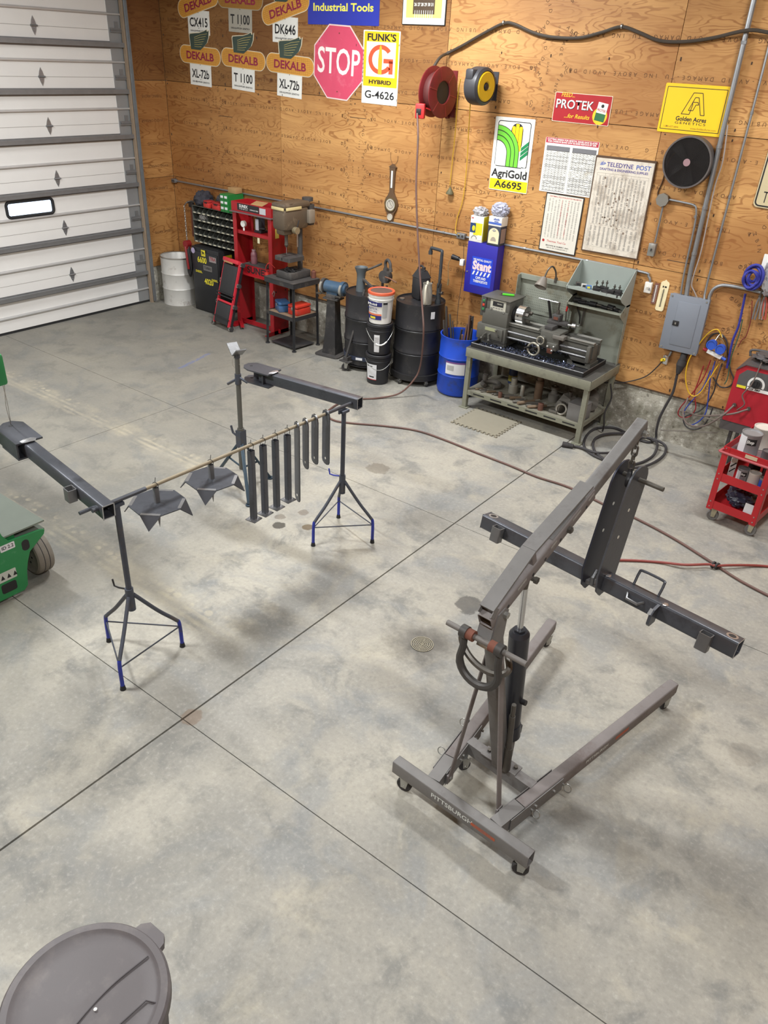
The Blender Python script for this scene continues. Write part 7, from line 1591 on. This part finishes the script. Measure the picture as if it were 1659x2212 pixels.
# loose things on the lathe and the shelves
t = thing('utility_knife', 'bright green utility knife lying on the lathe headstock', 'knife', (5.87, -.34, zT + .018 + .514), D(24)); b = B(); b.bar((-.06, 0, .012), (.07, 0, .012), .024, .02, bev=.006); b.build('grip', mat('knife_green', (84, 200, 50), .45), t); b = B(); b.bar((-.06, 0, .012), (-.10, .0, .012), .014, .004); b.build('blade', M_CHROME, t); b = B(); b.bar((-.08, .03, .008), (.03, .028, .008), .01, .01); b.build('slider', M_BLACK, t)
t = thing('tap_wrench', 'steel tee handled chuck wrench propped on the splash guard', 'wrench', (6.26, -.12, zT + .40)); b = B(); b.cyl((-.11, -.03, .13), (.11, 0, .12), .008, n=8); b.build('tee_bar', M_CHROME, t); b = B(); b.cyl((.0, -.015, .125), (.08, -.01, -.15), .014, n=8); b.build('shank', M_OILY, t)
for i, (x, m_, lab) in enumerate(((6.47, mat('grip_red', (190, 40, 36), .5), 'red handled pliers hung on the perforated splash guard'), (6.66, M_TOOL, 'steel combination wrench hung on the splash guard'), (6.60, M_OILY, 'dark hooked spanner hung on the splash guard'))):
    t = thing(('pliers', 'hanging_wrench', 'hook_spanner')[i], lab, 'tool', (x, -.085, zT + .44)); 
    if i == 0: 
        b = B(); b.tube([(0, 0, .10), (-.01, 0, .0)], .011, 8); b.build('handle', m_, t); b = B(); b.tube([(-.01, 0, 0), (0, 0, -.12), (.01, 0, -.17)], .008, 6); b.build('jaw', M_TOOL, t)
    elif i == 1: b = B(); b.bar((0, 0, .06), (-.01, 0, -.12), .018, .006, up=(0, 1, 0)); b.build('shank', m_, t); b = B(); b.ring(.02, .011, .008, Mx.Translation((0, .004, .075)) @ rot_x(PI / 2), 14); b.build('box_end', m_, t)
    else: b = B(); b.tube(bez([(.03, 0, .10), (-.01, 0, .11), (-.02, 0, .06), (.02, 0, -.02), (.03, 0, -.1)], 5), .007, 6); b.build('shank', m_, t); b = B(); b.sph((.03, 0, .10), .014); b.build('tip', m_, t)
us = zT + .007 + .7485; gU = 'lathe tools on the upper shelf'
rn = random.Random(21); k = 0
for x, y, hgt, kind in ((6.80, -.23, .10, 0), (6.84, -.18, .10, 0), (6.89, -.19, .11, 0), (6.98, -.2, .09, 0), (7.03, -.19, .09, 0), (6.83, -.28, .04, 1), (6.91, -.27, .035, 1), (6.98, -.275, .05, 1), (7.05, -.26, .055, 1), (6.94, -.31, .03, 1), (7.06, -.31, .03, 1)):
    if kind == 0:
        t = thing('boring_holder', ('steel tool holder with upright screw on the upper shelf'), 'tool holder', (x, y, us), rn.uniform(-.6, .6), gU); b = B(); b.box((0, 0, .022), (.045, .05, .044), bev=.003); b.build('block', M_OILY, t); b = B(); b.cyl((0, 0, .04), (0, 0, hgt), .006, n=8); b.cyl((0, 0, hgt - .03), (0, 0, hgt - .018), .013, n=8); b.build('stud', M_TOOL, t)
    else:
        t = thing('tool_block', ('low dark tool block in front of the holders on the upper shelf'), 'tool holder', (x, y, us), rn.uniform(-.6, .6), gU); b = B(); b.box((0, 0, hgt / 2), (.065, .04, hgt), bev=.003); b.build('block', M_OILY, t); b = B(); b.bar((.02, 0, hgt * .6), (.06, .01, hgt * .6), .012, .012); b.build('insert_bit', M_TOOL, t)
for x, cc, lab in ((6.72, (70, 110, 170), 'small blue and yellow carton on the upper shelf'), (6.66, (188, 186, 180), 'small white carton on the upper shelf'), (6.585, (80, 76, 72), 'dark flat indicator case on the upper shelf')):
    t = thing('small_carton', lab, 'box', (x, -.23 + (6.72 - x) * .3, us), D(25), 'small boxes on the upper shelf'); b = B(); b.box((0, 0, .018), (.055, .035, .036), bev=.002); b.build('carton', mat('carton_%d' % int(x * 100), cc, .5), t); b = B(); b.box((0, -.0182, .018), (.03, .001, .02)); b.build('print', MY if x > 6.7 else M_SIGNBK, t)
ls = zT + .007 + .5685
for i in range(8):
    x = 6.60 + i * .063; t = thing('drill_chuck' if i % 3 == 0 else 'taper_sleeve', 'dark taper tooling lying on the lower splash shelf', 'tooling', (x, -.16 - .02 * (i % 2), ls + .0), D(20 - i * 6), 'tooling on the lower splash shelf'); r_ = .026 if i % 3 == 0 else .018
    b = B(); b.cyl((-.045, 0, r_), (.03, 0, r_), r_, n=14); b.build('body', M_OILY, t); b = B(); b.cyl((.03, 0, r_), (.09, .0, r_), r_ * .6, r_ * .35, n=12); b.build('taper', M_TOOL, t)
# metal chips in the tray
b = B(); rn = random.Random(5)
for i in range(900):
    x, y = rn.uniform(5.75, 6.85), rn.uniform(ty0 + .03, -.47) if rn.random() < .75 else rn.uniform(-.3, ty1 - .03)
    a, l_ = rn.uniform(0, PI), rn.uniform(.008, .026); z_ = zT + .018 + rn.random() * .025
    p0 = V((x, y, z_)); p1 = p0 + V((math.cos(a) * l_, math.sin(a) * l_, rn.uniform(-.004, .01))); q = V((-math.sin(a), math.cos(a), .4)) * .005
    b.mesh([p0 - q, p1 - q, p1 + q, p0 + q], [(0, 1, 2, 3)])
o = b.build('metal_chips', mat('blued_chips', (120, 128, 156), .22, .85, .6, 90)); o['kind'] = 'stuff'; tag(o, 'blued steel chips scattered in the lathe tray', 'metal chips')
# things on the lower shelf
ss = sz + .0085; gL = 'machine parts on the lower bench shelf'
M_CAST = mat('cast_dusty', (104, 100, 93), .75, .1, .18, 10); M_ALU = mat('dull_aluminium', (166, 163, 152), .5, .5, .15, 10)
def lathe_thing(name, label, cat, x, y, prof, m, group=gL):
    t = tag(B().lathe(prof, 20).build(name, m, loc=(x, y, ss)), label, cat, group); return t
lathe_thing('collar_stack', 'dusty pale cylinder with a smaller one on top on the lower shelf', 'machine part', 6.13, -.42, [(.055, 0), (.055, .09), (.05, .095), (.034, .095), (.034, .17), (0, .17)], M_ALU)
lathe_thing('tall_sleeve', 'tall brown sleeve at the back of the lower shelf', 'machine part', 6.43, -.40, [(.045, 0), (.045, .22), (.036, .22), (.036, .3), (0, .3)], mat('sleeve_brown', (104, 84, 66), .6, .2, .15))
lathe_thing('thin_collar', 'thin upright cylinder beside the collar stack on the lower shelf', 'machine part', 6.26, -.45, [(.024, 0), (.024, .12), (.018, .13), (0, .13)], M_ALU)
lathe_thing('rusty_cylinder', 'short rusty cylinder near the steel ring on the lower shelf', 'machine part', 6.60, -.66, [(.03, 0), (.03, .075), (0, .075)], mat('cyl_rust', (104, 72, 60), .6, .2, .2))
lathe_thing('small_cylinder', 'short rusty cylinder near the front rail among the bars', 'machine part', 6.10, -.66, [(.022, 0), (.022, .06), (0, .06)], mat('cyl_rust'))
t = thing('steel_ring', 'pale steel ring propped on a casting on the lower shelf', 'ring', (6.82, -.62, ss)); b = B(); b.tube([(math.cos(a) * .055, -.0 + math.sin(a) * .02, .06 + math.sin(a) * .05) for a in [2 * PI * i / 26 for i in range(26)]], .011, 8, True); b.build('ring', mat('ring_pale', (156, 152, 142), .4, .5), t); b = B(); b.box((-.08, -.01, .018), (.1, .05, .036), bev=.01); b.build('ring_arm', M_CAST, t)
t = thing('steady_rest', 'heavy dark steady rest casting on the lower shelf', 'machine part', (6.80, -.40, ss), D(-15)); b = B(); b.mesh([(-.13, -.08, 0), (.1, -.1, 0), (.14, .08, 0), (-.1, .1, 0), (-.06, -.04, .15), (.05, -.05, .13), (.07, .05, .12), (-.05, .05, .16)], [(3, 2, 1, 0), (4, 5, 6, 7), (0, 1, 5, 4), (1, 2, 6, 5), (2, 3, 7, 6), (3, 0, 4, 7)]); b.build('casting', M_CAST, t); b = B(); b.box((.02, -.16, .06), (.06, .1, .12), (D(-20), 0, 0), bev=.012); b.build('foot', M_CAST, t); b = B(); b.cyl((0, 0, .13), (0.0, 0, .19), .02, n=10); b.build('stud', M_TOOL, t)
t = thing('chuck_body', 'round dark chuck body standing on the lower shelf', 'machine part', (6.585, -.33, ss)); b = B(); b.lathe([(.06, 0), (.06, .08), (.04, .09), (.03, .13), (.045, .14), (.045, .17), (0, .17)], 20); b.build('body', M_CAST, t); b = B(); b.cyl((0, 0, .17), (0, 0, .19), .018, n=8); b.build('stud', M_TOOL, t)
t = thing('metal_box', 'grey steel box at the right end of the lower shelf', 'box', (7.0, -.58, ss), D(-4)); b = B(); b.box((0, 0, .085), (.17, .20, .17), bev=.004); b.build('body', mat('box_grey', (116, 114, 112), .55, .1), t); b = B(); b.box((0, 0, .176), (.175, .205, .016), bev=.004); b.build('lid', mat('box_grey'), t)
t = thing('electric_motor', 'dusty electric motor behind the grey box on the lower shelf', 'motor', (6.98, -.25, ss), D(-70)); b = B(); b.cyl((-.11, 0, .1), (.11, 0, .1), .085, n=22); b.box((0, 0, .015), (.16, .13, .03)); b.build('housing', M_CAST, t); b = B(); b.cyl((.11, 0, .1), (.15, 0, .1), .03, n=12); b.build('shaft', M_TOOL, t)
t = thing('follow_rest', 'curved dark C shaped casting at the left end of the lower shelf', 'machine part', (5.86, -.45, ss), D(15)); b = B(); b.tube([(math.cos(D(a)) * .10, math.sin(D(a)) * .09, .03) for a in range(-60, 241, 20)], .026, 8); b.build('casting', M_CAST, t); b = B(); b.cyl((-.09, .06, .05), (-.09, .06, .11), .03, n=12); b.build('boss', M_CAST, t)
t = thing('spray_tin', 'blue and yellow tin at the back of the lower shelf', 'tin', (5.98, -.17, ss)); b = B(); b.lathe([(.05, 0), (.05, .22), (.045, .23), (0, .23)], 20); b.build('tin', mat('tin_navy', (44, 60, 96), .5), t); b = B(); b.ring(.0515, .05, .07, Tz(0, 0, .03), 20); b.build('label', mat('tin_yellow', (150, 140, 60), .6), t)
rn = random.Random(31)
for i in range(16):                      # bars and tools lying towards the front edge
    x = 5.82 + i * .05; y = -.60 + rn.uniform(-.02, .03); L_ = rn.uniform(.10, .2) if i < 11 else rn.uniform(.2, .3); a = D(rn.uniform(35, 62)); r_ = rn.uniform(.008, .012) if i < 7 else rn.uniform(.013, .02)
    d_ = V((math.cos(a), math.sin(a), 0)) * L_ / 2
    t = thing('tool_bit' if i < 7 else 'boring_bar', ('thin steel cutting tool in the row along the lower shelf' if i < 7 else 'round steel boring bar in the row along the lower shelf'), 'tooling', (x, y, ss), 0, gL)
    b = B(); b.cyl(-d_ + V((0, 0, r_)), d_ * .5 + V((0, 0, r_)), r_, n=10); b.build('shank', M_CAST if i % 3 else mat('shank_tan', (126, 108, 88), .6, .2), t); b = B(); b.cyl(d_ * .5 + V((0, 0, r_)), d_ + V((0, 0, r_)), r_ * .75, r_ * .6, n=10); b.build('nose', M_ALU, t)
# foam floor mat with toothed edges
def mat_outline():
    a, c_, d_ = onz(973, 913), onz(1066, 950), onz(1128, 918); ux, uy = (c_ - a), (d_ - c_)
    return a, ux, uy
a, ux, uy = mat_outline()
ux = V((ux.x, 0, 0)); uy = V((0, uy.y, 0)); nx, ny = 12, 11
pts = []
def teeth(p0, u, n, nrm):
    out = []; 
    for i in range(n):
        q = .028 if i % 2 else 0; out += [p0 + u * (i / n) + nrm * q, p0 + u * ((i + 1) / n) + nrm * q]
    return out
pts = teeth(V((0, 0, 0)), ux, 21, V((0, 1, 0))) + teeth(ux, uy, 19, V((-1, 0, 0))) + teeth(ux + uy, -ux, 21, V((0, -1, 0))) + teeth(uy, -uy, 19, V((1, 0, 0)))
b = B(); b.prism([(p.x, p.y) for p in pts], .013); o = b.build('foam_mat', mat('foam_grey', (138, 132, 116), .85, 0, .05, 12), loc=(a.x, a.y, .0005)); tag(o, 'grey interlocking foam mat with toothed edges in front of the lathe bench', 'mat')
b = B(); b.tube(bez([(7.16, -.25, .55), (7.2, -.25, .4), (7.18, -.3, .25), (7.2, -.3, .1), (7.19, -.28, .02)], 5), .009, 6); o = b.build('drop_cord', M_BLACK_R); tag(o, 'black cord hanging down the bench end to the floor', 'cord')

# ================================================================ welder and red cart at the right
wl0 = onz(1565, 985)
M_WELD = mat('welder_red', (166, 26, 42), .4, .0, .08, 5)
M_WELDT = mat('welder_dark', (84, 80, 80), .5, .2)
p_tl = ony(1584, 850, -.62)
WXL = 8.365
t = thing('arc_welder', 'red box arc welder with a round dial panel behind the cart', 'welder', (WXL + .21, -.225, 0), D(0))
zb_ = .585; zt_ = 1.145
b = B(); b.prism([(-.20, zb_), (.20, zb_), (.20, zt_ - .06), (.13, zt_), (-.13, zt_), (-.20, zt_ - .06)], .46, Mx.Translation((0, .23, 0)) @ rot_x(PI / 2)); b.build('housing', M_WELD, t)
b = B(); b.prism([(-.21, zt_ - .07), (-.20, zt_ - .05), (-.132, zt_ + .008), (.132, zt_ + .008), (.21, zt_ - .05), (.21, zt_ - .07), (.2, zt_ - .06), (.13, zt_ - .0), (-.13, zt_), (-.2, zt_ - .06)], .48, Mx.Translation((0, .24, 0)) @ rot_x(PI / 2)); b.build('top_cover', M_WELDT, t)
b = B(); b.prism([(-.165, .925), (.165, .925), (.165, 1.045), (.11, 1.105), (-.11, 1.105), (-.165, 1.045)], .003, Mx.Translation((0, -.2305, 0)) @ rot_x(PI / 2)); pn = b.build('control_panel', mat('panel_dark', (92, 92, 92), .45, .3), t)
b = B(); b.ring(.075, .055, .002, Mx.Translation((.0, -.2338, .985)) @ rot_x(PI / 2), 24, D(-20), D(200)); b.build('dial_scale', M_WHITE, pn); b = B(); b.cyl((0, -.234, .995), (0, -.26, .995), .035, n=18); b.bar((-.0, -.262, .985), (0, -.262, 1.035), .02, .012, up=(0, 1, 0)); b.build('dial', M_BLACK, pn)
b = B(); b.box((.03, -.2345, .94), (.2, .002, .028)); b.build('panel_strip', M_WHITE, pn); text('225 AMP', M_SIGNBK, pn, (-.0, -.2362, .94), .026, (PI / 2, 0, 0), .03, fit=.1); b = B(); b.box((-.12, -.2345, .94), (.08, .002, .024)); b.build('panel_strip', MY, pn); b = B(); b.cyl((.12, -.234, 1.025), (.12, -.25, 1.025), .02, n=12); b.build('toggle_knob', M_WELDT, pn)
b = B(); b.cyl((-.13, -.231, .755), (-.13, -.25, .755), .018, n=12); b.cyl((.0, -.231, .755), (.0, -.25, .755), .018, n=12); b.build('output_stud', M_TOOL, t)
b = B(); b.tube(bez([(-.18, .1, zt_ - .01), (-.18, .1, zt_ + .05), (0, .08, zt_ + .07), (.15, .1, zt_ + .04)], 5), .012, 8); b.build('lift_handle', M_WELDT, t)
t2 = thing('welder_stand', 'grey steel stand carrying the red arc welder', 'stand', (WXL + .21, -.24, 0), D(0))
b = B(); b.box((.04, -.0, zb_ - .012), (.52, .42, .02)); b.box((.04, -.21, zb_ - .05), (.5, .012, .08)); b.build('deck', M_WELDT, t2)
for sx in (-1, 1):
    for sy in (-1, 1): b = B(); b.bar((.08 + sx * .18, sy * .17, .0), (.08 + sx * .18, sy * .17, zb_ - .02), .03, .03, up=(0, 1, 0)); b.build('leg', M_DUSTY, t2)
fo = V((WXL + .21, -.24, 0)); fp = [ony(*q_, -.36) - fo for q_ in ((1428, 929), (1548, 935), (1578, 912), (1522, 903))]
b = B(); b.bar(fp[0], fp[1], .03, .006); b.bar(fp[1], fp[2], .03, .006); b.bar(fp[2], fp[3], .03, .006); b.bar(fp[2], (-.2, .0, zb_ - .03), .03, .006); b.build('side_frame', mat('frame_grey', (120, 116, 108), .5, .3), t2)
# papers and rags on the welder
b = B(); b.blob((WXL + .24, -.22, zt_ + .045), (.3, .3, .07), .25, 34, 20, 3, 4, -.02); o = b.build('cable_heap', mat('heap_dark', (78, 74, 74), .6, 0, .2, 20, .8, 20)); tag(o, 'heap of dark welding gloves and cable on the red welder', 'gloves')
def line(name, label, pts, r, m, cat='cable', grp=None):
    b = B(); b.tube(bez(pts, 6), r, 7); o = b.build(name, m); tag(o, label, cat, grp); return o
M_LEAD = mat('lead_grey', (104, 92, 86), .6, 0, .15, 20)
wx = WXL
line('welding_lead', 'grey welding lead looping from the welder front to the wall', [(wx + .21, -.48, .755), (wx + .1, -.56, .70), (wx - .1, -.5, .60), (wx - .25, -.32, .50), (wx - .38, -.15, .44), (wx - .48, -.08, .40)], .009, M_LEAD, grp='welding leads')
line('welding_lead', 'second grey lead drooping below the first beside the welder', [(wx + .08, -.48, .755), (wx + .02, -.58, .66), (wx - .12, -.54, .50), (wx - .3, -.4, .42), (wx - .42, -.2, .44), (wx - .44, -.08, .56)], .009, M_LEAD, grp='welding leads')
line('welding_lead', 'thin lead crossing the welder face upward', [(wx + .12, -.48, .72), (wx + .17, -.5, .80), (wx + .13, -.5, .88), (wx + .18, -.5, 1.0), (wx + .2, -.46, 1.2)], .006, M_LEAD, grp='welding leads')

# ---- red utility cart
F1, F2 = onz(1538, 1128), onz(1607, 1156)
ang = math.atan2(F2.y - F1.y, F2.x - F1.x)
t = thing('utility_cart', 'red three tier utility cart with grey casters', 'cart', (F1.x - .08, F1.y - .0, 0), ang)
M_CART = mat('cart_red', (176, 30, 38), .38, .0, .06, 5); W, L = .42, .72; zs_ = (.135, .405, .655)
for i, z in enumerate(zs_):
    h_ = .075 if i < 2 else .07
    b = B(); b.box((W / 2, L / 2, z), (W, L, .004)); b.build('tray_floor', mat('tray_dusty', (112, 92, 94), .6) if i == 2 else M_CART, t)
    for (cx, cy, sx, sy) in ((W / 2, 0, W, .004), (W / 2, L, W, .004), (0, L / 2, .004, L), (W, L / 2, .004, L)): B().box((cx, cy, z + h_ / 2 - (.0 if i == 2 else .0)), (sx, sy, h_)).build('tray_side', M_CART, t)
for x in (0, W):
    for y in (0, L):
        sx, sy = (1 if x == 0 else -1), (1 if y == 0 else -1)
        b = B(); b.box((x + sx * .022, y - sy * .003, .42), (.05, .004, .60)); b.box((x - sx * .003, y + sy * .022, .42), (.004, .05, .60)); ps = b.build('corner_post', M_CART, t)
        for z in (.15, .2, .42, .47, .67, .71): B().cyl((x + sx * .02, y - sy * .004, z), (x + sx * .02, y - sy * .009, z), .006, n=8).build('rivet', M_ZINC, ps)
        caster(t, x + sx * .04, y + sy * .05, .133, .05, D(8 + 10 * sx), .032, mat('caster_grey', (108, 106, 104), .6), mat('fork_cream', (170, 164, 140), .5, .3))
b = B(); b.tube(bez([(-.0, .01, .70), (-.01, -.03, .69), (.02, -.05, .685), (W - .02, -.05, .685), (W + .01, -.03, .69), (W, .01, .70)], 4), .011, 8); b.build('push_handle', mat('handle_pink', (160, 70, 74), .5), t)
B().box((W * .55, -.0035, .70), (.1, .002, .03)).build('brand_plate', mat('plate_tan', (196, 180, 150), .5), t)
RM = Mx.Translation((F1.x - .08, F1.y, 0)) @ rot_z(ang)
def cw(x, y, z): return RM @ V((x, y, z))
def can(name, label, x, y, z, r, h, m, lab=None, grp='paint cans on the red cart', txt=None, facing=-70):
    q = thing(name, label, 'can', cw(x, y, z), ang, grp)
    b = B(); b.lathe([(r * .97, 0), (r, .004), (r, .01), (r * .98, .014), (r * .98, h - .014), (r, h - .01), (r, h), (r * .93, h), (r * .9, h - .008), (0, h - .008)], 28); b.build('can_body', m, q)
    if lab: wrap_label(q, lambda z_: r * .985, -170, -95, .02, h - .02, lab, 'can_label')
    if txt:
        wrap_label(q, lambda z_: r * .985, -88, -35, h * .52, h * .82, M_SIGNBK, 'can_label'); a_ = D(facing); text(txt, M_WHITE, q, (math.cos(a_) * r * 1.0, math.sin(a_) * r * 1.0, h * .67), h * .2, (PI / 2, 0, a_ + PI / 2), .03, fit=r * .7, shear=.2)
    return q
M_CAN = mat('can_grey', (150, 150, 152), .35, .4, .06); zt2 = zs_[2] + .0025
can('paint_can', 'large grey paint can with white label on the cart top', .135, .17, zt2, .083, .19, M_CAN, M_LABEL, txt='Shop')
can('paint_can', 'paint can with dirty white body behind the large can', .16, .37, zt2, .083, .19, mat('can_white', (200, 192, 182), .45, 0, .1), None)
can('paint_can', 'small grey tin in front of the plastic bottle on the cart top', .31, .12, zt2, .045, .10, mat('tin_dark', (116, 110, 112), .35, .5))
q = thing('clear_bottle', 'tall cloudy plastic bottle standing on the cart top', 'bottle', cw(.33, .26, zt2), ang); b = B(); b.lathe([(0, .0), (.05, 0), (.055, .01), (.055, .2), (.04, .26), (.02, .29), (.02, .31), (0, .31)], 22); b.build('body', mat('bottle_cloudy', (186, 180, 184), .25, 0, .1, 8, alpha=.75), q); b = B(); b.cyl((0, 0, .31), (0, 0, .335), .022, n=14); b.build('cap', mat('bottle_cap'), q)
zt1 = zs_[1] + .0025
can('quart_can', 'grey quart can with black emblem on the middle tray', .17, .13, zt1, .05, .13, M_CAN, M_LABEL, txt='Shop')
can('quart_can', 'plain white quart can on the middle tray', .27, .12, zt1, .05, .13, mat('can_white'), None)
can('quart_can', 'small quart can with blue label at the tray corner', .355, .10, zt1, .034, .12, M_CAN, mat('label_blue2', (50, 80, 180), .5))
can('quart_can', 'dark can at the back of the middle tray', .20, .30, zt1, .05, .14, M_OILY, None); can('quart_can', 'grey tin with cone top at the back of the middle tray', .32, .30, zt1, .05, .15, mat('tin_dark'), None)
q = thing('folded_card', 'black and white striped card standing on the middle tray', 'card', cw(.07, .14, zt1), ang + D(30)); b = B(); b.box((0, 0, .09), (.05, .008, .18)); b.build('card', M_WHITE, q); b = B(); b.bar((-.02, -.0048, .05), (.02, -.0048, .09), .001, .01); b.bar((-.02, -.0048, .10), (.02, -.0048, .14), .001, .012); b.build('print', M_SIGNBK, q)
b = B(); b.blob((0, 0, .075), (.25, .25, .15), .16, 34, 20, 5, 4, -.07); o = b.build('plastic_sack', mat('sack_navy', (52, 54, 72), .3, 0, .3, 12, .9, 16, coat=.3), loc=cw(.19, .24, zs_[0] + .006)); tag(o, 'dark crumpled plastic sack on the bottom tray of the cart', 'bag')
b = B(); b.box((0, 0, .07), (.09, .006, .14), (D(-8), 0, 0)); o = b.build('white_card', M_LABEL, loc=cw(.335, .035, zs_[0] + .0035), rot=(0, 0, ang)); tag(o, 'blank white card leaning in the bottom tray of the cart', 'card')

# ================================================================ floor drain
p = onz(912, 1392); t = thing('floor_drain', 'round slotted floor drain cover in the concrete', 'drain', (p.x, p.y, .0005))
b = B(); b.cyl((0, 0, 0), (0, 0, .002), .078, n=30); b.build('drain_pit', M_OILY, t)
b = B()
for k in range(6): b.ring(.078 - k * .0125, .0715 - k * .0125, .003, Tz(0, 0, .0015), 32)
for k in range(8): b.bar((0, 0, .003), (.076 * math.cos(k * PI / 4 + .3), .076 * math.sin(k * PI / 4 + .3), .003), .004, .003)
b.build('drain_grate', mat('brass_worn', (140, 134, 116), .45, .4, .2, 20), t)

# ================================================================ trash can in the foreground
t = thing('trash_can', 'large dark grey plastic trash can with closed lid', 'trash can', (8.374, -7.368, 0), 0); M_TRASH = mat('trash_grey', (88, 83, 84), .6, 0, .08, 4, .05, 80, (106, 100, 98), .25, 4); r = .262
b = B(); b.lathe([(0, .0), (.2, 0), (.21, .01), (.245, .70), (.255, .72), (.252, .765), (0, .765)], 48); b.build('bin', mat('trash_dark', (66, 62, 64), .6, 0, .08), t)
b = B(); b.lathe([(r, .745), (r + .003, .75), (r + .002, .787), (r - .006, .797), (r - .028, .799), (r - .036, .793), (r - .046, .787), (r - .09, .79), (0, .80)], 64); ld = b.build('lid', M_TRASH, t)
for a in (81, 261):
    b = B(); b.prism([(r - .012, -.062), (r + .012, -.058), (r + .034, -.035), (r + .036, .035), (r + .012, .058), (r - .012, .062)], .03, rot_z(D(a + 12)) @ Tz(0, 0, .762)); b.build('lid_grip', M_TRASH, ld)
b = B(); b.tube(bez([(.075, -.205, .7925), (.042, -.06, .7995), (.029, .077, .799), (.038, .215, .7925)], 8), .003, 6); b.build('lid_ridge', mat('trash_dark'), ld)
b = B(); b.tube([(.15, -.14, .793), (.145, .023, .7965), (.15, .12, .7945), (.178, .136, .791)], .003, 6); b.build('lid_ridge', mat('trash_dark'), ld)
for x_, y_ in ((8.425, -7.366), ): b = B(); b.sph((x_ - 8.374, y_ + 7.368, .802), .006, 8, 6, (1, 1, .4)); b.build('paint_fleck', M_WHITE, ld)

# ================================================================ green scissor lift at the left edge
t = thing('scissor_lift', 'green scissor lift with grey tyre beside the wired arm', 'lift', (0, 0, 0)); M_LIFT = mat('lift_green', (40, 128, 72), .45, 0, .1, 5, 0, 40, (92, 150, 112), .18, 6)
wx_, wy_ = 5.03, -5.61
RY = Mx.Translation((wx_, wy_, .165)) @ rot_x(PI / 2)
b = B(); b.lathe([(.07, -.06), (.115, -.055), (.14, -.065), (.158, -.058), (.165, -.045), (.165, .045), (.158, .058), (.14, .065), (.115, .055), (.07, .06)], 40, RY); wh = b.build('tyre', mat('tyre_grey', (124, 118, 108), .8, 0, .1, 14, .2, 40), t)
for y in (-.02, .02): B().lathe([(.1655, y - .003), (.1662, y), (.1655, y + .003)], 40, RY).build('tread_groove', M_BLACK_R, wh)
b = B(); b.lathe([(0, -.04), (.05, -.04), (.06, -.05), (.11, -.045), (.115, .045), (0, .05)], 26, RY); b.build('wheel_hub', mat('hub_grey', (96, 94, 92), .6, .3), wh)
for k in range(6): a = k * PI / 3; B().cyl((wx_ + math.cos(a) * .06, wy_ + .05, .165 + math.sin(a) * .06), (wx_ + math.cos(a) * .06, wy_ - .06, .165 + math.sin(a) * .06), .01, n=6).build('lug_nut', M_ZINC, wh)
PX_ = Mx.Translation((5.2, 0, 0)) @ Mx(((0, 0, 1, 0), (1, 0, 0, 0), (0, 1, 0, 0), (0, 0, 0, 1)))
b = B(); b.prism([(-7.0, .03), (-5.83, .03), (-5.80, .06), (-5.785, .17), (-5.765, .24), (-5.735, .31), (-5.61, .40), (-5.6, .43), (-5.63, .44), (-5.86, .455), (-5.90, .52), (-5.93, .66), (-7.0, .66)], .02, PX_); sd = b.build('end_plate', M_LIFT, t)
b = B(); b.prism(rrect(.055, .085, .026, 5, (-5.755, .375)), .0215, PX_ @ Tz(0, 0, -.0006)); b.build('plate_slot', M_OILY, sd)
b = B(); b.prism(rrect(.105, .05, .006, 3, (-5.88, .42)), .0012, PX_ @ Tz(0, 0, .02)); b.build('number_decal', M_LABEL, sd); text('ID 2.2', M_SIGNBK, sd, (5.2218, -5.88, .42), .035, (PI / 2, 0, PI / 2), .02, fit=.085)
b = B(); b.prism(rrect(.14, .075, .006, 3, (-5.93, .205)), .0012, PX_ @ Tz(0, 0, .02)); b.build('warning_decal', mat('decal_dirty', (190, 194, 184), .6, 0, .1), sd)
for k in range(3): B().prism([(-5.975 + k * .045, .185), (-5.945 + k * .045, .185), (-5.96 + k * .045, .22)], .0012, PX_ @ Tz(0, 0, .0212)).build('decal_mark', M_SIGNBK, sd)
b = B(); b.prism(rrect(.11, .075, .015, 3, (-5.93, .11)), .0012, PX_ @ Tz(0, 0, .02)); b.build('tow_pocket', M_OILY, sd)
b = B(); b.box((4.3, -6.35, .30), (1.76, 1.1, .36)); b.build('chassis', M_LIFT, t)
b = B(); b.box((4.42, -6.28, .487), (1.56, 1.4, .012)); b.box((5.09, -5.76, .425), (.22, .34, .012)); b.build('deck', mat('deck_grey_green', (118, 126, 116), .6, 0, .08), t)
b = B(); b.box((4.6, -5.6, .30), (.7, .02, .34)); b.build('side_skirt', M_LIFT, t)
B().cyl((wx_, wy_, .165), (wx_, -6.9, .165), .022, n=10).build('axle', M_TOOL, t)
for (xa, za, xb, zb2) in ((3.6, .5, 4.8, 1.1), (4.8, .5, 3.6, 1.1), (3.6, 1.1, 4.8, 1.68), (4.8, 1.1, 3.6, 1.68)):
    for y in (-6.05, -6.7): B().bar((xa, y, za), (xb, y, zb2), .03, .09).build('scissor_arm', M_LIFT, t)
b = B(); b.box((4.4, -6.28, 1.74), (1.8, 1.05, .06)); b.build('platform', M_LIFT, t)
b = B(); b.box((5.32, -5.755, 1.68), (.06, .12, .2), bev=.02); b.build('platform_bumper', M_LIFT, t)
e0 = V((5.335, -5.73, 1.575))
# hanging wire from the lift to the arm
pw0 = V((e0.x, e0.y, 1.58)); pw1 = V((5.31, -5.72, 1.31))
b = B(); b.tube(bez([pw0, (pw0 + pw1) / 2 + V((.01, 0, .02)), pw1], 6), .002, 5); b.tube(bez([pw0 + V((0, .01, 0)), (pw0 + pw1) / 2 + V((-.015, 0, -.01)), pw1], 6), .002, 5); o = b.build('hanging_wire', M_ZINC); tag(o, 'thin wire loop holding the steel arm to the green lift', 'wire')
